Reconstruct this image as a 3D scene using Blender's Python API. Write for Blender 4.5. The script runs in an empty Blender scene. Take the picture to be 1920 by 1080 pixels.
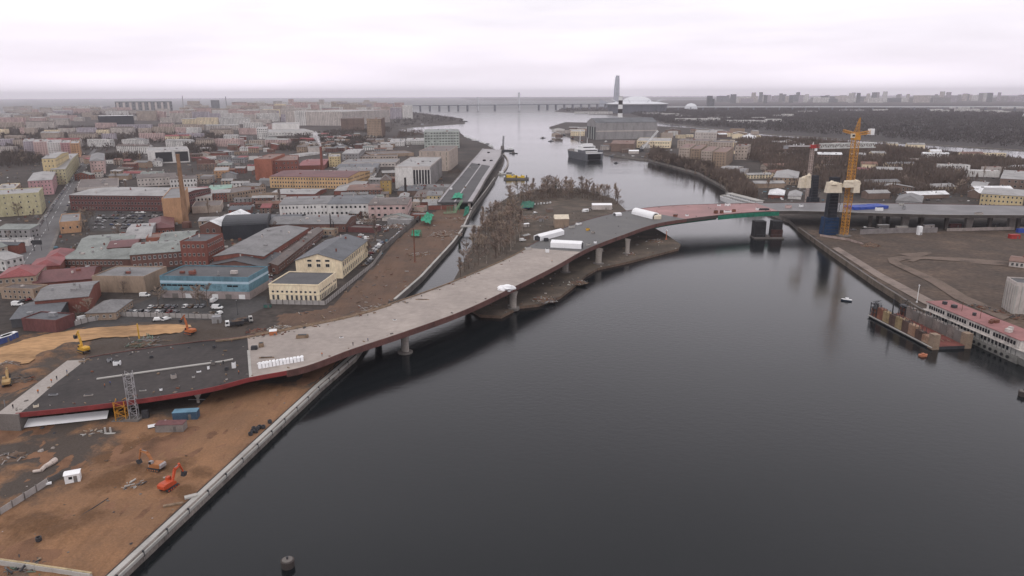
import bpy, math, random
from mathutils import Vector, Matrix, noise
random.seed(7)
sc = bpy.context.scene
COL = sc.collection
# ------------------------------------------------------------------ camera
H, F, HC = 110.0, 1321.0, 178.0
ROLL = math.atan(8 / 1920.0)
PIT = math.atan((540 - HC) / F)
cp, sp, cr, sr = math.cos(PIT), math.sin(PIT), math.cos(ROLL), math.sin(ROLL)
def ray(x, y):
    u = (x - 960) / F; v = (540 - y) / F
    ul = u * cr + v * sr; vl = -u * sr + v * cr
    return (ul, cp + vl * sp, -sp + vl * cp)
def gp(x, y, z=3.0):
    d = ray(x, y); t = (z - H) / d[2]
    return Vector((d[0] * t, d[1] * t, z))
def pxy(p):
    Zr = p[2] - H; Y = p[1]
    w = Y * cp - Zr * sp
    v = (Y * sp + Zr * cp) / w; u = p[0] / w
    return (960 + (u * cr - v * sr) * F, 540 - (u * sr + v * cr) * F)
def mpp(p):
    """metres per photo pixel at a point"""
    return (p[1] * cp - (p[2] - H) * sp) / F
def top_z(x, yb, yt, z=3.0):
    """height of a vertical line standing on pixel (x,yb) and ending at pixel row yt"""
    g = gp(x, yb, z); d = ray(x, yt)
    return H + d[2] / d[1] * g.y
cam = bpy.data.cameras.new('camera'); co = bpy.data.objects.new('camera', cam); COL.objects.link(co)
cam.sensor_width = 36; cam.lens = F / 1920 * 36; cam.clip_start = 1; cam.clip_end = 120000
fw = Vector(ray(960, 540)).normalized()
rt = (Vector(ray(961, 540)) - Vector(ray(959, 540))).normalized(); up = rt.cross(fw)
co.matrix_world = Matrix(((rt.x, up.x, -fw.x, 0), (rt.y, up.y, -fw.y, 0), (rt.z, up.z, -fw.z, H), (0, 0, 0, 1)))
sc.camera = co
# ------------------------------------------------------------------ world, sun, exposure
SUN_EL, SUN_AZ = 48, 200      # high thin sun behind the cloud, south-south-west of the camera
w = bpy.data.worlds.new('World'); sc.world = w; w.use_nodes = True
nt = w.node_tree; nt.nodes.clear()
def nd(t, typ, **k):
    n = t.nodes.new(typ)
    for a, b in k.items(): setattr(n, a, b)
    return n
out = nd(nt, 'ShaderNodeOutputWorld')
sky = nd(nt, 'ShaderNodeTexSky'); sky.sky_type = 'NISHITA'; sky.sun_disc = False
sky.sun_elevation = math.radians(SUN_EL); sky.sun_rotation = math.radians(SUN_AZ)
b1 = nd(nt, 'ShaderNodeBackground'); b1.inputs[1].default_value = 0.1
nt.links.new(sky.outputs[0], b1.inputs[0])
tc = nd(nt, 'ShaderNodeTexCoord'); sx = nd(nt, 'ShaderNodeSeparateXYZ'); nt.links.new(tc.outputs['Generated'], sx.inputs[0])
rp = nd(nt, 'ShaderNodeValToRGB'); nt.links.new(sx.outputs[2], rp.inputs[0])
e = rp.color_ramp.elements
e[0].position = 0.0; e[0].color = (2.0, 1.86, 2.06, 1)
e[1].position = 1.0; e[1].color = (1.45, 1.42, 1.45, 1)
for p_, c_ in ((.035, (1.63, 1.50, 1.67)), (.08, (1.64, 1.53, 1.66)), (.14, (1.74, 1.65, 1.74))):
    q = e.new(p_); q.color = (*c_, 1)
mp = nd(nt, 'ShaderNodeMapping'); mp.inputs['Scale'].default_value = (1.6, 1.6, 13); nt.links.new(tc.outputs['Generated'], mp.inputs[0])
nz = nd(nt, 'ShaderNodeTexNoise'); nz.inputs['Scale'].default_value = 1.7; nz.inputs['Detail'].default_value = 6; nz.inputs['Roughness'].default_value = .55
nt.links.new(mp.outputs[0], nz.inputs[0])
mr = nd(nt, 'ShaderNodeMapRange'); mr.inputs[1].default_value = .3; mr.inputs[2].default_value = .7; mr.inputs[3].default_value = .85; mr.inputs[4].default_value = 1.10
nt.links.new(nz.outputs[0], mr.inputs[0])
b2 = nd(nt, 'ShaderNodeBackground'); nt.links.new(rp.outputs[0], b2.inputs[0]); nt.links.new(mr.outputs[0], b2.inputs[1])
mx = nd(nt, 'ShaderNodeMixShader'); mx.inputs[0].default_value = .88    # cloud cover over the clear sky
nt.links.new(b1.outputs[0], mx.inputs[1]); nt.links.new(b2.outputs[0], mx.inputs[2]); nt.links.new(mx.outputs[0], out.inputs[0])
sl = bpy.data.lights.new('sun', 'SUN'); sl.energy = 0.9; sl.angle = math.radians(18); sl.color = (1, .96, .9)
so = bpy.data.objects.new('sun', sl); COL.objects.link(so)
so.rotation_euler = (math.radians(90 - SUN_EL), 0, math.radians(-(SUN_AZ - 180)))
so.location = (0, -50, 300)
vs = sc.view_settings; vs.view_transform = 'Standard'; vs.look = 'None'; vs.exposure = -0.45; vs.gamma = 1; vs.use_curve_mapping = False
sc.cycles.max_bounces = 5; sc.cycles.diffuse_bounces = 2; sc.cycles.glossy_bounces = 2; sc.cycles.transmission_bounces = 2
sc.cycles.volume_bounces = 2; sc.cycles.transparent_max_bounces = 12
sc.cycles.caustics_reflective = False; sc.cycles.caustics_refractive = False
# ------------------------------------------------------------------ materials
MC = {}
def mat(name, c, rough=.85, var=.22, scale=.25, metal=0., bump=0., fine=3.0, stretch=None, c2=None, spec=.3, t=.5):
    """painted / mineral surface: base colour broken by large stains and fine grain (world space)"""
    if name in MC: return MC[name]
    m = bpy.data.materials.new(name); m.use_nodes = True; MC[name] = m
    t_ = m.node_tree; b = t_.nodes['Principled BSDF']
    b.inputs['Roughness'].default_value = rough; b.inputs['Metallic'].default_value = metal
    b.inputs['Specular IOR Level'].default_value = spec
    g = nd(t_, 'ShaderNodeNewGeometry')
    src = g.outputs['Position']
    if stretch:
        mp = nd(t_, 'ShaderNodeMapping'); mp.inputs['Scale'].default_value = stretch; t_.links.new(src, mp.inputs[0]); src = mp.outputs[0]
    n1 = nd(t_, 'ShaderNodeTexNoise'); n1.inputs['Scale'].default_value = scale; n1.inputs['Detail'].default_value = 7; n1.inputs['Roughness'].default_value = .65
    n2 = nd(t_, 'ShaderNodeTexNoise'); n2.inputs['Scale'].default_value = fine; n2.inputs['Detail'].default_value = 3
    t_.links.new(src, n1.inputs[0]); t_.links.new(src, n2.inputs[0])
    cr_ = nd(t_, 'ShaderNodeValToRGB'); el = cr_.color_ramp.elements
    d = c2 if c2 else tuple(x * (1 - 1.6 * var) for x in c)
    l = tuple(min(.85, x * (1 + .7 * var)) for x in c)
    el[0].position = t - .2; el[0].color = (*d, 1); el[1].position = t + .2; el[1].color = (*l, 1)
    k = el.new(t); k.color = (*(c if not c2 else tuple((a + b_) / 2 for a, b_ in zip(c, c2))), 1)
    t_.links.new(n1.outputs[0], cr_.inputs[0])
    m2 = nd(t_, 'ShaderNodeMix', data_type='RGBA', blend_type='MULTIPLY'); m2.inputs[0].default_value = 1
    mr = nd(t_, 'ShaderNodeMapRange'); mr.inputs[1].default_value = .25; mr.inputs[2].default_value = .75; mr.inputs[3].default_value = 1 - var; mr.inputs[4].default_value = 1 + var * .6
    t_.links.new(n2.outputs[0], mr.inputs[0]); t_.links.new(cr_.outputs[0], m2.inputs[6]); t_.links.new(mr.outputs[0], m2.inputs[7])
    t_.links.new(m2.outputs[2], b.inputs['Base Color'])
    if bump:
        bp = nd(t_, 'ShaderNodeBump'); bp.inputs['Strength'].default_value = bump; bp.inputs['Distance'].default_value = .4
        t_.links.new(n2.outputs[0], bp.inputs['Height']); t_.links.new(bp.outputs[0], b.inputs['Normal'])
    return m
def wall(key, c): return mat('wall ' + key, c, .9, .2, .09, stretch=(1, 1, .35), fine=1.1)
def roofm(key, c, rough=.55): return mat('roof ' + key, c, rough, .28, .07, fine=.9, bump=.1)
W = {k: wall(k, c) for k, c in dict(
    brick=(.20, .075, .058), oldbrick=(.16, .085, .07), orangebrick=(.31, .12, .08), red=(.13, .055, .052), orange=(.44, .26, .15), cream=(.80, .67, .48), apricot=(.56, .37, .20),
    yellow=(.56, .45, .26), olive=(.45, .41, .26), pink=(.47, .28, .29), white=(.64, .62, .60), pale=(.50, .45, .42), beige=(.42, .35, .30),
    grey=(.28, .27, .27), dark=(.07, .07, .075), brown=(.19, .135, .11), tan=(.32, .24, .18), blue=(.115, .215, .265), slate=(.15, .16, .17),
    palegreen=(.40, .43, .40), rose=(.52, .38, .36), ochre=(.38, .26, .10), lilac=(.42, .38, .42), charcoal=(.035, .038, .045)).items()}
R = {k: roofm(k, c) for k, c in dict(
    grey=(.17, .165, .165), light=(.30, .29, .285), dark=(.06, .06, .064), black=(.03, .032, .038), brown=(.11, .085, .075), red=(.22, .055, .055), maroon=(.13, .05, .05),
    green=(.20, .215, .20), white=(.72, .72, .73), slate=(.10, .105, .115), rust=(.17, .09, .065), mint=(.20, .32, .26), pink=(.38, .18, .18)).items()}
def glass_m():
    m = bpy.data.materials.new('window glass'); m.use_nodes = True; b = m.node_tree.nodes['Principled BSDF']
    b.inputs['Base Color'].default_value = (.018, .02, .024, 1); b.inputs['Roughness'].default_value = .12; b.inputs['Specular IOR Level'].default_value = .35
    return m
GLASS = glass_m()
FRAME = mat('window frame', (.55, .53, .5), .6, .1)
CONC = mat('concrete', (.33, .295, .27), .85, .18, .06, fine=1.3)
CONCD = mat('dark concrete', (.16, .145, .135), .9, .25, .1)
CONCL = mat('light concrete', (.40, .385, .36), .85, .16, .1)
STEEL = mat('grey steel', (.30, .30, .31), .5, .2, .5, metal=.3)
DSTEEL = mat('dark steel', (.045, .045, .05), .6, .25, .5)
RUST = mat('rusty steel', (.22, .085, .05), .8, .4, .25, c2=(.09, .045, .035))
WHITE = mat('white plastic sheet', (.84, .84, .85), .6, .04, .3)
WHITEP = mat('white paint', (.74, .74, .74), .45, .08, .5)
BLACK = mat('black rubber', (.02, .02, .02), .85, .2)
YEL = mat('yellow machine paint', (.58, .33, .045), .5, .2, .6)
CRY = mat('crane yellow paint', (.50, .235, .035), .5, .2, .6)
ORG = mat('orange machine paint', (.46, .075, .028), .45, .18, .6)
REDP = mat('red paint', (.34, .035, .03), .5, .2, .5)
GREENT = mat('green netting', (.022, .17, .11), .8, .25, .4)
BLUET = mat('blue tarpaulin', (.03, .07, .34), .6, .2, .3)
BLUEN = mat('dark blue netting', (.012, .04, .10), .8, .35, .2)
CREAMT = mat('cream tarpaulin', (.66, .58, .46), .7, .12, .5)
WOOD = mat('weathered timber', (.24, .17, .115), .9, .3, .4)
BARK = mat('bare bark', (.13, .10, .082), .95, .3, .5)
TWIG = [mat('bare twigs a', (.30, .225, .18), .95, .25, .05), mat('bare twigs b', (.24, .185, .155), .95, .25, .05), mat('bare twigs c', (.33, .26, .205), .95, .25, .05)]
PINE = mat('dark evergreen', (.030, .040, .030), .95, .3, .1)
FOREST = mat('far woodland', (.050, .043, .042), .95, .25, .01)
# ------------------------------------------------------------------ mesh builder
def V(x, y, z=0.): return Vector((x, y, z))
class MB:
    def __init__(s, default=None): s.v = []; s.f = []; s.mi = []; s.mats = []; s.d = default
    def _m(s, m):
        m = m or s.d
        if m not in s.mats: s.mats.append(m)
        return s.mats.index(m)
    def face(s, pts, m=None):
        i = len(s.v); s.v += [tuple(p) for p in pts]; s.f.append(tuple(range(i, i + len(pts)))); s.mi.append(s._m(m))
    def hexa(s, b, t, m=None, mt=None):
        """b,t: 4 bottom and 4 top points, ccw from above"""
        i = len(s.v); s.v += [tuple(p) for p in b] + [tuple(p) for p in t]; k = s._m(m); kt = s._m(mt or m)
        for a, c in ((0, 1), (1, 2), (2, 3), (3, 0)): s.f.append((i + a, i + c, i + c + 4, i + a + 4)); s.mi.append(k)
        s.f.append((i + 4, i + 5, i + 6, i + 7)); s.mi.append(kt); s.f.append((i + 3, i + 2, i + 1, i)); s.mi.append(k)
    def box(s, c, d, m=None, rz=0, tx=1, ty=1, mt=None):
        """box on its base centre c, size d; top scaled by tx,ty"""
        ca, sa = math.cos(rz), math.sin(rz); x, y, z = d
        def r(px, py, pz): return (c[0] + px * ca - py * sa, c[1] + px * sa + py * ca, c[2] + pz)
        q = ((-.5, -.5), (.5, -.5), (.5, .5), (-.5, .5))
        s.hexa([r(a * x, b * y, 0) for a, b in q], [r(a * x * tx, b * y * ty, z) for a, b in q], m, mt)
    def ob(s, o, u, v, a0, a1, b0, b1, z0, z1, m=None, mt=None):
        """box in the frame (o; u, v) from a0..a1 along u, b0..b1 along v"""
        q = [o + u * a + v * b for a, b in ((a0, b0), (a1, b0), (a1, b1), (a0, b1))]
        s.hexa([(p.x, p.y, z0) for p in q], [(p.x, p.y, z1) for p in q], m, mt)
    def tube(s, p0, p1, r0, r1=None, n=6, m=None, caps=True):
        p0, p1 = Vector(p0), Vector(p1); r1 = r0 if r1 is None else r1
        d = (p1 - p0).normalized(); a = d.orthogonal().normalized(); b = d.cross(a)
        i = len(s.v); k = s._m(m)
        for j in range(n):
            t = 2 * math.pi * j / n; o = a * math.cos(t) + b * math.sin(t)
            s.v.append(tuple(p0 + o * r0)); s.v.append(tuple(p1 + o * r1))
        for j in range(n):
            q = (j + 1) % n; s.f.append((i + 2 * j, i + 2 * q, i + 2 * q + 1, i + 2 * j + 1)); s.mi.append(k)
        if caps:
            s.f.append(tuple(i + 2 * j + 1 for j in range(n))); s.mi.append(k)
            s.f.append(tuple(i + 2 * j for j in reversed(range(n)))); s.mi.append(k)
    def lathe(s, c, prof, n=12, m=None):
        i = len(s.v); k = s._m(m)
        for r, z in prof:
            for j in range(n): t = 2 * math.pi * j / n; s.v.append((c[0] + r * math.cos(t), c[1] + r * math.sin(t), c[2] + z))
        for a in range(len(prof) - 1):
            for j in range(n):
                q = (j + 1) % n; s.f.append((i + a * n + j, i + a * n + q, i + (a + 1) * n + q, i + (a + 1) * n + j)); s.mi.append(k)
        s.f.append(tuple(i + (len(prof) - 1) * n + j for j in range(n))); s.mi.append(k)
    def poly(s, pts, z0, z1, m=None, mt=None):
        """vertical prism over a 2-D outline"""
        p = [(q[0], q[1]) for q in pts]
        if sum(p[i - 1][0] * p[i][1] - p[i][0] * p[i - 1][1] for i in range(len(p))) < 0: p.reverse()
        n = len(p); i = len(s.v)
        s.v += [(x, y, z0) for x, y in p] + [(x, y, z1) for x, y in p]; k = s._m(m); kt = s._m(mt or m)
        s.f.append(tuple(range(i + n, i + 2 * n))); s.mi.append(kt)
        if z0 < z1:
            for j in range(n): q = (j + 1) % n; s.f.append((i + j, i + q, i + q + n, i + j + n)); s.mi.append(k)
    def ext(s, prof, o, u, w, l0, l1, m=None):
        """profile [(a,z)] in the plane (w, up) extruded along u from l0 to l1"""
        n = len(prof); i = len(s.v); k = s._m(m)
        for l in (l0, l1):
            for a, z in prof: p = o + u * l + w * a; s.v.append((p.x, p.y, p.z + z))
        for j in range(n): q = (j + 1) % n; s.f.append((i + j, i + q, i + n + q, i + n + j)); s.mi.append(k)
        s.f.append(tuple(range(i, i + n))[::-1]); s.mi.append(k); s.f.append(tuple(range(i + n, i + 2 * n))); s.mi.append(k)
    def blob(s, c, r, m=None, seed=0, n=10, k=7, rough=.25):
        i = len(s.v); mi = s._m(m)
        for a in range(k + 1):
            ph = math.pi * a / k
            for b in range(n):
                t = 2 * math.pi * b / n; d = Vector((math.sin(ph) * math.cos(t), math.sin(ph) * math.sin(t), math.cos(ph)))
                f = 1 + rough * noise.noise(d * 1.7 + Vector((seed * 3.1, seed, 0)))* 2
                s.v.append((c[0] + d.x * r[0] * f, c[1] + d.y * r[1] * f, c[2] + d.z * r[2] * f))
        for a in range(k):
            for b in range(n):
                q = (b + 1) % n; s.f.append((i + a * n + b, i + (a + 1) * n + b, i + (a + 1) * n + q, i + a * n + q)); s.mi.append(mi)
    def truss(s, p0, p1, wd, seg, r, m=None, ends=None):
        p0, p1 = Vector(p0), Vector(p1); d = (p1 - p0); L = d.length; d.normalize()
        a = d.orthogonal().normalized() if abs(d.z) > .9 else d.cross(Vector((0, 0, 1))).normalized(); b = d.cross(a)
        if abs(d.z) > .9: a = Vector((1, .25, 0)).normalized(); b = d.cross(a).normalized(); a = b.cross(d)
        h = wd / 2; cs = [a * h + b * h, a * -h + b * h, a * -h + b * -h, a * h + b * -h]
        for c in cs: s.tube(p0 + c, p1 + c, r, r, 4, m, False)
        for k in range(seg):
            q0 = p0 + d * (L * k / seg); q1 = p0 + d * (L * (k + 1) / seg)
            for j in range(4):
                c0, c1 = cs[j], cs[(j + 1) % 4]
                if k % 2: c0, c1 = c1, c0
                s.tube(q0 + c0, q1 + c1, r * .6, r * .6, 3, m, False)
                s.tube(q0 + cs[j], q0 + cs[(j + 1) % 4], r * .6, r * .6, 3, m, False)
    def mesh(s, name, smooth=False, off=None):
        me = bpy.data.meshes.new(name)
        vs_ = s.v if off is None else [(x - off[0], y - off[1], z - off[2]) for x, y, z in s.v]
        me.from_pydata(vs_, [], s.f)
        for m in s.mats: me.materials.append(m)
        me.polygons.foreach_set('material_index', s.mi)
        if smooth: me.polygons.foreach_set('use_smooth', [True] * len(s.f))
        me.update(); return me
    def build(s, name, parent=None, label=None, cat=None, group=None, kind=None, smooth=False, loc=None):
        """geometry given in world space; a part is stored relative to its thing"""
        off = chain(parent) if parent else (loc if loc is not None else None)
        return link(name, s.mesh(name, smooth, off), parent, label, cat, group, kind, loc)
def chain(o):
    p = Vector((0, 0, 0))
    while o: p += o.location; o = o.parent
    return p
def props(o, label=None, cat=None, group=None, kind=None):
    if label: o['label'] = label
    if cat: o['category'] = cat
    if group: o['group'] = group
    if kind: o['kind'] = kind
    return o
ALL = []      # things whose labels get checked for uniqueness at the end
def link(name, me, parent=None, label=None, cat=None, group=None, kind=None, loc=None, rz=0):
    o = bpy.data.objects.new(name, me); COL.objects.link(o)
    if parent: o.parent = parent
    if loc is not None: o.location = loc
    if rz: o.rotation_euler = (0, 0, rz)
    props(o, label, cat, group, kind)
    if cat: ALL.append(o)
    return o
def thing(name, label, cat, loc=(0, 0, 0), rz=0, group=None):
    return link(name, None, None, label, cat, group, None, Vector(loc), rz)
def dup(root, loc, rz=0, label=None, group=None, scale=None):
    r = root.copy(); COL.objects.link(r); r.location = loc; r.rotation_euler = (0, 0, rz)
    if scale: r.scale = scale if hasattr(scale, '__len__') else (scale,) * 3
    if label: r['label'] = label
    if group: r['group'] = group
    for ch in root.children:
        c = ch.copy(); COL.objects.link(c); c.parent = r
        for g in ch.children:
            d = g.copy(); COL.objects.link(d); d.parent = c
    ALL.append(r); return r
def structure(name, mb, smooth=False): return mb.build(name, kind='structure', smooth=smooth)
def frame(A, B):
    u = V(B.x - A.x, B.y - A.y, 0); L = u.length; u.normalize(); return u, V(-u.y, u.x, 0), L
# ------------------------------------------------------------------ water, land, air
def water_m():
    m = bpy.data.materials.new('river water'); m.use_nodes = True; t = m.node_tree; b = t.nodes['Principled BSDF']
    b.inputs['Base Color'].default_value = (.0085, .0105, .012, 1); b.inputs['Specular IOR Level'].default_value = .4; b.inputs['Roughness'].default_value = .11; b.inputs['IOR'].default_value = 1.33
    g = nd(t, 'ShaderNodeNewGeometry'); mp = nd(t, 'ShaderNodeMapping'); mp.inputs['Rotation'].default_value = (0, 0, .5); mp.inputs['Scale'].default_value = (.6, 1.0, 1)
    t.links.new(g.outputs['Position'], mp.inputs[0])
    n1 = nd(t, 'ShaderNodeTexNoise'); n1.inputs['Scale'].default_value = .55; n1.inputs['Detail'].default_value = 5; n1.inputs['Roughness'].default_value = .6
    n2 = nd(t, 'ShaderNodeTexNoise'); n2.inputs['Scale'].default_value = .012; n2.inputs['Detail'].default_value = 4
    t.links.new(mp.outputs[0], n1.inputs[0]); t.links.new(mp.outputs[0], n2.inputs[0])
    sy = nd(t, 'ShaderNodeSeparateXYZ'); t.links.new(g.outputs['Position'], sy.inputs[0]); ry = nd(t, 'ShaderNodeMapRange')      # open gulf is choppier than the sheltered river
    for i_, v_ in ((1, 2500), (2, 6500), (3, .11), (4, .42)): ry.inputs[i_].default_value = v_
    t.links.new(sy.outputs[1], ry.inputs[0]); t.links.new(ry.outputs[0], b.inputs['Roughness'])
    r = nd(t, 'ShaderNodeMapRange'); r.inputs[1].default_value = .35; r.inputs[2].default_value = .65; r.inputs[3].default_value = .05; r.inputs[4].default_value = .22
    t.links.new(n2.outputs[0], r.inputs[0])
    bp = nd(t, 'ShaderNodeBump'); bp.inputs['Distance'].default_value = .5
    t.links.new(r.outputs[0], bp.inputs['Strength']); t.links.new(n1.outputs[0], bp.inputs['Height']); t.links.new(bp.outputs[0], b.inputs['Normal'])
    return m
WATER = water_m()
m = MB(WATER); m.face([(-39000, -250, 0), (39000, -250, 0), (39000, 42000, 0), (-39000, 42000, 0)]); structure('water', m)
GROUND = mat('city ground', (.066, .052, .044), .95, .45, .022, fine=.28, c2=(.037, .032, .030))
YARD = mat('asphalt yard', (.062, .058, .057), .9, .25, .05, fine=.8)
ROAD = mat('road asphalt', (.125, .12, .122), .9, .15, .05, fine=1)
QUAY = mat('quay stone', (.24, .215, .195), .9, .3, .3)
MUD = mat('brown field', (.105, .073, .054), .95, .4, .03, fine=.35, c2=(.062, .048, .039))
GRASS = mat('dead grass', (.10, .078, .05), .95, .3, .05)
SANDR = mat('sand road', (.42, .25, .125), .95, .3, .07, fine=.5, stretch=(.5, 1.6, 1), bump=.4)
DIRT = mat('dug brown dirt', (.14, .095, .07), .95, .35, .06, fine=.6)
def P(*a, z=3.0): return [gp(x, y, z) for x, y in a]
L_land = [V(-110, 40), V(-93, 140), V(-75, 249), V(-67, 283)] + P((745, 560), (790, 520), (850, 455), (868, 430), (885, 395), (912, 358), (928, 335), (940, 312), (946, 297),
    (930, 281), (905, 268), (880, 262), (864, 250), (860, 243), (795, 251), (752, 246), (746, 242), (767, 237), (872, 230), (866, 222), (815, 215), (775, 210.5), (700, 206), (500, 205.5), (300, 207), (0, 213), (-700, 228)) + [V(-2600, 700), V(-700, 40)]
m = MB(QUAY); m.poly(L_land, -.8, 3.0, QUAY, GROUND); structure('ground', m)
R_land = P((2300, 790), (1800, 617), (1720, 577), (1640, 527), (1560, 472), (1497, 427), (1480, 412), (1430, 392), (1375, 377), (1360, 350), (1310, 323), (1215, 298), (1200, 297), (1135, 288), (1085, 262), (1042, 244), (1030, 238),
    (1060, 229), (1120, 230), (1300, 240), (1440, 255), (1580, 264), (1690, 274), (1800, 285), (1920, 297), (2500, 330))
m = MB(QUAY); m.poly(R_land, -.8, 3.0, QUAY, GROUND); structure('ground', m)
K_land = P((1040, 209), (1140, 214), (1220, 226), (1300, 236), (1440, 250), (1580, 259), (1690, 266), (1920, 280), (2600, 303), (3600, 300), (3600, 186), (1920, 184.5), (1400, 186), (1150, 189), (1140, 199), (1052, 203.5))
m = MB(QUAY); m.poly(K_land, -.8, 2.0, QUAY, FOREST); structure('ground', m)
S_land = P((838, 548), (870, 490), (900, 428), (912, 408), (930, 385), (955, 368), (1000, 355), (1080, 352), (1150, 372), (1178, 398), (1215, 420), (1250, 440), (1276, 458), (1272, 466), (1180, 490), (1120, 503), (1098, 516), (1077, 535), (1050, 556), (1010, 570), (975, 574), (940, 592), (900, 590), (862, 566), z=1.5)
m = MB(DIRT); m.poly(S_land, -.8, 1.5, DIRT, mat('island soil', (.115, .088, .068), .95, .4, .06, c2=(.055, .046, .037))); structure('ground', m)
far = [V(-900, 16500), V(400, 15200), V(2300, 13800), V(2600, 16000), V(9000, 20000), V(40000, 30000), V(40000, 40000), V(-3000, 40000)]
m = MB(FOREST); m.poly(far, -.8, 2.5, FOREST); structure('ground', m)
hz = bpy.data.materials.new('haze'); hz.use_nodes = True; t = hz.node_tree; t.nodes.clear()
o_ = nd(t, 'ShaderNodeOutputMaterial'); v_ = nd(t, 'ShaderNodeVolumePrincipled'); v_.inputs['Density'].default_value = 4.3e-5
v_.inputs['Color'].default_value = (.96, .93, 1.0, 1); v_.inputs['Anisotropy'].default_value = .15
t.links.new(v_.outputs[0], o_.inputs['Volume'])
m = MB(hz); m.hexa([(-40500, -300, -1.8), (40500, -300, -1.8), (40500, 43000, -1.8), (-40500, 43000, -1.8)], [(-40500, -300, 345), (40500, -300, 345), (40500, 43000, 345), (-40500, 43000, 345)]); m.build('haze', kind='stuff')

def sheet(name, pts, m, z): b = MB(m); b.poly(pts, z, z); return structure(name, b)
# near construction site: one displaced sand sheet whose dark mud weight is stored per vertex
def inside(p, poly):
    c = False
    for i in range(len(poly)):
        a, b = poly[i - 1], poly[i]
        if (a[1] > p[1]) != (b[1] > p[1]) and p[0] < (b[0] - a[0]) * (p[1] - a[1]) / (b[1] - a[1]) + a[0]: c = not c
    return c
def edist(p, poly):
    r = 1e9
    for i in range(len(poly)):
        a, b = poly[i - 1], poly[i]; dx, dy = b[0] - a[0], b[1] - a[1]; l = dx * dx + dy * dy or 1e-9
        t = max(0, min(1, ((p[0] - a[0]) * dx + (p[1] - a[1]) * dy) / l)); r = min(r, math.hypot(p[0] - a[0] - dx * t, p[1] - a[1] - dy * t))
    return r
def sand_m(name, c1, c2, mudc):
    m = bpy.data.materials.new(name); m.use_nodes = True; t = m.node_tree; b = t.nodes['Principled BSDF']; b.inputs['Roughness'].default_value = .95; b.inputs['Specular IOR Level'].default_value = .15
    g = nd(t, 'ShaderNodeNewGeometry'); a = nd(t, 'ShaderNodeAttribute', attribute_name='mud')
    def noise_(s, d, st=None):
        n = nd(t, 'ShaderNodeTexNoise'); n.inputs['Scale'].default_value = s; n.inputs['Detail'].default_value = d; n.inputs['Roughness'].default_value = .65
        src = g.outputs['Position']
        if st: mp = nd(t, 'ShaderNodeMapping'); mp.inputs['Scale'].default_value = st; mp.inputs['Rotation'].default_value = (0, 0, .45); t.links.new(src, mp.inputs[0]); src = mp.outputs[0]
        t.links.new(src, n.inputs[0]); return n.outputs[0]
    def mix(f, x, y):
        k = nd(t, 'ShaderNodeMix', data_type='RGBA'); t.links.new(f, k.inputs[0])
        for q, i in ((x, 6), (y, 7)):
            if isinstance(q, tuple): k.inputs[i].default_value = (*q, 1)
            else: t.links.new(q, k.inputs[i])
        return k.outputs[2]
    def rng(s, lo, hi, a=0., b_=1.):
        r = nd(t, 'ShaderNodeMapRange'); r.inputs[1].default_value = lo; r.inputs[2].default_value = hi; r.inputs[3].default_value = a; r.inputs[4].default_value = b_; t.links.new(s, r.inputs[0]); return r.outputs[0]
    col = mix(rng(noise_(.045, 8), .38, .62), c2, c1)
    col = mix(rng(noise_(.3, 6, (1, .10, 1)), .50, .66, 0, .5), col, tuple(x * .6 for x in c1))     # wheel ruts and wet streaks
    add = nd(t, 'ShaderNodeMath', operation='ADD'); t.links.new(a.outputs['Fac'], add.inputs[0]); t.links.new(rng(noise_(.12, 8), .3, .7, -.4, .4), add.inputs[1])
    wt = nd(t, 'ShaderNodeAttribute', attribute_name='wet'); ad2 = nd(t, 'ShaderNodeMath', operation='ADD'); t.links.new(wt.outputs['Fac'], ad2.inputs[0]); t.links.new(rng(noise_(.16, 6), .3, .7, -.28, .28), ad2.inputs[1])
    col = mix(rng(ad2.outputs[0], .3, .6, 0, .85), col, tuple(x * .45 for x in c1))
    col = mix(rng(add.outputs[0], .3, .7), col, mudc)
    k = nd(t, 'ShaderNodeMix', data_type='RGBA', blend_type='MULTIPLY'); k.inputs[0].default_value = 1; t.links.new(col, k.inputs[6]); t.links.new(rng(noise_(1.6, 5), .25, .75, .72, 1.2), k.inputs[7])
    t.links.new(k.outputs[2], b.inputs['Base Color'])
    bp = nd(t, 'ShaderNodeBump'); bp.inputs['Strength'].default_value = .5; bp.inputs['Distance'].default_value = .5; t.links.new(noise_(.9, 6), bp.inputs['Height']); t.links.new(bp.outputs[0], b.inputs['Normal'])
    return m
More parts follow.
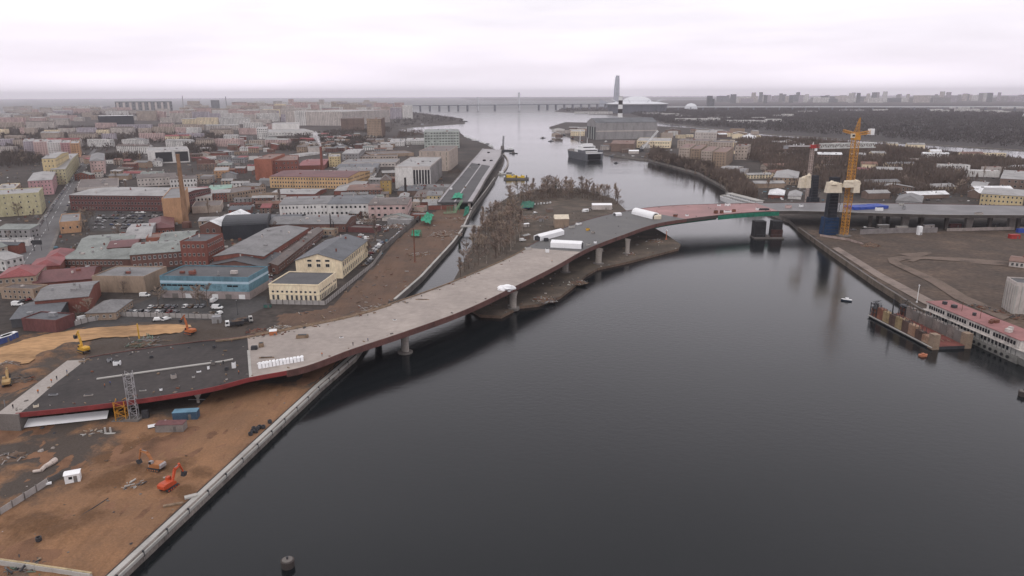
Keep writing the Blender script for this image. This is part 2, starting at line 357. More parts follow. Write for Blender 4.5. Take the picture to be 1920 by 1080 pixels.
def terrain(name, poly, step, amp, m, mounds=(), mudf=None, z=3.03, wetf=None):
    xs = [p[0] for p in poly]; ys = [p[1] for p in poly]
    nx = int((max(xs) - min(xs)) / step) + 2; ny = int((max(ys) - min(ys)) / step) + 2
    vs_, idx, mu = [], {}, []
    for j in range(ny):
        for i in range(nx):
            x = min(xs) + i * step; y = min(ys) + j * step
            if not inside((x, y), poly): continue
            e_ = min(1, edist((x, y), poly) / 6)
            h = amp * noise.fractal(Vector((x * .035, y * .035, 1.3)), .8, 2.1, 4) + amp * .5 * noise.noise(Vector((x * .35, y * .12, 5)))
            h = max(-.02, h * e_ + .02)
            for (mx_, my_, r_, hh) in mounds:
                d = math.hypot(x - mx_, y - my_) * (1 + .35 * noise.noise(Vector((x * .25, y * .25, 9))))
                if d < r_: h += hh * (.5 + .5 * math.cos(math.pi * d / r_)) ** .8 * (1 + .3 * noise.noise(Vector((x * .8, y * .8, 3))))
            idx[(i, j)] = len(vs_); vs_.append((x, y, z + h)); mu.append(mudf(x, y) if mudf else 0.)
    fs = [(idx[(i, j)], idx[(i + 1, j)], idx[(i + 1, j + 1)], idx[(i, j + 1)]) for (i, j) in idx if (i + 1, j) in idx and (i + 1, j + 1) in idx and (i, j + 1) in idx]
    me = bpy.data.meshes.new(name); me.from_pydata(vs_, [], fs); me.materials.append(m); me.polygons.foreach_set('use_smooth', [True] * len(fs))
    if wetf:
        aw = me.attributes.new('wet', 'FLOAT', 'POINT'); aw.data.foreach_set('value', [wetf(q[0], q[1]) for q in vs_])
    at = me.attributes.new('mud', 'FLOAT', 'POINT'); at.data.foreach_set('value', mu)
    return link(name, me, kind='structure')
SAND = sand_m('construction sand', (.278, .152, .083), (.205, .118, .070), (.082, .066, .056))
site = [V(-112, 45), V(-94.5, 140), V(-76.5, 249), V(-70, 284), V(-100, 300), V(-170, 262), V(-260, 262), V(-260, 45)]
sheet('ground', site, mat('sand base', (.2, .105, .06), .95, .3, .1), 3.012)
mudc = [gp(*q) for q in ((40, 850), (120, 850), (60, 905), (150, 830), (10, 800), (110, 800), (-60, 880))]
wet = [(gp(*q), r) for q, r in (((60, 985), 9), ((110, 990), 9), ((150, 975), 7), ((215, 900), 8), ((250, 885), 7), ((330, 872), 6), ((372, 888), 5), ((350, 925), 5), ((280, 905), 6), ((200, 860), 8), ((250, 835), 8))]
def mudf(x, y):
    return max(0, min(1, max(1.15 - min(math.hypot(x - q.x, y - q.y) for q in mudc) / 17, (y - 212) / 22 if x < -112 else (y - 243) / 16)))
mnd = []
for q, r, h in (((150, 985), 7, .9), ((60, 985), 7, 1.1), ((215, 895), 8, 1.5), ((250, 885), 6, 1.1), ((330, 870), 5, .8), ((190, 830), 7, 1.0), ((120, 1005), 6, .8), ((370, 885), 4, .7), ((345, 915), 4, .8), ((30, 845), 7, 1.3), ((20, 880), 6, 1.0)):
    g = gp(*q); mnd.append((g.x, g.y, r, h))
def wetf(x, y): return max(.75 * max(0, 1 - math.hypot(x - q.x, y - q.y) / (r * 1.25)) ** .6 for q, r in wet)
terrain('ground', site, .8, .28, SAND, mnd, mudf, wetf=wetf)
# northern part of the site: dark churned earth with the sand road
nsite = P((-150, 740), (20, 760), (165, 678), (460, 640), (470, 600), (360, 604), (240, 604), (120, 618), (-150, 650))
def mudn(x, y): return 1.0
m2_ = []
for q, r, h in (((100, 665), 9, 1.6), ((130, 650), 8, 1.2), ((200, 650), 9, 1.4), ((380, 628), 11, 2.4), ((350, 632), 9, 2.0), ((420, 626), 8, 1.4), ((60, 700), 8, 1.5), ((15, 695), 6, 2.4), ((250, 640), 8, 1)):
    g = gp(*q); m2_.append((g.x, g.y, r, h))
def mudn(x, y):
    u_, v_ = pxy((x, y, 3)); return .95 if u_ > 170 else .55
terrain('ground', nsite, 1.3, .4, SAND, m2_, mudn)
def strip(name, pts, m, z):       # pts: [(left px),(right px)] pairs
    b = MB(m); a = [gp(*l, z) for l, r in pts]; c = [gp(*r, z) for l, r in pts]
    for i in range(len(pts) - 1): b.face([c[i], c[i + 1], a[i + 1], a[i]])
    return structure(name, b)
def fine(pts, n=6, j=1.4):
    o = []
    for i in range(len(pts) - 1):
        (a, c), (a2, c2) = pts[i], pts[i + 1]
        for k in range(n):
            f = k / n; o.append(((a[0] + (a2[0] - a[0]) * f, a[1] + (a2[1] - a[1]) * f + random.uniform(-j, j) * .5), (c[0] + (c2[0] - c[0]) * f, c[1] + (c2[1] - c[1]) * f + random.uniform(-j, j))))
    return o + [pts[-1]]
strip('dirt_road', fine([((-60, 668), (-60, 705)), ((0, 652), (0, 686)), ((45, 637), (50, 682)), ((90, 626), (80, 664)), ((150, 617), (120, 645)), ((210, 612), (190, 633)), ((265, 609), (270, 629)), ((320, 608), (330, 624)), ((357, 609), (362, 619))]), SANDR, 3.55)
# corridor of cleared ground between the yellow house and the canal
corr = P((520, 640), (515, 590), (612, 578), (700, 500), (735, 455), (795, 408), (822, 392), (884, 392), (868, 428), (848, 455), (788, 520), (742, 562), (690, 590), (600, 622))
terrain('ground', corr, 2.0, .35, sand_m('cleared earth', (.155, .098, .07), (.115, .078, .06), (.08, .066, .056)), [(gp(830, 415).x, gp(830, 415).y, 14, 1.2), (gp(610, 625).x, gp(610, 625).y, 8, 1.2)], lambda x, y: .2)
sheet('parking_lot', P((90, 640), (300, 600), (445, 600), (500, 575), (500, 555), (290, 556), (250, 572), (90, 612)), YARD, 3.02)
sheet('parking_lot', P((158, 432), (262, 436), (325, 430), (305, 396), (180, 394)), YARD, 3.02)
strip('road', [((-25, 545), (10, 545)), ((22, 492), (84, 488)), ((75, 420), (112, 420)), ((100, 382), (127, 380)), ((122, 353), (146, 338)), ((160, 296), (168, 296)), ((185, 270), (190, 270))], ROAD, 3.03)
strip('pavement', [((84, 488), (92, 488)), ((112, 420), (117, 420)), ((127, 380), (131, 380)), ((146, 338), (149, 338)), ((168, 296), (170, 296))], CONCD, 3.14)
strip('pavement', [((10, 492), (20, 492)), ((69, 420), (74, 420)), ((96, 382), (99, 382)), ((119, 353), (121.5, 353)), ((158, 296), (160, 296))], CONCD, 3.14)
b = MB(WHITEP)
for (x0, y0), (x1, y1), n in (((45, 493), (88, 427), 10), ((92, 420), (160, 300), 22)):
    A, B_ = gp(x0, y0), gp(x1, y1); d = (B_ - A) / n; p = V(-d.y, d.x).normalized() * .12
    for i in range(n): q0 = A + d * i; q1 = q0 + d * .45; b.face([(q0.x + p.x, q0.y + p.y, 3.05), (q0.x - p.x, q0.y - p.y, 3.05), (q1.x - p.x, q1.y - p.y, 3.05), (q1.x + p.x, q1.y + p.y, 3.05)])
b.build('road_marking', kind='structure')
# right bank open field with the pale vehicle track
fld = P((1505, 430), (1565, 475), (1645, 530), (1730, 583), (1850, 640), (2100, 700), (2300, 430), (1700, 432))
terrain('ground', fld, 3.0, .35, MUD, [(gp(1628, 458).x, gp(1628, 458).y, 9, 2.4), (gp(1605, 445).x, gp(1605, 445).y, 7, 2), (gp(1800, 440).x, gp(1800, 440).y, 18, .9)])
TRACK = mat('pale track', (.155, .115, .092), .95, .35, .08)
strip('path', [((1960, 492), (1960, 500)), ((1905, 491), (1900, 499)), ((1850, 487), (1845, 495)), ((1800, 483), (1800, 490)), ((1740, 481), (1742, 486)), ((1690, 480), (1700, 486)), ((1664, 483), (1685, 490)), ((1668, 493), (1690, 494)), ((1700, 508), (1716, 505)), ((1745, 530), (1765, 526)), ((1790, 560), (1815, 556)), ((1880, 600), (1900, 592))], TRACK, 3.42)
strip('path', [((1560, 465), (1572, 463)), ((1640, 517), (1656, 514)), ((1730, 568), (1748, 562)), ((1830, 614), (1850, 606))], mat('quay concrete track', (.22, .175, .15), .9, .3, .1), 3.40)
for q in ((1680, 477, 1745, 473, 1720, 484), (1700, 489, 1722, 484, 1712, 492)):
    sheet('path', P((q[0], q[1]), (q[2], q[3]), (q[2] + 4, q[3] + 3), (q[4], q[5])), TRACK, 3.43)
# ------------------------------------------------------------------ quay wall along the near site
def seg_wall(name, label, cat, pts, seg, th, z0, z1, m, cap=None, capw=0, posts=None, group=None, pname='wall_panel'):
    """wall of separate panels along world points"""
    t = thing(name, label, cat, (pts[0].x, pts[0].y, z0), group=group)
    for i in range(len(pts) - 1):
        u, n, L = frame(pts[i], pts[i + 1]); k = max(1, round(L / seg)); s = L / k
        for j in range(k):
            b = MB(m); o = V(pts[i].x, pts[i].y)
            dz = random.uniform(-.04, .04); b.ob(o, u, n, j * s + .03, (j + 1) * s - .03, -th / 2 + random.uniform(-.03, .03), th / 2, z0, z1 + dz); b.build(pname, t)
            if cap: b = MB(cap); b.ob(o, u, n, j * s + .02, (j + 1) * s - .02, -.1, capw, z1 - .3 + dz, z1 + .12 + dz); b.build('coping', t)
            if posts: b = MB(posts); b.ob(o, u, n, j * s - .12, j * s + .12, -th / 2 - .14, th / 2 + .14, z0, z1 + .25); b.build('post', t)
    return t
qw = [V(-110, 40), V(-93, 140), V(-75, 249), V(-68, 284)]
qm = mat('quay wall concrete', (.23, .20, .18), .9, .4, .12, stretch=(1, 1, .3))
t = seg_wall('quay_wall', 'long grey concrete quay wall curving between the sand building site and the dark river', 'quay wall', [p + V(.5, -.1) for p in qw], 9.5, 1.0, -.8, 3.0, qm, CONCL, 1.4, None)
for i in range(len(qw) - 1):      # outer timber fender rail with dark brackets
    u, n, L = frame(qw[i], qw[i + 1]); k = round(L / 9.5)
    for j in range(k):
        b = MB(DSTEEL); o = qw[i] + V(.5, -.1); b.ob(o, u, n, j * L / k - .12, j * L / k + .12, -1.0, -.5, 1.6, 3.3); b.build('bracket', t)
        b = MB(CONCL); b.ob(o, u, n, j * L / k + .1, (j + 1) * L / k - .15, -.95, -.5, 1.9, 2.75); b.build('fender', t)
# inner kerb blocks along the quay
cq = [V(p.x - 2.2, p.y) for p in qw]
# canal wall
cw = P((742, 562), (790, 520), (850, 455), (868, 430), (884, 395))
seg_wall('canal_wall', 'pale topped concrete canal wall beside the cleared earth strip', 'canal wall', cw, 8, .8, -.8, 3.4, CONCD, CONCL, 1.3)
cw = P((884, 395), (912, 358), (928, 335))
seg_wall('canal_wall', 'grey concrete retaining wall under the unfinished viaduct edge by water', 'canal wall', cw, 9, .8, -.8, 4.6, CONCD, CONCL, .9)
rw = P((1497, 427), (1560, 472), (1640, 527), (1720, 577), (1800, 617))
seg_wall('quay_wall', 'stained old quay wall edging the empty brown field across the river', 'quay wall', rw, 12, .8, -.8, 3.35, mat('old quay', (.15, .12, .095), .95, .4, .15, stretch=(1, 1, .3)), CONCD, .9)
seg_wall('low_wall', 'low pale concrete wall at the bottom corner of the sand site', 'wall', P((-60, 1046), (0, 1058), (172, 1084), z=3), 5.5, .7, 3, 4.3, CONCL, mat('ochre coping', (.42, .33, .2), .9), .4)
# panel fences
FENCEM = mat('fence concrete', (.36, .335, .32), .85, .15, .4)
seg_wall('panel_fence', 'grey concrete panel fence at the left edge of the sand site', 'fence', P((-60, 1003), (0, 968), (90, 909)), 3.6, .14, 3, 5.1, FENCEM, posts=CONCD, pname='panel')
seg_wall('panel_fence', 'darker leaning fence panels running up to the white site cabin', 'fence', P((92, 907), (122, 892)), 3.4, .12, 3, 4.8, mat('fence steel', (.13, .12, .115), .8, .2), posts=CONCD, pname='panel')
seg_wall('panel_fence', 'long pale panel fence between the car park and the sand road', 'fence', P((101, 622), (165, 604), (225, 593), (330, 596), (415, 598)), 3.4, .14, 3, 5.4, FENCEM, posts=CONCD, pname='panel')
seg_wall('panel_fence', 'pale concrete fence round the yellow house by the cleared earth', 'fence', P((508, 570), (610, 572), (700, 498), (716, 476)), 3.2, .14, 3, 5.4, FENCEM, posts=CONCD, pname='panel')
seg_wall('panel_fence', 'tall grey fence wall along the cleared earth up to the green netting', 'fence', P((716, 474), (750, 443), (797, 402)), 4.0, .2, 3, 6.6, CONCD, posts=CONCD, pname='panel')
seg_wall('panel_fence', 'low pale barrier wall round the foot of the yellow crane', 'fence', P((1537, 443), (1590, 451), (1618, 460)), 3, .3, 3, 4.6, mat('barrier', (.36, .28, .25), .9), pname='panel')
seg_wall('panel_fence', 'grey fence along the far edge of the brown field, west half', 'fence', P((1612, 440), (1680, 437), (1757, 436)), 6, .2, 3, 7.2, mat('fence grey b', (.22, .20, .195), .9), pname='panel')
seg_wall('panel_fence', 'pale block fence along the far edge of the brown field, east half', 'fence', P((1775, 434), (1850, 432), (1960, 430)), 5, .2, 3, 5.6, mat('fence grey c', (.30, .255, .235), .9), pname='panel')

# ------------------------------------------------------------------ the unfinished river bridge
def cr_spline(pts, n):
    o = []
    for i in range(len(pts) - 1):
        p0, p1, p2, p3 = pts[max(0, i - 1)], pts[i], pts[i + 1], pts[min(len(pts) - 1, i + 2)]
        for k in range(n):
            t = k / n; o.append(.5 * ((2 * p1) + (p2 - p0) * t + (2 * p0 - 5 * p1 + 4 * p2 - p3) * t * t + (3 * p1 - p0 - 3 * p2 + p3) * t ** 3))
    return o + [pts[-1]]
FR = [(30, 775, 9), (200, 757, 9.5), (380, 730, 10), (470, 708, 10.5), (570, 688, 11), (660, 655, 11.5), (760, 622, 12), (870, 582, 12.5), (960, 540, 13), (1040, 500, 13.5), (1100, 467, 14), (1170, 440, 14.5), (1230, 420, 15), (1300, 409, 15.5), (1390, 399.5, 16), (1460, 396, 16), (1540, 397, 16), (1640, 400, 16), (1760, 403, 16), (1920, 404, 16), (2060, 406, 16)]
BK = [(165, 672, 9), (270, 655, 9.5), (370, 641, 10), (475, 629, 10.5), (600, 607, 11), (680, 589, 11.5), (750, 566, 12), (850, 530, 12.5), (960, 482, 13.2), (1000, 458, 13.7), (1060, 427, 14.4), (1130, 405, 15), (1200, 392, 15.3), (1260, 386, 15.6), (1330, 383, 16), (1440, 381, 16), (1540, 380, 16), (1700, 382, 16), (1920, 386, 16), (2080, 389, 16)]
fr = cr_spline([gp(*p) for p in FR], 6); bk = cr_spline([gp(*p) for p in BK], 8)
# match each front station with its nearest back station, monotonic, and smooth
ST = []; last = 0.
def along(poly, s):
    i = min(int(s), len(poly) - 2); return poly[i].lerp(poly[i + 1], s - i)
par = []
for p in fr:
    c = min((k * .25 for k in range(int(last * 4), 4 * (len(bk) - 1) + 1)), key=lambda s: (along(bk, s).xy - p.xy).length)
    last = max(last, c); par.append(last)
for _ in range(6): par = [par[0]] + [(par[i - 1] + par[i] * 2 + par[i + 1]) / 4 for i in range(1, len(par) - 1)] + [par[-1]]
par[0] = 0
for p, s in zip(fr, par):
    q = along(bk, s); q = V(q.x, q.y, p.z + (q.z - p.z) * .0); ST.append((p.copy(), q))
def st_at(pxx, w):    # deck point near photo column pxx at fraction w across (0 front, 1 back)
    best = min(range(len(ST)), key=lambda i: abs(pxy(ST[i][0].lerp(ST[i][1], w))[0] - pxx))
    return ST[best][0].lerp(ST[best][1], w), best
def rail(mb, w0, w1, z0, z1, i0, i1, m, absw=None):
    """continuous beam between fractions (or metres from front if absw) w0..w1 across the deck"""
    rows = []
    for i in range(i0, i1 + 1):
        f, b = ST[i]; d = (b - f); L = d.length
        a0, a1 = (w0 / L, w1 / L) if absw else (w0, w1)
        p, q = f + d * a0, f + d * a1; rows.append((p, q))
    for k in range(len(rows) - 1):
        (p, q), (p2, q2) = rows[k], rows[k + 1]
        B4 = [(p.x, p.y, p.z + z0), (p2.x, p2.y, p2.z + z0), (q2.x, q2.y, q2.z + z0), (q.x, q.y, q.z + z0)]
        T4 = [(p.x, p.y, p.z + z1), (p2.x, p2.y, p2.z + z1), (q2.x, q2.y, q2.z + z1), (q.x, q.y, q.z + z1)]
        mb.hexa(B4, T4, m)
bridge = thing('bridge', 'long unfinished curved road bridge crossing the river with bare concrete deck', 'bridge', (ST[0][0].x, ST[0][0].y, 3))
N = len(ST) - 1
zi = [min(range(len(ST)), key=lambda i: abs(pxy(ST[i][0])[0] - x)) for x in (475, 1092, 1284, 1465)]
DK = [mat('damp dark deck membrane', (.042, .035, .033), .75, .35, .035, fine=.5), mat('bare deck concrete', (.36, .31, .278), .8, .14, .05, fine=.35, c2=(.285, .246, .222)),
      mat('deck waterproofing grey', (.085, .083, .083), .6, .35, .06, c2=(.13, .125, .12)), mat('pink deck primer', (.37, .205, .20), .75, .22, .04, c2=(.27, .165, .16)), mat('wet road deck', (.185, .175, .178), .55, .25, .05, c2=(.12, .115, .118))]
DL = ['dark damp membrane deck at the western end', 'bare pale concrete deck over the shallow bank', 'dark grey waterproofed deck over the island', 'pink primed deck over the main channel', 'grey paved deck of the eastern approach']
bounds = [0] + zi + [N]
for k in range(5):
    i0, i1 = bounds[k], bounds[k + 1]
    for a in range(i0, i1, 6):
        b = MB(DK[k]); rail(b, .0, 1., -.5, random.uniform(-.012, .012), a, min(a + 6, i1), DK[k]); b.build('deck_slab', bridge, DL[k] if a == i0 else None)
GIRD = mat('primed girder steel', (.125, .060, .052), .7, .3, .15, stretch=(1, 1, .3)); GIRDR = mat('red oxide girder', (.20, .035, .035), .65, .25, .2); UNDER = mat('girder underside and column shade', (.07, .06, .055), .85, .3, .1)
b = MB(GIRDR); rail(b, -.35, .0, -1.5, .18, 0, zi[0] + 4, GIRDR, True); b.build('edge_girder', bridge, 'red oxide edge girder')
b = MB(GIRD); rail(b, -.35, .0, -2.4, .2, zi[0] + 4, zi[2], GIRD, True); b.build('edge_girder', bridge, 'rust brown edge girder')
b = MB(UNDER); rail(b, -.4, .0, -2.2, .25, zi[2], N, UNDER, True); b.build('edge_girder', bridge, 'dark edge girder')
b = MB(CONCL); rail(b, -.5, .1, .25, .45, zi[3], N, CONCL, True); b.build('kerb', bridge)
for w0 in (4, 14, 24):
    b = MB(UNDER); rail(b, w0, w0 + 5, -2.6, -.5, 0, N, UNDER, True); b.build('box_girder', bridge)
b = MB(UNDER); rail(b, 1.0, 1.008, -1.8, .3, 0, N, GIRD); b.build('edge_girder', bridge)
b = MB(WOOD); rail(b, .955, .975, 0, .55, zi[0] - 6, zi[0] + 22, WOOD); b.build('walkway_board', bridge)
b = MB(CONCL); rail(b, .47, .49, 0, .35, 5, zi[0] - 3, CONCL); b.build('kerb', bridge, 'pale kerb running down the middle of the dark deck')
b = MB(CONCL); rail(b, .985, .995, .3, .7, zi[0] + 2, zi[1], WOOD); b.build('kerb', bridge)
# edge strip where membrane meets concrete
f0, b0 = ST[zi[0]]
b = MB(CONCL); u, n, L = frame(f0, b0); b.ob(f0, u, n, .5, L * .62, -.5, .5, f0.z + .01, f0.z + .12); b.build('kerb', bridge, 'pale step where the concrete deck begins')
# piers
def pier(p, ztop, wd=5, th=2.6, foot=True, m=CONC, flare=1.35):
    b = MB(m); i = min(range(len(ST)), key=lambda k: (ST[k][0].xy - p.xy).length); u, n, _ = frame(*[ST[max(0, i - 1)][0], ST[min(N, i + 1)][0]])
    h = ztop - p.z; pr = [(0, .9), (h * .55, .92), (h * .8, 1.05), (h, flare)]; n8 = 10; i0 = len(b.v)
    for z, s in pr:
        for k in range(n8): t_ = 2 * math.pi * k / n8; q = p + n * (math.cos(t_) * wd / 2 * s) + u * (math.sin(t_) * th / 2); b.v.append((q.x, q.y, p.z + z))
    mi = b._m(m)
    for a in range(len(pr) - 1):
        for k in range(n8): q = (k + 1) % n8; b.f.append((i0 + a * n8 + k, i0 + a * n8 + q, i0 + (a + 1) * n8 + q, i0 + (a + 1) * n8 + k)); b.mi.append(mi)
    o = b.build('pier', bridge, smooth=False)
    if foot: b = MB(CONCD); b.lathe((p.x, p.y, max(-.7, p.z - 1)), [(wd * .75, 0), (wd * .75, 1.3), (wd * .6, 1.5)], 14); b.build('footing', o)
for x, y, z, wd in ((760, 661, 0, 4.5), (962, 577, 1.5, 4.5), (1060, 510, 1.5, 4.5), (1122, 494, 1.5, 5), (1176, 476, 1.5, 3.4)):
    p = gp(x, y, z); i = min(range(len(ST)), key=lambda k: (ST[k][0].xy - p.xy).length); pier(p, ST[i][0].z - 2.3, wd)
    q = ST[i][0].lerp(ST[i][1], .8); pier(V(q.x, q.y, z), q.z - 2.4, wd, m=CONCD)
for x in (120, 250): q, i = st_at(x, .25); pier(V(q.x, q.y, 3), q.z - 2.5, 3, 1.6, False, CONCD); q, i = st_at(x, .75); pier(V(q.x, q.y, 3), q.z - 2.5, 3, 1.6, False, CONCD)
# fork-headed pier on the sand
p = gp(372, 755); b = MB(CONC); b.tube((p.x, p.y, 3), (p.x, p.y, 5.4), .55, .5, 8)
for s in (-1, -.35, .35, 1): b.tube((p.x + s * .35, p.y, 5.2), (p.x + s * 2.1, p.y, 8.1), .36, .3, 6)
o = b.build('pier', bridge, 'fork headed pier standing on the sand')
b = MB(STEEL); b.box((p.x, p.y - .9, 4.6), (6, .5, .12)); b.build('platform', o)
# abutment at the western end with its pale walkway slab
A = [gp(-6, 776, 9.02), gp(34, 777, 9.02), gp(166, 674, 9.02), gp(126, 676, 9.02)]
b = MB(CONC); b.poly(A, 2.5, 9.03, CONCD, CONC); b.build('abutment', bridge, 'pale concrete abutment slab at the western end')
# tall dark river pier of the main span
p = gp(1441, 447, 0); DKPIER = mat('dark pier surface', (.024, .024, .026), .9, .35, .3); b = MB(DKPIER); b.box((p.x - 7, p.y + 4, .5), (9, 8, 13), None, 0, .95, 1); b.box((p.x + 6.5, p.y + 4, .5), (8, 8, 13), None, 0, .9, 1); b.box((p.x + 6, p.y + .2, 1), (9, 2, 6), mat('pier dark rust', (.06, .03, .026), .9, .4, .3))  # both pier columns share one near-black colour
o = b.build('pier', bridge, 'dark main river pier')
b = MB(CONCD); b.box((p.x, p.y + 4, -.5), (23, 12, 1.6)); b.build('footing', o)
b = MB(DSTEEL)
for k in range(9): b.box((p.x - 10 + k * 2.5, p.y - 1.8, 1), (.2, .2, 2.4))
b.box((p.x, p.y - 1.8, 3.3), (21, .15, .15)); b.build('railing', o)
# eastern approach columns
for x in (1640, 1660, 1722, 1770, 1850, 1905, 1960):
    for w0 in (.12, .55):
        q, i = st_at(x, w0); b = MB(UNDER); b.box((q.x, q.y, 2.5), (2.2, 2, q.z - 4.6), None, 0, 1.25, 1); b.build('column', bridge)  # columns coloured dark to stand in for shade under the approach
for x in (1700, 1810, 1890):
    q, i = st_at(x, .3); b = MB(CONC); b.box((q.x, q.y, 2.5), (4.5, 3, q.z - 4.6), CONC, 0, 1.5, 1); b.build('column', bridge)
# pylon stubs rising through the deck on the right bank
for x, y, wd, ht, mm, lb in ((1556, 441, 11.5, 45, BLUEN, 'pylon leg wrapped in dark blue netting'), (1524, 398, 9, 34, mat('dark scaffold', (.03, .034, .042), .9, .3, .3), 'pylon leg cased in dark scaffolding')):
    p = gp(x, y); b = MB(mm); b.box((p.x, p.y + 3, 2.9), (wd, 8, 14), mm, .1, .92, .95); b.box((p.x, p.y + 3, 16.9), (wd * .66, 5.5, ht - 14), mat('dark pylon form', (.028, .03, .038), .9, .4, .2), .1, .8, .9)
    o = b.build('pylon_leg', bridge, lb)
    b = MB(DSTEEL)
    for k in range(int(ht / 2.4)):
        s = wd / 2 + .3 if k * 2.4 < 13 else wd * .38 + random.uniform(-.4, .6)
        for sx_ in (-s, s): b.box((p.x + sx_, p.y - 1, 3 + k * 2.4), (.25, .25, 2.3))
        b.box((p.x, p.y - 1.2, 3 + k * 2.4), (2 * s * random.uniform(.4, 1), .7, .12))
    b.build('scaffold', o)
# green netting below the deck edge of the main span
b = MB(GREENT); i0 = min(range(len(ST)), key=lambda i: abs(pxy(ST[i][0])[0] - 1345)); rail(b, -1.2, -.9, -3.6, -.3, i0, zi[3], GREENT, True); b.build('green_netting', label='green netting hung below the pink bridge deck edge', cat='netting')
b = MB(mat('dark green netting', (.02, .10, .065), .9)); i1 = min(range(len(ST)), key=lambda i: abs(pxy(ST[i][0])[0] - 1235)); rail(b, 1., 1.3, -3.6, -2.5, i1, i0, b.d, True); b.build('green_netting', label='dark green netting strip under the curving deck edge past the island', cat='netting')

# ------------------------------------------------------------------ unfinished viaduct north of the canal
vd = thing('viaduct', 'unfinished asphalt viaduct ending in mid air above the cleared earth', 'viaduct', gp(850, 395))
vl = [gp(*p, 10.5) for p in ((821, 379), (838, 357), (862, 330), (882, 305), (896, 290), (905, 279))]; vr = [gp(*p, 10.5) for p in ((886, 378), (899, 357), (911, 335), (926, 312), (938, 293), (940, 281))]
VM = mat('viaduct asphalt', (.085, .083, .085), .8, .2, .05); VL = mat('viaduct bare concrete', (.36, .34, .35), .8, .15, .05)
def vstrip(w0, w1, z0, z1, i0, i1, m, nm):
    b = MB(m)
    for i in range(i0, i1):
        a, c, a2, c2 = vl[i].lerp(vr[i], w0), vl[i].lerp(vr[i], w1), vl[i + 1].lerp(vr[i + 1], w0), vl[i + 1].lerp(vr[i + 1], w1)
        b.hexa([(q.x, q.y, z0) for q in (a, c, c2, a2)], [(q.x, q.y, z1) for q in (a, c, c2, a2)])
    b.build(nm, vd)
for i in range(5):
    vstrip(.0, 1, 9.0, 10.5, i, i + 1, VM if i < 3 else VL, 'deck_slab')
vstrip(-.005, .06, 10.5, 11.1, 0, 5, VL, 'kerb'); vstrip(.86, 1.005, 10.5, 10.9, 0, 5, VL, 'kerb'); vstrip(.46, .5, 10.5, 10.75, 0, 3, VL, 'median_kerb')
vstrip(-.02, .0, 9.2, 11.6, 0, 5, CONCD, 'parapet'); vstrip(1.005, 1.025, 8.6, 11.7, 0, 5, CONCD, 'parapet')
for i in range(5):
    for w0 in (.06, .5, .9):
        q = vl[i].lerp(vr[i], w0); b = MB(CONC); b.box((q.x, q.y + 2, 2.5), (2.4, 2, 6.5)); b.build('column', vd)
b = MB(mat('dark green opening shade', (.012, .03, .022), .9)); q0, q1 = vl[0].lerp(vr[0], .04), vl[0].lerp(vr[0], .88); u, n, L = frame(q0, q1); b.ob(q0, u, n, 0, L, 4, 4.3, 3, 9); b.build('opening_shade', vd)  # dark sheet stands in for the shaded opening under the deck end
# ------------------------------------------------------------------ buildings
RECTS = []       # footprints, so that fillers keep clear
WINC = {}
def win_mesh(w_, h_, fr):
    k = (round(w_, 2), round(h_, 2), fr.name)
    if k in WINC: return WINC[k]
    b = MB(GLASS); a = w_ / 2; y = -.05
    b.face([(-a, y, 0), (a, y, 0), (a, y, h_), (-a, y, h_)], GLASS)
    for x0, x1, z0, z1 in ((-a - .12, -a, -.12, h_ + .12), (a, a + .12, -.12, h_ + .12), (-a, a, -.12, 0), (-a, a, h_, h_ + .12), (-.04, .04, 0, h_)):
        b.face([(x0, -.1, z0), (x1, -.1, z0), (x1, -.1, z1), (x0, -.1, z1)], fr); b.face([(x0, 0, z1), (x0, -.1, z1), (x1, -.1, z1), (x1, 0, z1)], fr)
    b.face([(-a - .2, 0, -.12), (-a - .2, -.22, -.12), (a + .2, -.22, -.12), (a + .2, 0, -.12)], fr)
    WINC[k] = b.mesh('window'); return WINC[k]
def windows(root, o, d, L, nrm, z0, h, win, fr=FRAME, rnd=.03):
    fl, sp_, ww, wh = win[:4]; marg = win[4] if len(win) > 4 else 1.2
    n = max(1, int((L - 2 * marg + sp_ - ww) / sp_)); s0 = (L - (n - 1) * sp_) / 2; fh = h / fl
    px_ = wh / mpp((o.x, o.y, z0))
    stuff = MB(GLASS) if px_ < 4.3 or n * fl > 150 else None
    base = chain(root); ang = math.atan2(d.y, d.x)
    for f in range(fl):
        zz = z0 + fh * f + max(.5, (fh - wh) * .5)
        for i in range(n):
            if random.random() < rnd: continue
            c = o + d * (s0 + i * sp_)
            if stuff:
                for hw, ext_, off, m_ in ((ww / 2 + .12, .12, .05, fr), (ww / 2, 0, .09, GLASS)):
                    if m_ is fr and px_ < 2: continue
                    p0, p1 = c - d * hw + nrm * off, c + d * hw + nrm * off
                    stuff.face([(p0.x, p0.y, zz - ext_), (p1.x, p1.y, zz - ext_), (p1.x, p1.y, zz + wh + ext_), (p0.x, p0.y, zz + wh + ext_)], m_)
            else:
                w_ = bpy.data.objects.new('window', win_mesh(ww, wh, fr)); COL.objects.link(w_); w_.parent = root
                w_.location = (c.x - base.x, c.y - base.y, zz - base.z); w_.rotation_euler = (0, 0, ang)
    if stuff and stuff.f: stuff.build('windows', root, kind='stuff')
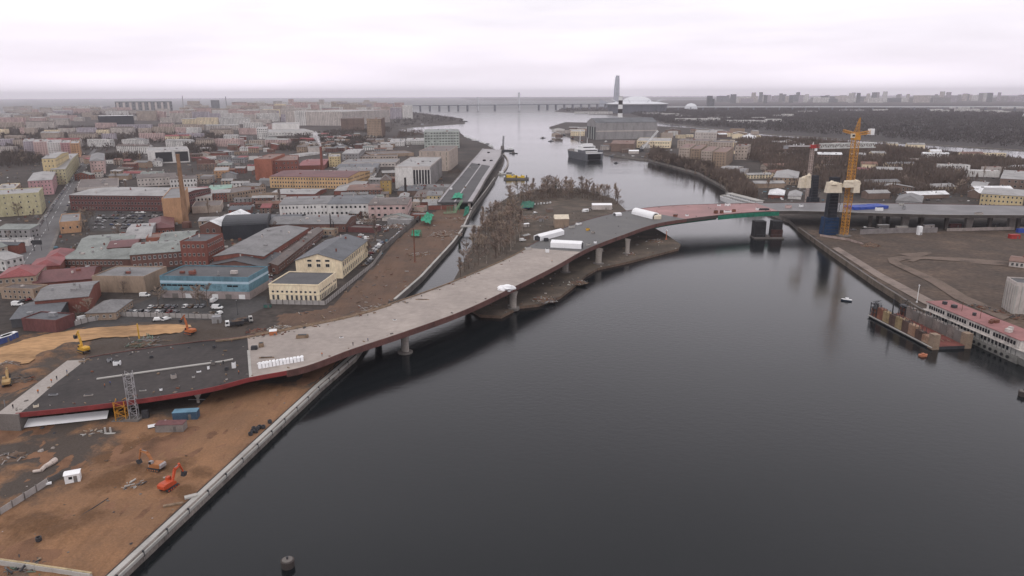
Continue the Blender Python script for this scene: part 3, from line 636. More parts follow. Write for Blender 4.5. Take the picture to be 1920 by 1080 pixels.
def blk(label, A, B, D, h, wl, rf, rt='flat', rh=0., win=None, name='building', cat='building', z0=3., fr=FRAME, over=.4, clutter=None, group=None, faces=True):
    """one building on the rectangle A-B (front wall, seen from the river) and D metres deep"""
    wl = W[wl] if isinstance(wl, str) else wl; rf = R[rf] if isinstance(rf, str) else rf
    u, n, L = frame(A, B); A = V(A.x, A.y); B = V(B.x, B.y)
    RECTS.append((A + u * (L / 2) + n * (D / 2), math.hypot(L, D) / 2, L, D, u))
    root = thing(name, label, cat, (A.x, A.y, z0), group=group)
    b = MB(wl); zt = z0 + h; b.ob(A, u, n, 0, L, 0, D, z0 - .6, zt)
    r = MB(rf)
    if rt == 'flat':
        for a0, a1, b0, b1 in ((0, L, -.02, .35), (0, L, D - .35, D + .02), (-.02, .35, .35, D - .35), (L - .35, L + .02, .35, D - .35)): b.ob(A, u, n, a0, a1, b0, b1, zt - .3, zt + .65)
        r.ob(A, u, n, .36, L - .36, .36, D - .36, zt, zt + .12)
    elif rt in 'uv':
        if rt == 'u': o, d, w_, LL, WW = A, u, n, L, D
        else: o, d, w_, LL, WW = B, n, -u, D, L
        for l in (0, LL):
            q = o + d * l; q1 = q + w_ * WW; qm_ = q + w_ * (WW / 2); b.face([(q.x, q.y, zt), (q1.x, q1.y, zt), (qm_.x, qm_.y, zt + rh)])
        e_ = over; k = rh * e_ / (WW / 2); th = .28
        r.ext([(-e_, zt - k + .02), (WW / 2, zt + rh + .02), (WW / 2, zt + rh + th), (-e_, zt - k + th)], V(o.x, o.y), d, w_, -e_, LL + e_)
        r.ext([(WW / 2, zt + rh + .02), (WW + e_, zt - k + .02), (WW + e_, zt - k + th), (WW / 2, zt + rh + th)], V(o.x, o.y), d, w_, -e_, LL + e_)
    elif rt == 'hip':
        e_ = over; s = min(L, D) / 2
        def q(a, c, z): p = A + u * a + n * c; return (p.x, p.y, z)
        if L >= D: r1, r2 = q(s, D / 2, zt + rh), q(L - s, D / 2, zt + rh)
        else: r1, r2 = q(L / 2, s, zt + rh), q(L / 2, D - s, zt + rh)
        c4 = [q(-e_, -e_, zt), q(L + e_, -e_, zt), q(L + e_, D + e_, zt), q(-e_, D + e_, zt)]
        if L >= D: fs = ((c4[0], c4[1], r2, r1), (c4[1], c4[2], r2), (c4[2], c4[3], r1, r2), (c4[3], c4[0], r1))
        else: fs = ((c4[0], c4[1], r1), (c4[1], c4[2], r2, r1), (c4[2], c4[3], r2), (c4[3], c4[0], r1, r2))
        for f in fs: r.face(f)
        r.ob(A, u, n, -e_, L + e_, -e_, D + e_, zt - .2, zt - .01)
    elif rt == 'barrel':
        N_ = 10
        pr = [(D / 2 - (D / 2 + .3) * math.cos(math.pi * k / N_), zt + rh * math.sin(math.pi * k / N_)) for k in range(N_ + 1)]
        r.ext(pr, A, u, n, -.3, L + .3)
    elif rt == 'mono':
        r.ext([(-over, zt + .02), (D + over, zt + rh), (D + over, zt + rh + .3), (-over, zt + .3)], A, u, n, -over, L + over)
        for l in (0, L):
            q = A + u * l; q1 = q + n * D; b.face([(q.x, q.y, zt), (q1.x, q1.y, zt), (q1.x, q1.y, zt + rh)])
        q, q1 = A + n * D, A + u * L + n * D; b.face([(q.x, q.y, zt), (q1.x, q1.y, zt), (q1.x, q1.y, zt + rh), (q.x, q.y, zt + rh)])
    b.build('wall', root); ro = r.build('roof', root)
    if win:
        cx = A + u * (L / 2) + n * (D / 2)
        for o, d, ln, nr in ((A, u, L, -n), (B, n, D, u), (A + n * D, -n, D, -u)):
            mid = o + d * (ln / 2)
            if nr.dot(V(-mid.x, -mid.y)) > 0 and ln > 3: windows(root, o, d, ln, nr, z0, h, win, fr)
    mp_ = mpp((A.x, A.y, zt))
    nc = clutter if clutter is not None else (0 if mp_ > 1.6 else min(7, int(L * D / 160)))
    if nc and rt in ('flat', 'u', 'v'):
        for k in range(nc):
            a, c = random.uniform(.12, .88) * L, random.uniform(.15, .85) * D
            p = A + u * a + n * c; zz = zt + .1
            if rt == 'u': zz = zt + rh * (1 - abs(c - D / 2) / (D / 2)) - .1
            if rt == 'v': zz = zt + rh * (1 - abs(a - L / 2) / (L / 2)) - .1
            s = random.choice([(1, 1, 1.6), (2.4, 1.6, 1.2), (1.4, 1.4, .8), (.7, .7, 2.2), (3.5, 2, 1.8) if rt == 'flat' else (.9, .9, 1.8)])
            x_ = MB(random.choice([W['grey'], W['brick'], W['pale'], STEEL])); x_.box((p.x, p.y, zz), s, None, math.atan2(u.y, u.x)); x_.build(random.choice(['vent', 'chimney']) if s[2] > 1.3 else 'skylight', ro)
    return root, A, B, u, n, L, D, zt
def bld(label, p1, p2, p3, h, wl, rf, rt='flat', rh=0., win=None, z0=3., maxd=400, **k):
    """p1,p2 front eave corners, p3 back right eave corner (photo pixels); h metres, or the pixel row of the wall foot when over 100"""
    if h > 100: h = top_z(p1[0], h, p1[1], z0) - z0
    A, B, C = (gp(*p, z0 + h) for p in (p1, p2, p3)); u, n, L = frame(A, B)
    e2 = V(C.x - B.x, C.y - B.y)
    if e2.length > L and mpp(B) < 1.5 or e2.length > 1.6 * L:
        n = e2.normalized(); u = V(n.y, -n.x); Lw = max(5, (B - A).xy.dot(u.xy)); A = V(B.x, B.y) - u * Lw; D = min(maxd, e2.length)
        if mpp(B) > .8: D = min(D, 110)
    else: D = min(maxd, max(4, e2.xy.dot(n.xy)), 2.5 * L)
    return blk(label, A, B, D, h, wl, rf, rt, rh, win, z0=z0, **k)
w2, w3, w4 = (2, 3.2, 1.3, 2.0), (3, 3.2, 1.3, 1.9), (4, 3.2, 1.3, 1.7)
T = bld
# --- yellow house by the canal
yf = T('low cream front wing with dark roof of the yellow house by the cleared earth', (505, 533), (597, 536), (630, 512), 562, 'cream', 'dark', 'flat', 0, None, name='house', cat='house', clutter=0)
root, A, B, u, n, L, D, zt = yf
windows(root, A, u, L, -n, 3, 3.4, (1, 2.6, 1.1, 2.6)); windows(root, A, u, L, -n, 7, 2.2, (1, 2.6, 1.1, .9))
windows(root, B, n, D, u, 3, 3.4, (1, 2.4, 1.1, 2.6)); windows(root, B, n, D, u, 7, 2.2, (1, 2.4, 1.1, .9))
b = MB(mat('cream moulding', (.72, .62, .44), .8, .1)); b.ob(A, u, n, -.15, L + .15, -.15, 0, 6.4, 6.7); b.ob(A, u, n, -.2, L + .2, -.2, 0, zt - .1, zt + .3); b.ob(B, u, n, 0, .15, 0, D, 6.4, 6.7); b.build('cornice', root)
yg = T('long cream gabled house with slate roof above the canal earthworks', (551, 490), (640, 489), (688, 451), 11.0, 'cream', 'slate', 'v', 4.2, None, name='house', cat='house', over=.7, clutter=3)
root, A, B, u, n, L, D, zt = yg
windows(root, B, n, D, u, 3, 11, (2, 4.2, 1.5, 2.8)); windows(root, A, u, L, -n, 8.5, 5, (1, 5.5, 2.2, 1.8, 6)); windows(root, A, u, L, -n, 12.4, 3, (1, 5.5, 2.6, 1.1, 7))
b = MB(mat('cream moulding', (0, 0, 0))); b.ob(B, u, n, 0, .18, 0, D, 8.2, 8.6)
for k in range(int(D / 4.2) + 1): b.ob(B, u, n, 0, .25, min(D - .5, k * D / int(D / 4.2)), min(D, k * D / int(D / 4.2) + .5), 3, zt)
b.build('pilaster', root)
# --- blue warehouse
root, A, B, u, n, L, D, zt = T('bright blue clad warehouse with a white stripe behind the row of parked cars', (299, 519), (465, 522), (494, 501), 558, 'blue', 'dark', 'flat', 0, None, name='warehouse', cat='warehouse', clutter=5)
h_ = zt - 3
for nm, z0_, z1_, m_ in (('stripe', .72, .83, mat('pale blue stripe', (.40, .52, .60), .6, .1)), ('plinth', .0, .36, mat('warehouse plinth', (.33, .28, .27), .9, .15))):
    b = MB(m_); b.ob(A, u, n, -.06, L + .06, -.08, 0, 3 + h_ * z0_, 3 + h_ * z1_); b.ob(B, u, n, 0, .08, 0, D, 3 + h_ * z0_, 3 + h_ * z1_); b.build(nm, root)
k_ = int(L / 3.0)
for i in range(k_):
    b = MB(mat('blue panel', (.16, .29, .35), .5, .25, .5)); b.ob(A, u, n, i * L / k_ + .05, (i + 1) * L / k_ - .05, -.07 - random.uniform(0, .04), -.01, 3 + h_ * .36, 3 + h_ * .72); b.build('panel', root)
for i in range(0, k_ - 2):
    if random.random() < .85 and (i < k_ * .55 or i > k_ * .66):
        b = MB(GLASS); b.ob(A, u, n, i * L / k_ + .4, (i + 1) * L / k_ + .1, -.16, -.1, 3 + h_ * .58, 3 + h_ * .66); b.build('window', root)
for i in range(6):
    b = MB(WHITEP if i % 2 else CONCD); a_ = 6 + i * L / 6.6; b.ob(A, u, n, a_, a_ + 3.4, -.16, -.08, 3.1, 5.6); b.build('gate', root)
# --- left city, near blocks (label, front-left eave, front-right eave, back-right eave, foot row or height, ...)
T('brick hall with a broad dark pitched roof behind the blue warehouse', (384, 500), (498, 502), (492, 478), 6.0, 'oldbrick', 'dark', 'v', 4.0, None)
T('long factory hall with mottled grey roof and brick side running towards the white factory', (421, 470), (494, 481), (578, 428), 9.5, 'brick', 'grey', 'v', 2.2, (1, 4, 1.4, 2.6))
T('narrow brick workshop in the lane left of the long cream gabled house', (496, 497), (520, 498), (606, 430), 5.5, 'oldbrick', 'brown', 'v', 1.6, (1, 3.6, 1.2, 1.8))
T('three-storey red brick block with flat dark roof beside the black barrel roof', (344, 451), (386, 454), (418, 439), 497, 'brick', 'dark', 'flat', 0, (3, 3.0, 1.3, 1.7), clutter=3)
T('two-storey brick building with white window surrounds and grey green roof', (247, 472), (344, 471), (350, 449), 499, 'oldbrick', 'green', 'u', 2.4, (2, 3.0, 1.3, 1.9), fr=WHITEP)
T('low brick workshop under a long grey green metal roof', (116, 486), (247, 486), (262, 463), 500, 'oldbrick', 'green', 'u', 3.0, (1, 2.6, 1.2, 1.8))
T('grey roof hall with a raised lantern south of the factory car park', (150, 463), (246, 465), (262, 436), 7, 'oldbrick', 'green', 'u', 3.2, None)
T('hall with a grey sawn-off roof right of the maroon sheds', (235, 446), (282, 447), (292, 418), 9, 'grey', 'light', 'u', 2.5, (1, 3, 1.4, 1.4))
T('maroon metal roof shed with white roof vents', (205, 461), (255, 462), (266, 447), 8.5, 'brick', 'maroon', 'u', 1.8, None)
T('pale grey green hip roof workshop left of the red brick block', (300, 452), (362, 452), (372, 432), 9, 'oldbrick', 'green', 'u', 2.8, None)
T('small red brick box roof between the grey green roofs', (275, 446), (304, 446), (309, 437), 9.5, 'orangebrick', 'rust', 'flat', 0, None, clutter=0)
T('dark red hip roof house at the edge of the car park', (278, 424), (326, 426), (326, 408), 6, 'brick', 'maroon', 'hip', 3.6, (1, 3, 1.2, 1.6))
T('small white cube building behind the red brick block', (302, 426), (316, 426), (319, 421), 434, 'white', 'light', 'flat', 0, None, clutter=0)
T('brick gabled hall with a brilliant white roof', (374, 424), (414, 424), (470, 401), 441, 'oldbrick', 'white', 'v', 4.0, (1, 5, 1.8, 2.6, 5), clutter=1)
T('dark barrel roofed hall next to the white roofed hall', (416, 424), (500, 420), (508, 404), 450, 'charcoal', 'black', 'barrel', 4, None)
T('dark lean-to roof behind the black barrel hall', (490, 413), (560, 412), (566, 402), 7, 'dark', 'slate', 'u', 2, None)
T('red roofed brick workshop by the street corner', (84, 485), (128, 484), (140, 467), 5, 'brick', 'red', 'hip', 3, None)
T('old brick house with bright red roof at the left edge', (0, 516), (66, 516), (86, 497), 543, 'tan', 'red', 'hip', 3.4, (2, 3, 1.1, 1.6))
T('red roofed wing in front of the low brick workshop', (58, 498), (112, 497), (124, 481), 5.5, 'brick', 'red', 'hip', 2.6, None)
T('long brick shed under a dark maroon roof', (70, 524), (172, 523), (190, 499), 537, 'brick', 'maroon', 'u', 3.4, (1, 3, 1.4, 1.2))
T('brown shed with grey felt roof left of blue warehouse', (172, 519), (270, 520), (302, 501), 548, 'tan', 'grey', 'flat', 0, None, clutter=3)
T('brown plastered store with grey roof behind the small hip roof house', (84, 545), (165, 556), (186, 527), 572, 'brick', 'grey', 'u', 2.0, None)
T('low tan annex below the red roofed old house', (0, 541), (62, 544), (66, 534), 560, 'tan', 'brown', 'flat', 0, (2, 3, 1, 1.2), clutter=1)
T('grey hip roof cottage with pale walls by the car park entrance', (174, 578), (216, 585), (248, 562), 592, 'tan', 'grey', 'hip', 2.6, (1, 3, .9, 1.2), name='cottage', cat='cottage')
T('dark grey shed with low pitched roof beside the white vans', (36, 586), (108, 592), (140, 561), 4.2, 'dark', 'slate', 'u', 2.2, None, name='shed', cat='shed')
T('maroon walled shed with dark roof at the end of the pale fence', (40, 599), (104, 603), (118, 588), 620, 'red', 'slate', 'flat', 0, None, clutter=1, name='shed', cat='shed')
T('yellow kiosk house with grey flat roof beside the street', (112, 414), (149, 415), (151, 400), 434, 'orange', 'grey', 'flat', 0, (1, 5, 1.2, 1.6), clutter=2)
# --- long red factory and its neighbours
T('long red brick factory with a pale grey roof behind the crowded car park', (129, 366), (333, 368), (331, 352), 394, 'red', 'light', 'u', 1.8, (3, 3.4, 1.6, 2.2))
T('blank orange gable house between red factory and brick chimney', (304, 372), (338, 372), (352, 352), 419, 'orange', 'grey', 'flat', 0, None, clutter=0)
T('white striped workshop right of the brick chimney', (352, 374), (397, 369), (399, 356), 391, 'pale', 'light', 'flat', 0, (2, 3.4, 1.6, 2.2), clutter=2)
T('grey hall with brown roof below the white striped workshop', (358, 391), (414, 386), (418, 376), 6, 'beige', 'brown', 'flat', 0, None, clutter=1)
T('octagonal looking brick house with a white roof', (396, 367), (431, 361), (432, 355), 384, 'brick', 'light', 'hip', 1.6, (3, 3, 1.2, 1.6))
T('red roofed house right of the chimney top', (349, 366), (391, 362), (390, 350), 5, 'brick', 'red', 'u', 2.6, None)
T('green copper roof hall behind the octagonal brick house', (391, 357), (434, 355), (436, 346), 6, 'brick', 'mint', 'u', 1.6, None)
T('tan brick workshop row right of the octagonal brick house', (428, 364), (498, 352), (496, 343), 378, 'tan', 'brown', 'flat', 0, (2, 4, 1.6, 2.2), clutter=3)
T('small orange house among the sheds', (401, 320), (429, 320), (430, 313), 333, 'orange', 'light', 'flat', 0, (2, 4, 1.3, 1.5), clutter=0)
T('long low white office strip by the railway', (396, 297), (446, 294), (447, 291), 302, 'white', 'light', 'flat', 0, (1, 4, 2, 1.5), clutter=0)
T('pale grey workshop with brown roof left of the chimney', (256, 335), (330, 331), (330, 324), 351, 'pale', 'brown', 'u', 2, (2, 4, 1.3, 1.6))
T('white two-storey house cut by the chimney', (318, 336), (368, 334), (369, 329), 353, 'white', 'brown', 'u', 1.6, (2, 3.6, 1.4, 2.4))
T('black and white modern office block with broad dark glazing', (276, 281), (354, 281), (350, 275), 304, 'white', 'light', 'flat', 0, None, clutter=3)
T('small white gable house in front of the modern office', (286, 305), (303, 303), (305, 298), 314, 'white', 'grey', 'v', 2.5, (2, 4, 1.2, 1.6))
T('red brown apartment house right of the street', (168, 301), (195, 301), (196, 288), 325, 'rose', 'grey', 'hip', 3, (4, 4, 1.2, 1.6))
T('low pale walled depot yard behind the red factory', (146, 349), (222, 349), (222, 334), 354, 'pale', 'brown', 'flat', 0, None, clutter=5)
T('pink corner house with grey roof on the left of the street', (54, 336), (97, 337), (104, 322), 363, 'pink', 'light', 'hip', 2.5, (4, 3.4, 1, 1.5))
T('yellow green blank walled house at the left edge', (-12, 364), (72, 362), (80, 352), 404, 'olive', 'light', 'flat', 0, (4, 6, .9, 1.3), clutter=4)
T('cream house with pale roof behind the pink corner house', (82, 296), (103, 297), (128, 285), 342, 'yellow', 'light', 'u', 2, (5, 4, 1.1, 1.6))
T('olive apartment terrace facing the street', (97, 316), (122, 317), (146, 288), 344, 'olive', 'light', 'u', 2.5, (5, 4, 1.1, 1.6))
T('pale house with white roof at the left edge above the green house', (-4, 352), (28, 354), (38, 344), 9, 'cream', 'light', 'flat', 0, (3, 3.5, 1, 1.5))
# colourful apartment row
for k, (x0, x1, c, nm) in enumerate(((43, 62, 'lilac', 'lilac'), (62, 88, 'rose', 'rose pink'), (88, 113, 'white', 'white'), (113, 131, 'pink', 'dusky pink'), (131, 148, 'orange', 'orange'))):
    T(nm + ' section of the colourful apartment row up the street', (x0, 265 + k), (x1, 265 + k), (x1 + 2, 260 + k), 290 + k, c, 'light', 'flat', 0, (6, 4, 1.4, 1.7))
# --- centre
T('white two-storey factory wing with grouped dark windows', (527, 381), (616, 382), (626, 367), 403, 'white', 'grey', 'u', 1.5, (2, 3.2, 1.2, 1.9), fr=W['white'])
T('middle white factory wing with paired windows and grey roof', (616.5, 381), (692, 382), (706, 366), 403, 'white', 'slate', 'u', 1.5, (2, 4.2, 1.9, 1.9), fr=W['white'])
T('pinkish end wing of the white factory with a brown roof', (693, 382), (764, 384), (772, 370), 406, 'rose', 'brown', 'u', 1.5, (2, 5.5, 2.6, 1.9))
T('long low brick shed with grey roof below the white factory', (500, 421), (648, 420), (664, 404), 436, 'oldbrick', 'grey', 'u', 2.4, (1, 5, 1.2, 1.6))
T('grey roof depot left of the long brick shed', (470, 419), (520, 420), (526, 408), 6, 'beige', 'grey', 'u', 1.6, None)
T('maroon walled low store by the yard of scrap', (652, 427), (704, 429), (706, 424), 435, 'red', 'brown', 'flat', 0, None, clutter=0)
T('small yellow house beside the viaduct end', (801, 366), (829, 367), (832, 358), 379, 'yellow', 'grey', 'u', 1.8, (2, 4, 1.3, 1.6))
T('brown brick house left of the small yellow house', (776, 370), (800, 370), (812, 356), 380, 'tan', 'brown', 'u', 2, (2, 4, 1.2, 1.4))
T('ochre brick tower with pyramid top in the works', (713, 338), (732, 338), (734, 333), 364, 'ochre', 'brown', 'hip', 5, (4, 5, 1, 1.4), clutter=0)
T('grey modern printing works with dark fin facade', (747, 309), (806, 313), (827, 295), 348, 'pale', 'light', 'flat', 0, None, clutter=6)
T('second grey works hall behind the dark fin facade', (790, 282), (842, 284), (858, 274), 318, 'beige', 'brown', 'flat', 0, (4, 9, .8, 5), clutter=4)
T('pale green six-storey panel block by the bay', (795, 247), (861, 247), (858, 241), 277, 'palegreen', 'green', 'flat', 0, (6, 6, 3.4, 2.0), clutter=5)
T('apricot yellow factory with dark red mansard roof', (505, 331), (652, 333), (651, 320), 352, 'apricot', 'maroon', 'u', 3, (3, 3.4, 1.5, 1.9))
T('yellow end house above the red gallery roof', (616, 294), (638, 294), (638, 289), 312, 'yellow', 'light', 'flat', 0, (4, 4, 1.2, 1.6))
T('long red roofed gallery behind the yellow factory', (548, 318), (608, 310), (622, 298), 6, 'brick', 'red', 'u', 2.5, None)
T('big orange brick warehouse with a blank left wall', (480, 298), (508, 299), (534, 289), 336, 'orangebrick', 'rust', 'flat', 0, None, clutter=3)
T('dark red brick wing right of the orange brick warehouse', (508, 300), (558, 301), (560, 291), 333, 'brick', 'rust', 'flat', 0, (4, 5, 1.6, 2), clutter=2)
T('grey hall with broad pale hipped roof below the ochre tower', (627, 357), (676, 357), (690, 340), 4.5, 'brick', 'light', 'hip', 3, None)
T('brown brick row between grey hall and ochre tower', (655, 352), (716, 356), (722, 345), 362, 'oldbrick', 'rust', 'u', 2, (2, 4, 1.6, 1.6))
T('long shed with maroon doors left of grey hall', (505, 364), (590, 364), (596, 354), 370, 'brick', 'light', 'u', 1.6, None)
T('grey long shed roof in front of printing works, first row', (628, 325), (697, 324), (706, 312), 7, 'beige', 'grey', 'u', 1.8, (1, 4, 2, 1.4))
T('dark long shed roof behind the yellow factory', (630, 316), (708, 315), (712, 306), 7, 'grey', 'slate', 'u', 1.8, (1, 4, 2, 1.4))
T('pale flat sheds left of the printing works', (640, 306), (742, 305), (742, 298), 6, 'pale', 'grey', 'flat', 0, (1, 5, 2.6, 1.6))
T('low white windowed shed behind the grey hall', (654, 333), (702, 331), (706, 325), 338, 'white', 'grey', 'flat', 0, (1, 3.6, 2, 1.8))
T('grey gabled depot right of the yellow end house', (642, 288), (672, 288), (687, 277), 300, 'grey', 'light', 'u', 2, (2, 5, 1.6, 1.4))
T('long grey depot with a row of roof windows', (672, 296), (745, 293), (747, 287), 300, 'beige', 'brown', 'flat', 0, (1, 5, 2.4, 1.6))
T('low brown storage roof right of the depot', (695, 290), (776, 287), (778, 282), 5, 'tan', 'brown', 'flat', 0, None)
T('white complex of small blocks left of the pale green block', (731, 266), (758, 266), (760, 260), 274, 'white', 'light', 'flat', 0, (2, 5, 2, 1.5))
T('cream office strip against the pale green block', (760, 265), (795, 264), (796, 259), 272, 'white', 'light', 'flat', 0, (2, 4, 1.6, 1.5))
T('long grey sheds under the chimney right of white factory', (740, 362), (790, 358), (800, 348), 5, 'brown', 'slate', 'u', 1.5, None)
T('white cottage at the foot of the black chimney', (748, 370), (765, 370), (768, 363), 377, 'white', 'light', 'v', 1.6, (1, 3, 1.2, 1.4))
T('grey flat factory roof along the viaduct', (770, 352), (842, 352), (846, 346), 5, 'grey', 'grey', 'flat', 0, None)
T('white long depot behind the red gallery', (562, 291), (601, 286), (602, 283), 294, 'white', 'light', 'flat', 0, None, clutter=0)
T('dark brown apartment slab behind the white depots', (639, 222), (682, 222), (684, 217), 245, 'brown', 'brown', 'flat', 0, (9, 4, 2.0, 1.4), clutter=2)
T('tan apartment tower with ribbed side right of the dark slab', (691, 222), (714, 223), (730, 217), 256, 'tan', 'brown', 'flat', 0, (11, 4, 1.2, 1.6), clutter=2)
T('big white windowless mall block', (509, 233), (560, 232), (562, 227), 250, 'white', 'light', 'flat', 0, None, clutter=0)
T('lower white podium strip in front of the mall block', (505, 248), (588, 246), (590, 241), 255, 'white', 'light', 'flat', 0, (1, 8, 4, 1.6), clutter=3)
T('white striped office left of the mall', (480, 242), (500, 241), (503, 237), 262, 'white', 'light', 'flat', 0, (5, 5, 2.4, 2.4), clutter=0)
T('black glass office block with a white roof crown', (185, 217), (250, 217), (250, 213), 234, 'charcoal', 'white', 'flat', 0, None, clutter=4)
T('very long dark block with pale buttresses before the sea', (222, 190), (322, 190), (320, 188), 206, 'slate', 'dark', 'flat', 0, (3, 24, 9, 9), clutter=0)
T('tall grey tower beside the long dark block', (320, 181), (341, 181), (343, 179), 203, 'grey', 'grey', 'v', 12, (14, 6, 3, 2), clutter=0)
T('stepped grey tower pair near the sea', (395, 188), (411, 188), (412, 186), 206, 'slate', 'grey', 'flat', 0, (10, 6, 3, 2), clutter=0)
T('taller half of the stepped tower pair', (411, 181), (422, 181), (423, 179), 206, 'slate', 'grey', 'flat', 0, (14, 6, 3, 2), clutter=0)
T('long white ribbed apartment slab, western half', (551, 209), (640, 208), (640, 204), 236, 'white', 'light', 'flat', 0, (12, 7, 2.6, 1.6), clutter=4)
T('long white ribbed apartment slab, eastern half', (640, 210), (730, 206), (732, 202), 236, 'pale', 'light', 'flat', 0, (12, 7, 2.6, 1.6), clutter=4)
T('white apartment tower at the end of the peninsula slabs', (754, 198), (773, 198), (775, 195), 223, 'white', 'light', 'flat', 0, (15, 6, 2.6, 1.6), clutter=1)
T('thin pale tower left of the white peninsula tower', (730, 203), (753, 202), (754, 199), 225, 'lilac', 'light', 'flat', 0, (14, 6, 2.6, 1.6), clutter=1)
# dark fins of the printing works and glazing of the modern office
ob = [o for o in ALL if 'printing works with dark' in o['label']][0]; A, B = gp(747, 309, 3), gp(806, 313, 3)
def face_of(lbl): return next(o for o in ALL if o.get('label', '').startswith(lbl))
def cladding(lbl, idx, parts):
    """boxes on a wall: idx 0 front, 1 right; (a0,a1,z0,z1 fractions, depth, material, name)"""
    o = face_of(lbl); i = next(k for k, r in enumerate(RECTS) if (r[0] - r[4] * (r[2] / 2) - V(-r[4].y, r[4].x) * (r[3] / 2) - V(o.location.x, o.location.y)).length < .01)
    c, _, L, D, u = RECTS[i]; n = V(-u.y, u.x); A = c - u * (L / 2) - n * (D / 2); hh = max(v.co.z for v in next(ch for ch in o.children if ch.name.startswith('wall')).data.vertices)
    for a0, a1, z0, z1, dp, m_, nm in parts:
        b = MB(m_)
        if idx == 0: b.ob(A, u, n, a0 * L, a1 * L, -dp, -.01, 3 + z0 * hh, 3 + z1 * hh)
        else: b.ob(A + u * L, u, n, .01, dp, a0 * D, a1 * D, 3 + z0 * hh, 3 + z1 * hh)
        b.build(nm, o)
cladding('grey modern printing', 0, [(.5, .99, .04, .84, .15, mat('dark glazing', (.03, .03, .033), .4, .2), 'glazing')] + [(.5 + .49 * k / 6, .5 + .49 * k / 6 + .02, .04, .84, .9, W['white'], 'fin') for k in range(7)] + [(.0, .5, .0, .95, .12, W['white'], 'cladding')])
cladding('grey modern printing', 1, [(k / 14, k / 14 + .02, .0, .94, .6, W['grey'], 'fin') for k in range(15)])
cladding('black and white modern', 0, [(.18, .58, .1, .86, .2, mat('dark glazing', (0, 0, 0)), 'glazing'), (.66, .97, .1, .86, .2, mat('dark glazing', (0, 0, 0)), 'glazing')])
cladding('very long dark', 0, [(k / 9 + .02, k / 9 + .06, 0, .9, 2, W['pale'], 'buttress') for k in range(9)])
cladding('tan apartment tower', 1, [(k / 8, k / 8 + .05, 0, 1, .8, W['brown'], 'rib') for k in range(9)])
# --- right bank
g_ = gp(1117, 262); hu = V(math.cos(.2), math.sin(.2)); hl = 117 * mpp(g_) * 1.04
root = blk('huge grey shipyard assembly hall with a columned gable end', g_, g_ + hu * hl, 74, (262 - 231) * mpp(g_), 'grey', 'slate', 'u', 10, None, name='shipyard_hall', cat='assembly hall', clutter=0)[0]
for k in range(7): b = MB(W['palegreen'] if k % 2 else W['dark']); b.ob(g_, hu, V(-hu.y, hu.x), -1.2, -.02, 4 + k * 9.6, 4 + k * 9.6 + (2.5 if k % 2 else 7), 3, 3 + 30); b.build('gable_column' if k % 2 else 'door', root)
b = MB(W['pale']); b.ob(g_, hu, V(-hu.y, hu.x), 0, hl, -.5, -.02, 22, 24.5); b.build('band', root)
T('cream workshop in front of the shipyard hall door', (1070, 247), (1096, 247), (1097, 242), 255, 'cream', 'light', 'flat', 0, (2, 6, 2, 1.8), clutter=0)
T('long ochre yellow workshops below the shipyard hall', (1121, 252), (1222, 249), (1224, 243), 263, 'yellow', 'brown', 'flat', 0, (2, 8, 3, 2), clutter=3)
T('cream shipyard office with rows of windows', (1191, 267), (1258, 265), (1260, 259), 280, 'cream', 'light', 'flat', 0, (2, 5, 2.6, 2), clutter=2)
T('dark gabled boat shed with white lettered banner', (1150, 266), (1188, 270), (1194, 262), 280, 'brown', 'rust', 'u', 3, None)
for k, (x0, x1, yt, yb) in enumerate(((1274, 1294, 277, 302), (1296, 1314, 279, 305), (1316, 1336, 283, 309), (1338, 1362, 285, 314))):
    T(('first', 'second', 'third', 'fourth')[k] + ' cream brown apartment block of the stepped row behind the wooded shore', (x0, yt), (x1, yt + 1), (x1 + 14, yt - 9), yb, 'tan' if k % 2 else 'beige', 'rust', 'flat', 0, (5 + k % 2, 4, 1.6, 1.5), clutter=2)
for k, (x0, x1, yt, yb) in enumerate(((1268, 1330, 265, 279), (1330, 1372, 268, 285), (1378, 1402, 275, 300))):
    T(('long', 'middle', 'short')[k] + ' cream apartment slab behind the stepped row', (x0, yt), (x1, yt), (x1 + 6, yt - 4), yb, 'beige', 'brown', 'flat', 0, (4, 5, 1.8, 1.6))
T('white flat building inland of the apartment row', (1305, 246), (1344, 249), (1345, 243), 262, 'pale', 'light', 'flat', 0, (3, 6, 2, 1.6))
T('pale yellow blank sided block inland of the apartment row', (1348, 266), (1376, 268), (1378, 263), 281, 'cream', 'light', 'flat', 0, None)
T('white villa with several roof peaks among bare trees', (1389, 260), (1417, 260), (1418, 255), 268, 'white', 'white', 'hip', 5, (2, 5, 2, 1.6))
T('grey roofed low hall near the wooded shore, left', (1352, 316), (1376, 321), (1394, 312), 5, 'pale', 'light', 'u', 2, None)
T('grey roofed low hall near the wooded shore, right', (1376, 322), (1394, 324), (1404, 316), 4.5, 'pale', 'grey', 'u', 2, None)
T('brown house with grey hipped roof left of the far crane', (1450, 333), (1496, 334), (1499, 322), 346, 'tan', 'light', 'hip', 4, (2, 5, 1.6, 1.8))
T('small white roofed house by the pylon foot', (1440, 366), (1470, 366), (1472, 357), 372, 'brick', 'white', 'hip', 3, None, name='house', cat='house')
T('small white and grey roofed house beside the dark pylon', (1477, 368), (1502, 368), (1504, 360), 374, 'white', 'light', 'hip', 3, None, name='house', cat='house')
T('grey hip roof hall behind the eastern deck', (1678, 379), (1728, 379), (1732, 368), 4, 'grey', 'grey', 'hip', 4.5, None)
T('bright yellow three-storey house behind the eastern deck', (1840, 362), (1920, 368), (1922, 356), 386, 'yellow', 'light', 'hip', 2.5, (3, 3.4, 1.2, 1.7), fr=W['white'])
T('broad grey brown gabled factory at the right edge', (1876, 335), (1935, 338), (1940, 322), 352, 'brown', 'light', 'u', 5, (2, 6, 2, 2))
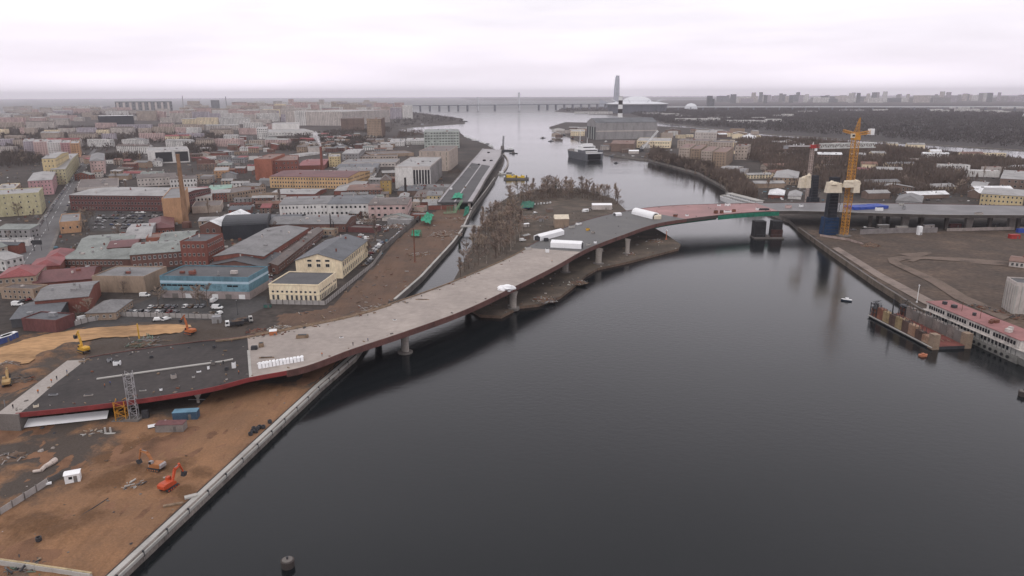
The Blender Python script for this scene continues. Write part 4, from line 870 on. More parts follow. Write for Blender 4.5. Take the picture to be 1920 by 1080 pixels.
T('long red roofed sheds in the far park', (1655, 299), (1699, 298), (1701, 293), 4, 'red', 'red', 'u', 2, None)
T('red roofed stable near the yellow crane', (1604, 324), (1638, 322), (1640, 315), 4, 'brick', 'red', 'u', 2, None)
T('pale grey sheds left of the red roofed stable', (1533, 300), (1572, 298), (1574, 292), 4, 'pale', 'light', 'u', 2, (1, 5, 2, 1.4))
T('white low pavilion between the cranes', (1548, 310), (1588, 308), (1590, 303), 4, 'white', 'light', 'u', 1.5, None)
T('brown shed beyond the eastern approach', (1820, 348), (1850, 350), (1856, 342), 6, 'brown', 'light', 'u', 2, None)
T('small red house in the bare trees', (1826, 312), (1844, 312), (1846, 307), 5, 'rose', 'red', 'hip', 2, (2, 4, 1.2, 1.4))
T('small pale workshop with many openings in the brown field', (1892, 491), (1932, 494), (1936, 484), 501, 'pale', 'rust', 'u', 1.2, (1, 2.4, 1.2, 1.8))
# silo at the right edge
p = gp(1896, 588); u_, n_ = V(.97, -.24), V(.24, .97)
root = blk('tall grey ribbed concrete silo cut by the right edge', p, p + u_ * 16, 12, 15.5, 'pale', 'dark', 'flat', 0, None, name='silo', cat='silo', clutter=0)[0]
for k in range(7): b = MB(CONCL); b.ob(p, u_, n_, .3 + k * 2.4, .9 + k * 2.4, -.35, -.01, 3, 17.5); b.build('rib', root)
for k in range(5): b = MB(CONCL); b.ob(p, u_, n_, -.35, -.01, .3 + k * 2.6, .9 + k * 2.6, 3, 17.5); b.build('rib', root)
# ------------------------------------------------------------------ the rest of the city
LM = [('the brick chimney', 340, 350), ('the long red factory', 230, 375), ('the black glass office', 218, 224), ('the white mall block', 535, 240), ('the dark brown slab', 662, 232), ('the orange warehouse', 500, 315), ('the yellow factory', 578, 340),
      ('the pale green panel block', 830, 262), ('the white ribbed slab', 640, 222), ('the buttressed dark block', 270, 198), ('the black and white office', 315, 290), ('the colourful row', 95, 278), ('the pink corner house', 75, 348), ('the stepped grey towers', 408, 194), ('the white striped office', 490, 250), ('the printing works', 790, 325)]
RL = [('the shipyard hall', 1170, 240), ('the stepped flats', 1318, 295), ('the white villa', 1403, 262), ('the yellow crane', 1600, 330), ('the far crane', 1517, 300), ('the bright yellow house', 1880, 375), ('the red roofed sheds', 1677, 297), ('the stadium', 1188, 200), ('the ferris wheel', 1898, 215)]
def rel(x, y, lms):
    nm, lx, ly = min(lms, key=lambda l: math.hypot(l[1] - x, (l[2] - y) * 2.2)); dx, dy = x - lx, (y - ly) * 2.2
    if abs(dx) > abs(dy): return ('right of ' if dx > 0 else 'left of ') + nm
    return ('before ' if dy > 0 else 'beyond ') + nm
CN = dict(pale='pale grey', beige='beige', rose='rosy beige', white='white', lilac='lilac grey', tan='tan', cream='cream', grey='grey', palegreen='pale green', brown='brown', brick='brick red', oldbrick='dull brick', yellow='yellow', slate='slate grey', pink='pink', orange='orange')
def clear(c, r):
    return True
def free(A, u, L, D, mg=1.2):
    n = V(-u.y, u.x); c0 = A + u * (L / 2) + n * (D / 2)
    near = [q for q in RECTS if (c0 - q[0]).xy.length < q[1] + (L + D) / 2 + 4]
    for i in range(7):
        for j in range(5):
            p = A + u * (L * i / 6) + n * (D * j / 4)
            for q in near:
                d = p - q[0]; a = abs(d.x * q[4].x + d.y * q[4].y); b = abs(-d.x * q[4].y + d.y * q[4].x)
                if a < q[2] / 2 + mg and b < q[3] / 2 + mg: return False
    for q in near:
        d = q[0] - c0; a = abs(d.x * u.x + d.y * u.y); b = abs(-d.x * u.y + d.y * u.x)
        if a < L / 2 and b < D / 2: return False
    x, y = c0.x, c0.y
    return not any(inside((x, y), z_) for z_ in NOGO)
NOGO = [corr, site] + [[gp(*q) for q in z_] for z_ in (((75, 435), (112, 435), (160, 318), (178, 290), (160, 290), (112, 350)), ((60, 500), (100, 480), (130, 410), (95, 410), (20, 480), (-20, 550), (20, 550)), ((180, 394), (306, 396), (325, 428), (262, 436), (158, 430)), ((225, 600), (225, 578), (300, 556), (510, 556), (520, 640), (440, 640)), ((10, 580), (80, 580), (75, 552), (15, 552)))]
NW = ('one', 'two', 'three', 'four', 'five', 'six', 'seven', 'eight', 'nine', 'ten', 'eleven', 'twelve', 'thirteen', 'fourteen', 'fifteen', 'sixteen')
GUARD = ((180, 255, 233), (548, 735, 236), (634, 732, 254), (503, 592, 254), (220, 345, 205), (274, 358, 303), (393, 425, 205), (478, 503, 261), (40, 150, 292), (793, 862, 276), (752, 775, 222))
def filler(x, yb, L, D, h, wl, rf, rt, kind, lms, group, win=True, ang=None):
    p = gp(x, yb); a = random.choice([-.25, -.05, .1, .2, 1.35]) + random.uniform(-.06, .06) if ang is None else ang
    u = V(math.cos(a), math.sin(a)); A = p - u * (L / 2); fl = max(1, round(h / 3.1))
    if a > 1: L, D = D, L; A = p - u * (L / 2)
    if not free(A, u, L, D): return
    xa, xb = sorted((pxy(A)[0], pxy(A + u * L)[0])); yt_ = pxy(V(p.x, p.y, 3 + h))[1]
    if any(yb > y1 - 3 and yt_ < y1 - 4 and xb > x0 and xa < x1 for x0, x1, y1 in GUARD): return
    kind_ = 'flats' if kind == 'apartment block' else kind
    lb = f'{CN.get(wl, wl)} {NW[min(fl, 16) - 1]}-storey {kind_} {rel(x, yb - 3, lms)}' if kind != 'shed' else f'{CN.get(wl, wl)} shed with {rf} roof {rel(x, yb, lms)}'
    far = mpp(p) > 1.7
    blk(lb, A, A + u * L, D, h, wl, rf, rt, min(3, D * .2), (fl, 5.5 if far else 4.2, 2.6 if far else 1.5, 1.7) if win else None, name='shed' if kind == 'shed' else 'apartment_block' if 'block' in kind else 'house', cat='shed' if kind == 'shed' else 'apartment block' if 'block' in kind else 'house', group=group, clutter=None if not far else random.choice([0, 0, 2]))
random.seed(11)
PAL = ['pale', 'beige', 'rose', 'white', 'lilac', 'pale', 'beige', 'white', 'pale', 'rose', 'cream', 'beige']
for yb, lim, hm in ((207, 700, (40, 66)), (210, 715, (36, 58)), (214, 722, (32, 54)), (219, 728, (28, 46)), (226, 640, (24, 40)), (234, 632, (18, 34)), (243, 500, (15, 26)), (253, 480, (14, 22)), (264, 470, (12, 20)), (276, 520, (12, 17)), (289, 270, (11, 16))):
    x = random.uniform(-25, 5)
    while x < lim:
        k = mpp(gp(x, yb)); L = random.uniform(35, 120) if yb < 250 else random.uniform(28, 70); wpx = L / k
        filler(x + wpx / 2, yb + random.uniform(-1.5, 1.5), L, random.uniform(13, 18), random.uniform(*hm) * (.62 if x < 235 and yb < 230 else 1.22 if yb < 228 else 1), random.choice(PAL), random.choice(['light', 'grey', 'light', 'brown', 'red' if yb > 240 else 'light']), random.choice(['flat', 'flat', 'u']), 'apartment block', LM, 'apartment blocks of the far city district', ang=random.uniform(-.3, .2) if random.random() < .75 else 1.3)
        x += wpx * random.uniform(1.02, 1.3)
for yb, x0, lim, hm in ((211, 340, 745, (46, 66)), (217, 360, 748, (42, 60)), (223, 400, 552, (36, 54)), (229, 320, 545, (30, 42)), (222, 736, 752, (40, 55))):
    x = x0
    while x < lim:
        k = mpp(gp(x, yb)); L = random.uniform(40, 100); filler(x + L / k / 2, yb + random.uniform(-1, 1), L, random.uniform(13, 17), random.uniform(*hm), random.choice(['white', 'pale', 'white', 'beige', 'pale', 'lilac', 'rose']), random.choice(['light', 'grey']), 'flat', 'apartment block', LM, 'apartment blocks of the far city district', ang=random.uniform(-.15, .12)); x += L / k * random.uniform(1.0, 1.2)
for (x0, x1, y0, y1, n, hh) in ((380, 500, 300, 345, 16, (4, 9)), (150, 290, 305, 345, 14, (4, 9)), (430, 640, 262, 288, 22, (5, 11)), (590, 740, 255, 290, 18, (4, 9)), (360, 470, 280, 305, 10, (4, 8)), (420, 520, 345, 412, 16, (4, 7)), (660, 830, 372, 420, 14, (3, 5)), (560, 800, 330, 372, 12, (4, 7)), (260, 350, 395, 440, 5, (4, 6)), (20, 130, 480, 560, 10, (4, 6)), (230, 420, 425, 500, 8, (4, 6)), (520, 620, 425, 450, 5, (3, 5)), (0, 60, 440, 520, 4, (4, 8))):
    for _ in range(int(n * 3.2)):
        y = random.uniform(y0, y1); x = random.uniform(x0, x1)
        filler(x, y, random.uniform(8, 30), random.uniform(6, 13), random.uniform(*hh), random.choice(['brick', 'oldbrick', 'beige', 'pale', 'tan', 'brown', 'grey', 'white', 'tan']), random.choice(['grey', 'brown', 'light', 'slate', 'rust', 'green', 'light', 'red']), random.choice(['flat', 'u', 'u', 'mono']), 'shed', LM, 'low sheds and workshops of the factory quarter', win=random.random() < .7)
# right bank
for (x0, x1, y0, y1, n, hh) in ((1240, 1420, 246, 262, 16, (5, 12)), (1046, 1110, 240, 258, 7, (4, 9)), (1130, 1260, 268, 288, 8, (4, 8)), (1400, 1500, 262, 300, 10, (4, 10)), (1420, 1500, 318, 372, 7, (4, 7)), (1540, 1760, 275, 335, 15, (7, 13)), (1640, 1900, 350, 378, 8, (4, 7)), (1780, 1920, 298, 340, 9, (7, 13))):
    for _ in range(int(n * 1.7)):
        filler(random.uniform(x0, x1), random.uniform(y0, y1), random.uniform(16, 46), random.uniform(9, 16), random.uniform(*hh), random.choice(['pale', 'white', 'beige', 'brown', 'tan', 'cream']), random.choice(['light', 'grey', 'white', 'light', 'rust']), random.choice(['flat', 'u', 'u']), 'shed', RL, 'low buildings scattered over the right bank', win=random.random() < .7)
# hazy far district: towers a few kilometres off
random.seed(5)
for k in range(96):
    x = 1335 + k * 6.4 + random.uniform(-4, 4); Y = random.uniform(8600, 11500); X = (x - 960) / F * Y * .99
    g = V(X, Y); tall = random.random() < .45 or 1400 < x < 1500; h = random.uniform(80, 135) if tall else random.uniform(40, 85); wd = random.uniform(70, 210) if not tall else random.uniform(36, 70); c_ = random.choice(['pale', 'lilac', 'grey', 'white', 'slate'])
    blk(f"{CN.get(c_, c_)} {'high tower' if tall else 'broad slab'} in the haze " + ('nearer the stadium' if x < 1520 else 'behind the dark park' if x < 1720 else 'towards the ferris wheel'), g, g + V(wd, random.uniform(-6, 6)), 16, h, c_, 'light', 'flat', 0, (int(h / 8), 14, 8, 4), name='apartment_block', cat='apartment block', z0=2, group='high-rise blocks of the hazy far district')
for x, w_, h, Y in ((1316, 40, 95, 5900), (1322, 30, 70, 5950)):
    g = V((x - 960) / F * Y, Y); blk('dark office tower standing alone left of the hazy far district', g, g + V(w_, 0), 30, h, 'slate', 'grey', 'flat', 0, (14, 8, 4, 3), name='office_tower', cat='tower', z0=2)
for x, w_, h, Y in ((1200, 120, 8, 4050), (1235, 90, 10, 3800), (1262, 70, 7, 3600), (1320, 110, 6, 3300), (1100, 140, 12, 4200), (1075, 90, 9, 4350), (1725, 60, 16, 4300), (1740, 60, 14, 4200), (1772, 55, 22, 4100), (1790, 70, 20, 4150), (1812, 60, 14, 4000), (1830, 80, 17, 3950), (1848, 60, 12, 3900), (1440, 90, 9, 3500), (1455, 50, 14, 3450), (1400, 60, 8, 3200), (1850, 240, 14, 5200), (1760, 160, 12, 5300), (1480, 120, 9, 4300), (1560, 140, 10, 4500), (1620, 90, 14, 4400), (1260, 160, 9, 3050), (1300, 90, 12, 2950), (1350, 120, 8, 2850), (1385, 90, 9, 2750), (1425, 60, 10, 2900)):
    g = V((x - 960) / F * Y, Y); blk('low white building ' + rel(x, 205, [('the stadium', 1188, 205), ('the ferris wheel', 1898, 215), ('the striped chimney', 1162, 205), ('the white dome', 1286, 195)]), g, g + V(w_, random.uniform(-8, 8)), 25, h, 'white', 'white', 'flat', 0, (max(1, int(h / 4)), 9, 5, 1.8), z0=2, group='white buildings in the far park')
# small white tower block with dome shapes, pale egg shaped dome
HZW = mat('distant white shell', (.62, .63, .66), .5, .05); HZG = mat('distant grey cladding', (.17, .18, .21), .6, .1)
Y = 4450; c = V((1188 - 960) / F * Y, Y, 2)
t = thing('stadium', 'round stadium with a white domed roof standing beyond the shipyard hall', 'stadium', c)
b = MB(HZG); b.lathe(c, [(165, 0), (170, 20), (178, 48), (150, 50)], 40); b.build('bowl', t)
b = MB(HZW); b.lathe(c, [(186, 48), (190, 54), (150, 60), (95, 66)], 40); b.build('rim_roof', t)
b = MB(HZW); b.lathe(c, [(88, 64), (83, 75), (66, 87), (42, 94), (12, 97)], 32); b.build('dome', t)
for k in range(24):
    a = k / 24 * 2 * math.pi; b = MB(HZG); b.tube(c + V(168 * math.cos(a), 168 * math.sin(a), 0), c + V(184 * math.cos(a), 184 * math.sin(a), 50), 3, 2, 4); b.build('column', t)
for k in range(8):
    a = k / 8 * 2 * math.pi + .3; b = MB(HZW); b.tube(c + V(120 * math.cos(a), 120 * math.sin(a), 58), c + V(175 * math.cos(a), 175 * math.sin(a), 84), 2, 1, 4); b.build('mast', t)
Y = 5000; c = V((1286.5 - 960) / F * Y, Y, 2); b = MB(HZW); b.lathe(c, [(42, 0), (44, 12), (38, 30), (24, 43), (6, 48)], 24); b.build('dome_hall', label='pale egg shaped dome on the hazy far shore', cat='dome', smooth=True)
# glass spire fading into the cloud
Y = 6500; c = V((1153 - 960) / F * Y * .99, Y, 2); SP = mat('spire glass', (.36, .38, .43), .25, .1, .02)
t = thing('skyscraper', 'lone tapering glass skyscraper fading into low cloud on the far shore', 'skyscraper', c)
b = MB(SP); i0 = 0; prof = [(27, 0), (29, 60), (28, 130), (24, 200), (20, 245), (17, 270)]
for z, (r, zz) in enumerate(prof):
    for k in range(5): a = 2 * math.pi * k / 5 + zz * .0035; b.v.append((c.x + r * math.cos(a), c.y + r * math.sin(a), 2 + zz))
for a in range(len(prof) - 1):
    for k in range(5): q = (k + 1) % 5; b.f.append((a * 5 + k, a * 5 + q, (a + 1) * 5 + q, (a + 1) * 5 + k)); b.mi.append(b._m(SP))
b.build('tower', t)
b = MB(SP); b.hexa([(c.x - 150, c.y, 2), (c.x - 40, c.y, 2), (c.x - 40, c.y + 40, 2), (c.x - 150, c.y + 40, 2)], [(c.x - 150, c.y, 70), (c.x - 40, c.y, 26), (c.x - 40, c.y + 40, 26), (c.x - 150, c.y + 40, 70)]); b.build('wing', t)
# steam puffs over the works
sm = bpy.data.materials.new('steam'); sm.use_nodes = True; t_ = sm.node_tree; b_ = t_.nodes['Principled BSDF']; b_.inputs['Base Color'].default_value = (.85, .85, .86, 1); b_.inputs['Roughness'].default_value = 1; b_.inputs['Alpha'].default_value = .3
for nm, x, yb, pts in (('west', 604, 312, ((0, 32, 1.6), (-1, 34, 2.2), (-3, 37, 2.6), (-4, 39, 3.2), (-6, 42, 3.4), (-8, 46, 4.2), (-5, 44, 3), (-9, 50, 4))), ('east', 748, 338, ((0, 5, 2.4), (2, 7, 3), (4, 8, 3.4), (9, 11, 3.6), (1, 11, 2.8), (6, 12, 3.2), (11, 8, 2.6), (-2, 8, 2.2)))):
    p = gp(x, yb); b = MB(sm)
    for k, (dx, z, r) in enumerate(pts): b.blob((p.x + dx, p.y + k, 3 + z), (r, r, r * .9), None, k + 3, 10, 6, .3)
    b.build('steam', kind='stuff', smooth=True)
# striped chimney, factory chimneys
def chimney(label, x, yb, yt, r0, r1, mats, name='chimney', bands=1, z=3.):
    p = gp(x, yb, z); zt = top_z(x, yb, yt, z); t = thing(name, label, 'chimney', p); h = zt - z
    for k in range(bands):
        a, c_ = k / bands, (k + 1) / bands; b = MB(mats[k % len(mats)]); b.lathe(p, [(r0 + (r1 - r0) * a, h * a), (r0 + (r1 - r0) * c_, h * c_)], 12); b.build('band' if bands > 1 else 'shaft', t)
    b = MB(mats[0]); b.lathe((p.x, p.y, zt - h * .02), [(r1 * 1.15, 0), (r1 * 1.2, h * .02), (r1 * .8, h * .022)], 12); b.build('rim', t); return t
chimney('tall tapering tan brick chimney by the long red factory', 350, 424, 289, 2.6, 1.35, [mat('tan brick', (.26, .155, .095), .9, .25, .3, stretch=(1, 1, .3))])
b = MB(W['oldbrick']); p = gp(351, 427); b.box(p, (6, 5, 5)); b.build('boiler_house', label='small brick boiler house at the foot of the tan chimney', cat='building')
chimney('dark red brick chimney with steam behind the yellow factory', 605, 330, 275, 2.2, 1.5, [W['brick']])
chimney('black factory chimney right of the ochre tower', 761, 369, 333, 1.5, 1.1, [mat('soot', (.035, .03, .03))])
chimney('tall chimney with black and white stripes behind the shipyard hall', 1162, 236, 180, 9, 7, [WHITEP, mat('soot', (0, 0, 0))], bands=7)
chimney('slim black chimney pipe in front of white factory', 621, 436, 400, .55, .45, [mat('soot', (0, 0, 0))])
chimney('slim black pipe beside long brick shed', 626, 436, 416, .4, .35, [mat('soot', (0, 0, 0))])
# cable-stayed and viaduct bridge over the bay
t = thing('sea_bridge', 'long pale motorway viaduct with slim pylons crossing the bay in the haze', 'bridge', (0, 4700, 0))
A, B = gp(770, 209.5, 0), gp(1150, 205, 0); zb = 38; u, n, L = frame(A, B)
b = MB(HZG); b.ob(A, u, n, -250, L + 40, -14, 14, zb, zb + 5); b.build('deck', t)
for k in range(24):
    s = k * L / 23
    if abs(s - L * .5) < 120 or abs(s - L * .31) < 70: continue
    b = MB(HZG); b.ob(A, u, n, s - 5, s + 5, -10, 10, -.5, zb); b.build('pier', t)
for f, ht in ((.51, 128), (.31, 96)):
    for s in (-9, 9):
        b = MB(HZW); o = A + u * (L * f); b.ob(o, u, n, -3.5 + 0, 3.5, s - 3, s + 3, -.5, ht); b.build('pylon', t)
    for d in (-1, 1):
        for q in range(4): b = MB(HZW); b.tube((o + u * d * (40 + 35 * q)) + V(0, 0, zb + 5), o + V(0, 0, ht * (.95 - .08 * (3 - q))), .9, .9, 3); b.build('cable', t)
t = thing('motorway_viaduct', 'pale motorway viaduct line running behind the dark park', 'viaduct', (2000, 4900, 0)); Y = 4900
b = MB(HZW); b.hexa([(780, Y, 26), (3100, Y - 500, 26), (3100, Y - 480, 26), (780, Y + 20, 26)], [(780, Y, 31), (3100, Y - 500, 31), (3100, Y - 480, 31), (780, Y + 20, 31)]); b.build('deck', t)
for k in range(30): b = MB(HZG); x = 800 + k * 78; b.box((x, Y + 8 - (x - 780) * .2155, 1), (7, 9, 25)); b.build('pier', t)
# ferris wheel
Y = 3150; c = V((1898 - 960) / F * Y, Y, 2); t = thing('ferris_wheel', 'white ferris wheel above the dark park at the right edge', 'ferris wheel', c); rr = 32
b = MB(WHITEP); q = [c + V(rr * .62 * math.cos(a), rr * .5 * math.cos(a), rr + 5 + rr * math.sin(a)) for a in [2 * math.pi * k / 28 for k in range(28)]]
for k in range(28): b.tube(q[k], q[(k + 1) % 28], 1.1, 1.1, 4, None, False)
b.build('rim', t); hub = c + V(0, 0, rr + 5)
b = MB(WHITEP)
for k in range(0, 28, 2): b.tube(hub, q[k], .5, .5, 3, None, False)
b.build('spoke', t)
b = MB(WHITEP); [b.tube(hub, c + V(s * 14, 6 * s2, 0), 1.2, 1.5, 4) for s in (-1, 1) for s2 in (-1, 1)]; b.build('support', t)
for k in range(28): b = MB(WHITEP); b.box(q[k] - V(0, 0, 2.6), (3, 3, 2.4)); b.build('cabin', t)

# ------------------------------------------------------------------ trees
def tree_meshes(seed, h, sp_, tw, shape='round', tmat=0):
    rnd = random.Random(seed); tr = MB(BARK); cr_ = MB(TWIG[tmat]); tips = []
    base = V(0, 0, -.3); mid = V(rnd.uniform(-.2, .2), rnd.uniform(-.2, .2), h * .35); top = V(rnd.uniform(-.6, .6), rnd.uniform(-.6, .6), h * .92)
    tr.tube(base, mid, .024 * h, .017 * h, 6, None, False); tr.tube(mid, top, .017 * h, .004 * h, 5, None, False)
    nl = 14 if shape == 'round' else 16
    for k in range(nl):
        f = rnd.uniform(.22, .95); s = mid.lerp(top, (f - .3) / .7) if f > .3 else base.lerp(mid, f / .35)
        a = rnd.uniform(0, 6.28); r = sp_ * (1.0 - .55 * abs(f - .5) * 2 if shape == 'round' else (1.1 - f)) * rnd.uniform(.6, 1.05)
        e_ = s + V(r * math.cos(a), r * math.sin(a), rnd.uniform(.15, .42) * h * (.6 if shape != 'round' else .8) * (1.05 - f * .5)); tr.tube(s, e_, .008 * h, .003 * h, 4, None, False)
        tips += [(s.lerp(e_, t_), (e_ - s).normalized()) for t_ in (.3, .5, .7, .85, 1, 1)]
    tips += [(mid.lerp(top, t_), V(0, 0, 1)) for t_ in (.5, .7, .9, 1)]
    for k in range(tw):
        p, d = rnd.choice(tips); d = (d + V(rnd.uniform(-1, 1), rnd.uniform(-1, 1), rnd.uniform(-.35, .9)) * .9).normalized(); l = rnd.uniform(.06, .15) * h
        s = d.cross(V(rnd.uniform(-1, 1), rnd.uniform(-1, 1), rnd.uniform(-1, 1))).normalized() * rnd.uniform(.0035, .0095) * h
        q = p + d * l; m_ = p + d * (l * .45); cr_.face([p, m_ + s, q, m_ - s])
    return tr.mesh('trunk'), cr_.mesh('crown')
PROTO = [tree_meshes(s, 12, 3.6 + (s % 3) * .6, 640, 'round', s % 3) for s in range(1, 8)] + [tree_meshes(s, 14, 2.0, 520, 'spire', s % 3) for s in range(20, 24)]
BIRCH = mat('birch bark', (.34, .29, .25), .9, .3, .4)
BK0 = BARK; BARK = BIRCH
SKIN = [tree_meshes(s, 14, 1.7, 260, 'spire', s % 3) for s in range(30, 34)]
BARK = BK0
CONIF = []
for s in range(3):
    rnd = random.Random(50 + s); tr = MB(BARK); tr.tube((0, 0, -.3), (0, 0, 11), .25, .05, 5); cr_ = MB(PINE)
    for k in range(260):
        f = rnd.random() ** .8; a = rnd.uniform(0, 6.28); r = 2.6 * (1 - f) * rnd.uniform(.4, 1); z = 1 + f * 11
        p = V(r * .3 * math.cos(a), r * .3 * math.sin(a), z + .4); q = V(r * math.cos(a), r * math.sin(a), z - .5); sd = V(-math.sin(a), math.cos(a)) * .35; cr_.face([p, q + sd, q * 1.05, q - sd])
    CONIF.append((tr.mesh('trunk'), cr_.mesh('crown')))
NT = [0]
TL = [('by the canal footbridge', 906, 425), ('left of the pale island cabin', 965, 425), ('at the canal mouth', 850, 530), ('close to the bridge deck', 950, 470), ('midway along the island canal bank', 885, 480), ('behind the green net shelter', 990, 372), ('behind the cream island hall', 1052, 362), ('behind the white island workshop', 1128, 376), ('at the west corner of the island', 935, 387),
    ('below the stepped flats', 1300, 312), ('near the white quay hut', 1222, 302), ('beside the white river ship', 1378, 368), ('below the grey shore halls', 1345, 338), ('left of the far crane', 1450, 345), ('between the two cranes', 1555, 350), ('behind the blue deck stacks', 1650, 362), ('by the bright yellow house', 1860, 355), ('near the red roofed stable', 1625, 318), ('in the middle of the brown park', 1730, 340), ('beside the pale sheds', 1550, 300), ('in the east of the brown park', 1830, 332), ('in the west of the brown park', 1450, 310), ('left of the pink corner house', 40, 320), ('right of the red brown house', 230, 322), ('behind the black and white office', 370, 275)]
def tree(p, s, pool, label, group, share=True):
    NT[0] += 1
    if share:
        x_, y_ = pxy(p); z_ = ('tall' if s > 1.13 else 'middling' if s > .92 else 'low') if pool is not SKIN else 'slim'
        nm_ = min(TL, key=lambda l: math.hypot(l[1] - x_, 2 * (l[2] - y_)))[0]; label = f"{z_} {'birch-like' if pool is SKIN else random.choice(['round crowned', 'sparse'])} bare tree {nm_}"; share = False
    me = random.choice(pool); t = thing('bare_tree' if pool is not CONIF else 'fir_tree', label, 'tree', p, random.uniform(0, 6.28), group)
    if share: t['share'] = 1
    t.scale = (s * random.uniform(.85, 1.15), s * random.uniform(.85, 1.15), s)
    link('trunk', me[0], t); link('crown', me[1], t); return t
def scatter(poly, n, s0, s1, pool, label, group, z=3., mind=2.5):
    pts = [gp(*q, z) for q in poly]; xs = [q.x for q in pts]; ys = [q.y for q in pts]; k = 0; done = []
    for _ in range(n * 40):
        x, y = random.uniform(min(xs), max(xs)), random.uniform(min(ys), max(ys))
        if not inside((x, y), pts) or any((V(x, y) - r[0]).xy.length < max(r[2], r[3]) * .5 for r in RECTS): continue
        if any(math.hypot(x - a, y - c_) < mind for a, c_ in done): continue
        done.append((x, y)); tree(V(x, y, z), random.uniform(s0, s1), pool, label, group); k += 1
        if k >= n: break
random.seed(21)
scatter(((842, 540), (868, 492), (900, 432), (915, 410), (965, 398), (985, 440), (955, 478), (900, 505), (860, 530)), 58, .95, 1.4, PROTO + SKIN, 'bare tree crowding the island bank beside the canal', 'bare trees along the canal side of the island', 1.5)
scatter(((905, 455), (940, 430), (985, 430), (990, 455), (950, 480)), 16, .9, 1.2, SKIN, 'slim bare birch trunk rising above the island beside the bridge deck', 'slim birches by the bridge', 1.5)
scatter(((928, 390), (1000, 357), (1085, 353), (1160, 376), (1175, 392), (1150, 386), (1085, 374), (1010, 376), (950, 400)), 60, .95, 1.45, PROTO, 'bare brown tree in the belt along the north shore of the island', 'bare trees on the north shore of the island', 1.5)
scatter(((1205, 303), (1262, 316), (1330, 345), (1366, 372), (1400, 370), (1360, 335), (1300, 314), (1230, 300)), 40, .7, 1.15, PROTO, 'leafless tree on the wooded right bank shore below the apartment row', 'leafless trees on the right bank shore', 3)
scatter(((1400, 376), (1380, 330), (1420, 300), (1500, 300), (1640, 330), (1900, 330), (1910, 352), (1830, 362), (1640, 372), (1480, 352)), 46, .8, 1.3, PROTO, random.choice(['big leafless tree in the brown park behind the cranes']), 'leafless trees in the brown park behind the cranes', 3)
scatter(((0, 300), (45, 288), (82, 305), (60, 325), (20, 345), (0, 345)), 12, .9, 1.3, PROTO, 'dark bare tree in the courtyard left of the pink corner house', 'courtyard trees by the pink house')
scatter(((200, 300), (265, 300), (270, 332), (230, 345), (205, 335)), 14, .8, 1.2, PROTO, 'dark bare tree in the garden right of the red brown apartment house', 'garden trees by the red brown house')
scatter(((335, 262), (395, 258), (402, 285), (360, 292)), 14, 1., 1.3, PROTO, 'dark bare tree in the square behind the black and white office', 'trees behind the office')
for x, y, s in ((35, 405, 1), (50, 398, .9), (58, 388, .9), (78, 368, .8), (152, 408, .8), (163, 418, 1.0), (175, 412, .9), (297, 572, .75), (306, 560, .6), (369, 570, .9), (374, 572, .8), (390, 574, 1.0), (343, 562, .6), (232, 552, .6), (148, 600, .6), (170, 588, .7), (18, 450, .6), (24, 500, .6), (120, 350, .7), (205, 300, .8)):
    tree(gp(x, y), s, PROTO[:7], 'single bare tree ' + ('in front of the blue warehouse' if 290 < x < 400 else 'by the yellow green blank house' if x < 100 and y < 420 and y > 360 else 'by the yellow kiosk house' if 140 < x < 180 and y < 430 else 'among the small sheds' if y > 540 else 'near the street'), 'single bare trees of the quarter', False)
for x, y, s in ((862, 475, .8), (980, 372, .9), (1042, 362, 1), (1120, 368, .9), (1560, 345, 1), (1330, 335, .8)):
    tree(gp(x, y, 1.5 if x < 1200 else 3), s, CONIF, 'dark green fir ' + ('among the island trees' if x < 1200 else 'in the right bank wood'), 'dark firs', False)
# masses of far wood that nobody could count
def wood(name, poly, n, size, m, z=3., hh=8):
    pts = [gp(*q, z) for q in poly]; xs = [q.x for q in pts]; ys = [q.y for q in pts]; b = MB(m); k = 0
    kk = 0
    while k < n and kk < n * 6:
        kk += 1; x, y = random.uniform(min(xs), max(xs)), random.uniform(min(ys), max(ys))
        if not inside((x, y), pts) or any((V(x, y) - r[0]).xy.length < max(r[2], r[3]) * .6 for r in RECTS): continue
        k += 1; h_ = hh * random.uniform(.6, 1.25) * (1 + .4 * noise.noise(V(x * .01, y * .01, 2)))
        for j in range(9):
            a = random.uniform(0, 6.28); r = random.uniform(.2, 1) * size; p = V(x + r * math.cos(a), y + r * math.sin(a), z + h_ * random.uniform(.0, .75)); w_ = random.uniform(.10, .22) * size if size > 2.5 else random.uniform(.03, .08) * size
            q = p + V(random.uniform(-.25, .25) * size, random.uniform(-.25, .25) * size, h_ * random.uniform(.3, .6)); a2 = random.uniform(0, 6.28); s = V(math.cos(a2), math.sin(a2)) * w_; mdl = p.lerp(q, .5)
            b.face([p, mdl + s, q, mdl - s])
    return b.build(name, kind='stuff')
WDK = mat('dark far wood', (.075, .066, .064), .95, .3, .01); WDB = mat('brown wood', (.125, .094, .077), .95, .3, .02)
wood('woodland', ((1250, 232), (1440, 247), (1600, 257), (1720, 265), (1960, 279), (1990, 215), (1700, 205), (1500, 201), (1260, 204), (1180, 214)), 15000, 10, WDK, 2, 11)
wood('woodland', ((1420, 264), (1580, 275), (1700, 287), (1940, 312), (1940, 345), (1640, 368), (1480, 345), (1400, 300), (1380, 270)), 9500, 4.2, WDB, 3, 12)
wood('thicket', ((1215, 299), (1310, 323), (1360, 350), (1376, 374), (1420, 380), (1380, 330), (1290, 300), (1225, 286)), 2600, 3, WDB, 3, 11)
wood('thicket', ((1400, 330), (1500, 352), (1640, 372), (1830, 366), (1900, 352), (1900, 330), (1700, 340), (1500, 320)), 1500, 3, WDB, 3, 9)
wood('thicket', ((845, 543), (872, 488), (903, 428), (915, 408), (970, 395), (985, 440), (955, 476), (895, 503)), 170, 2.0, WDB, 1.5, 4)
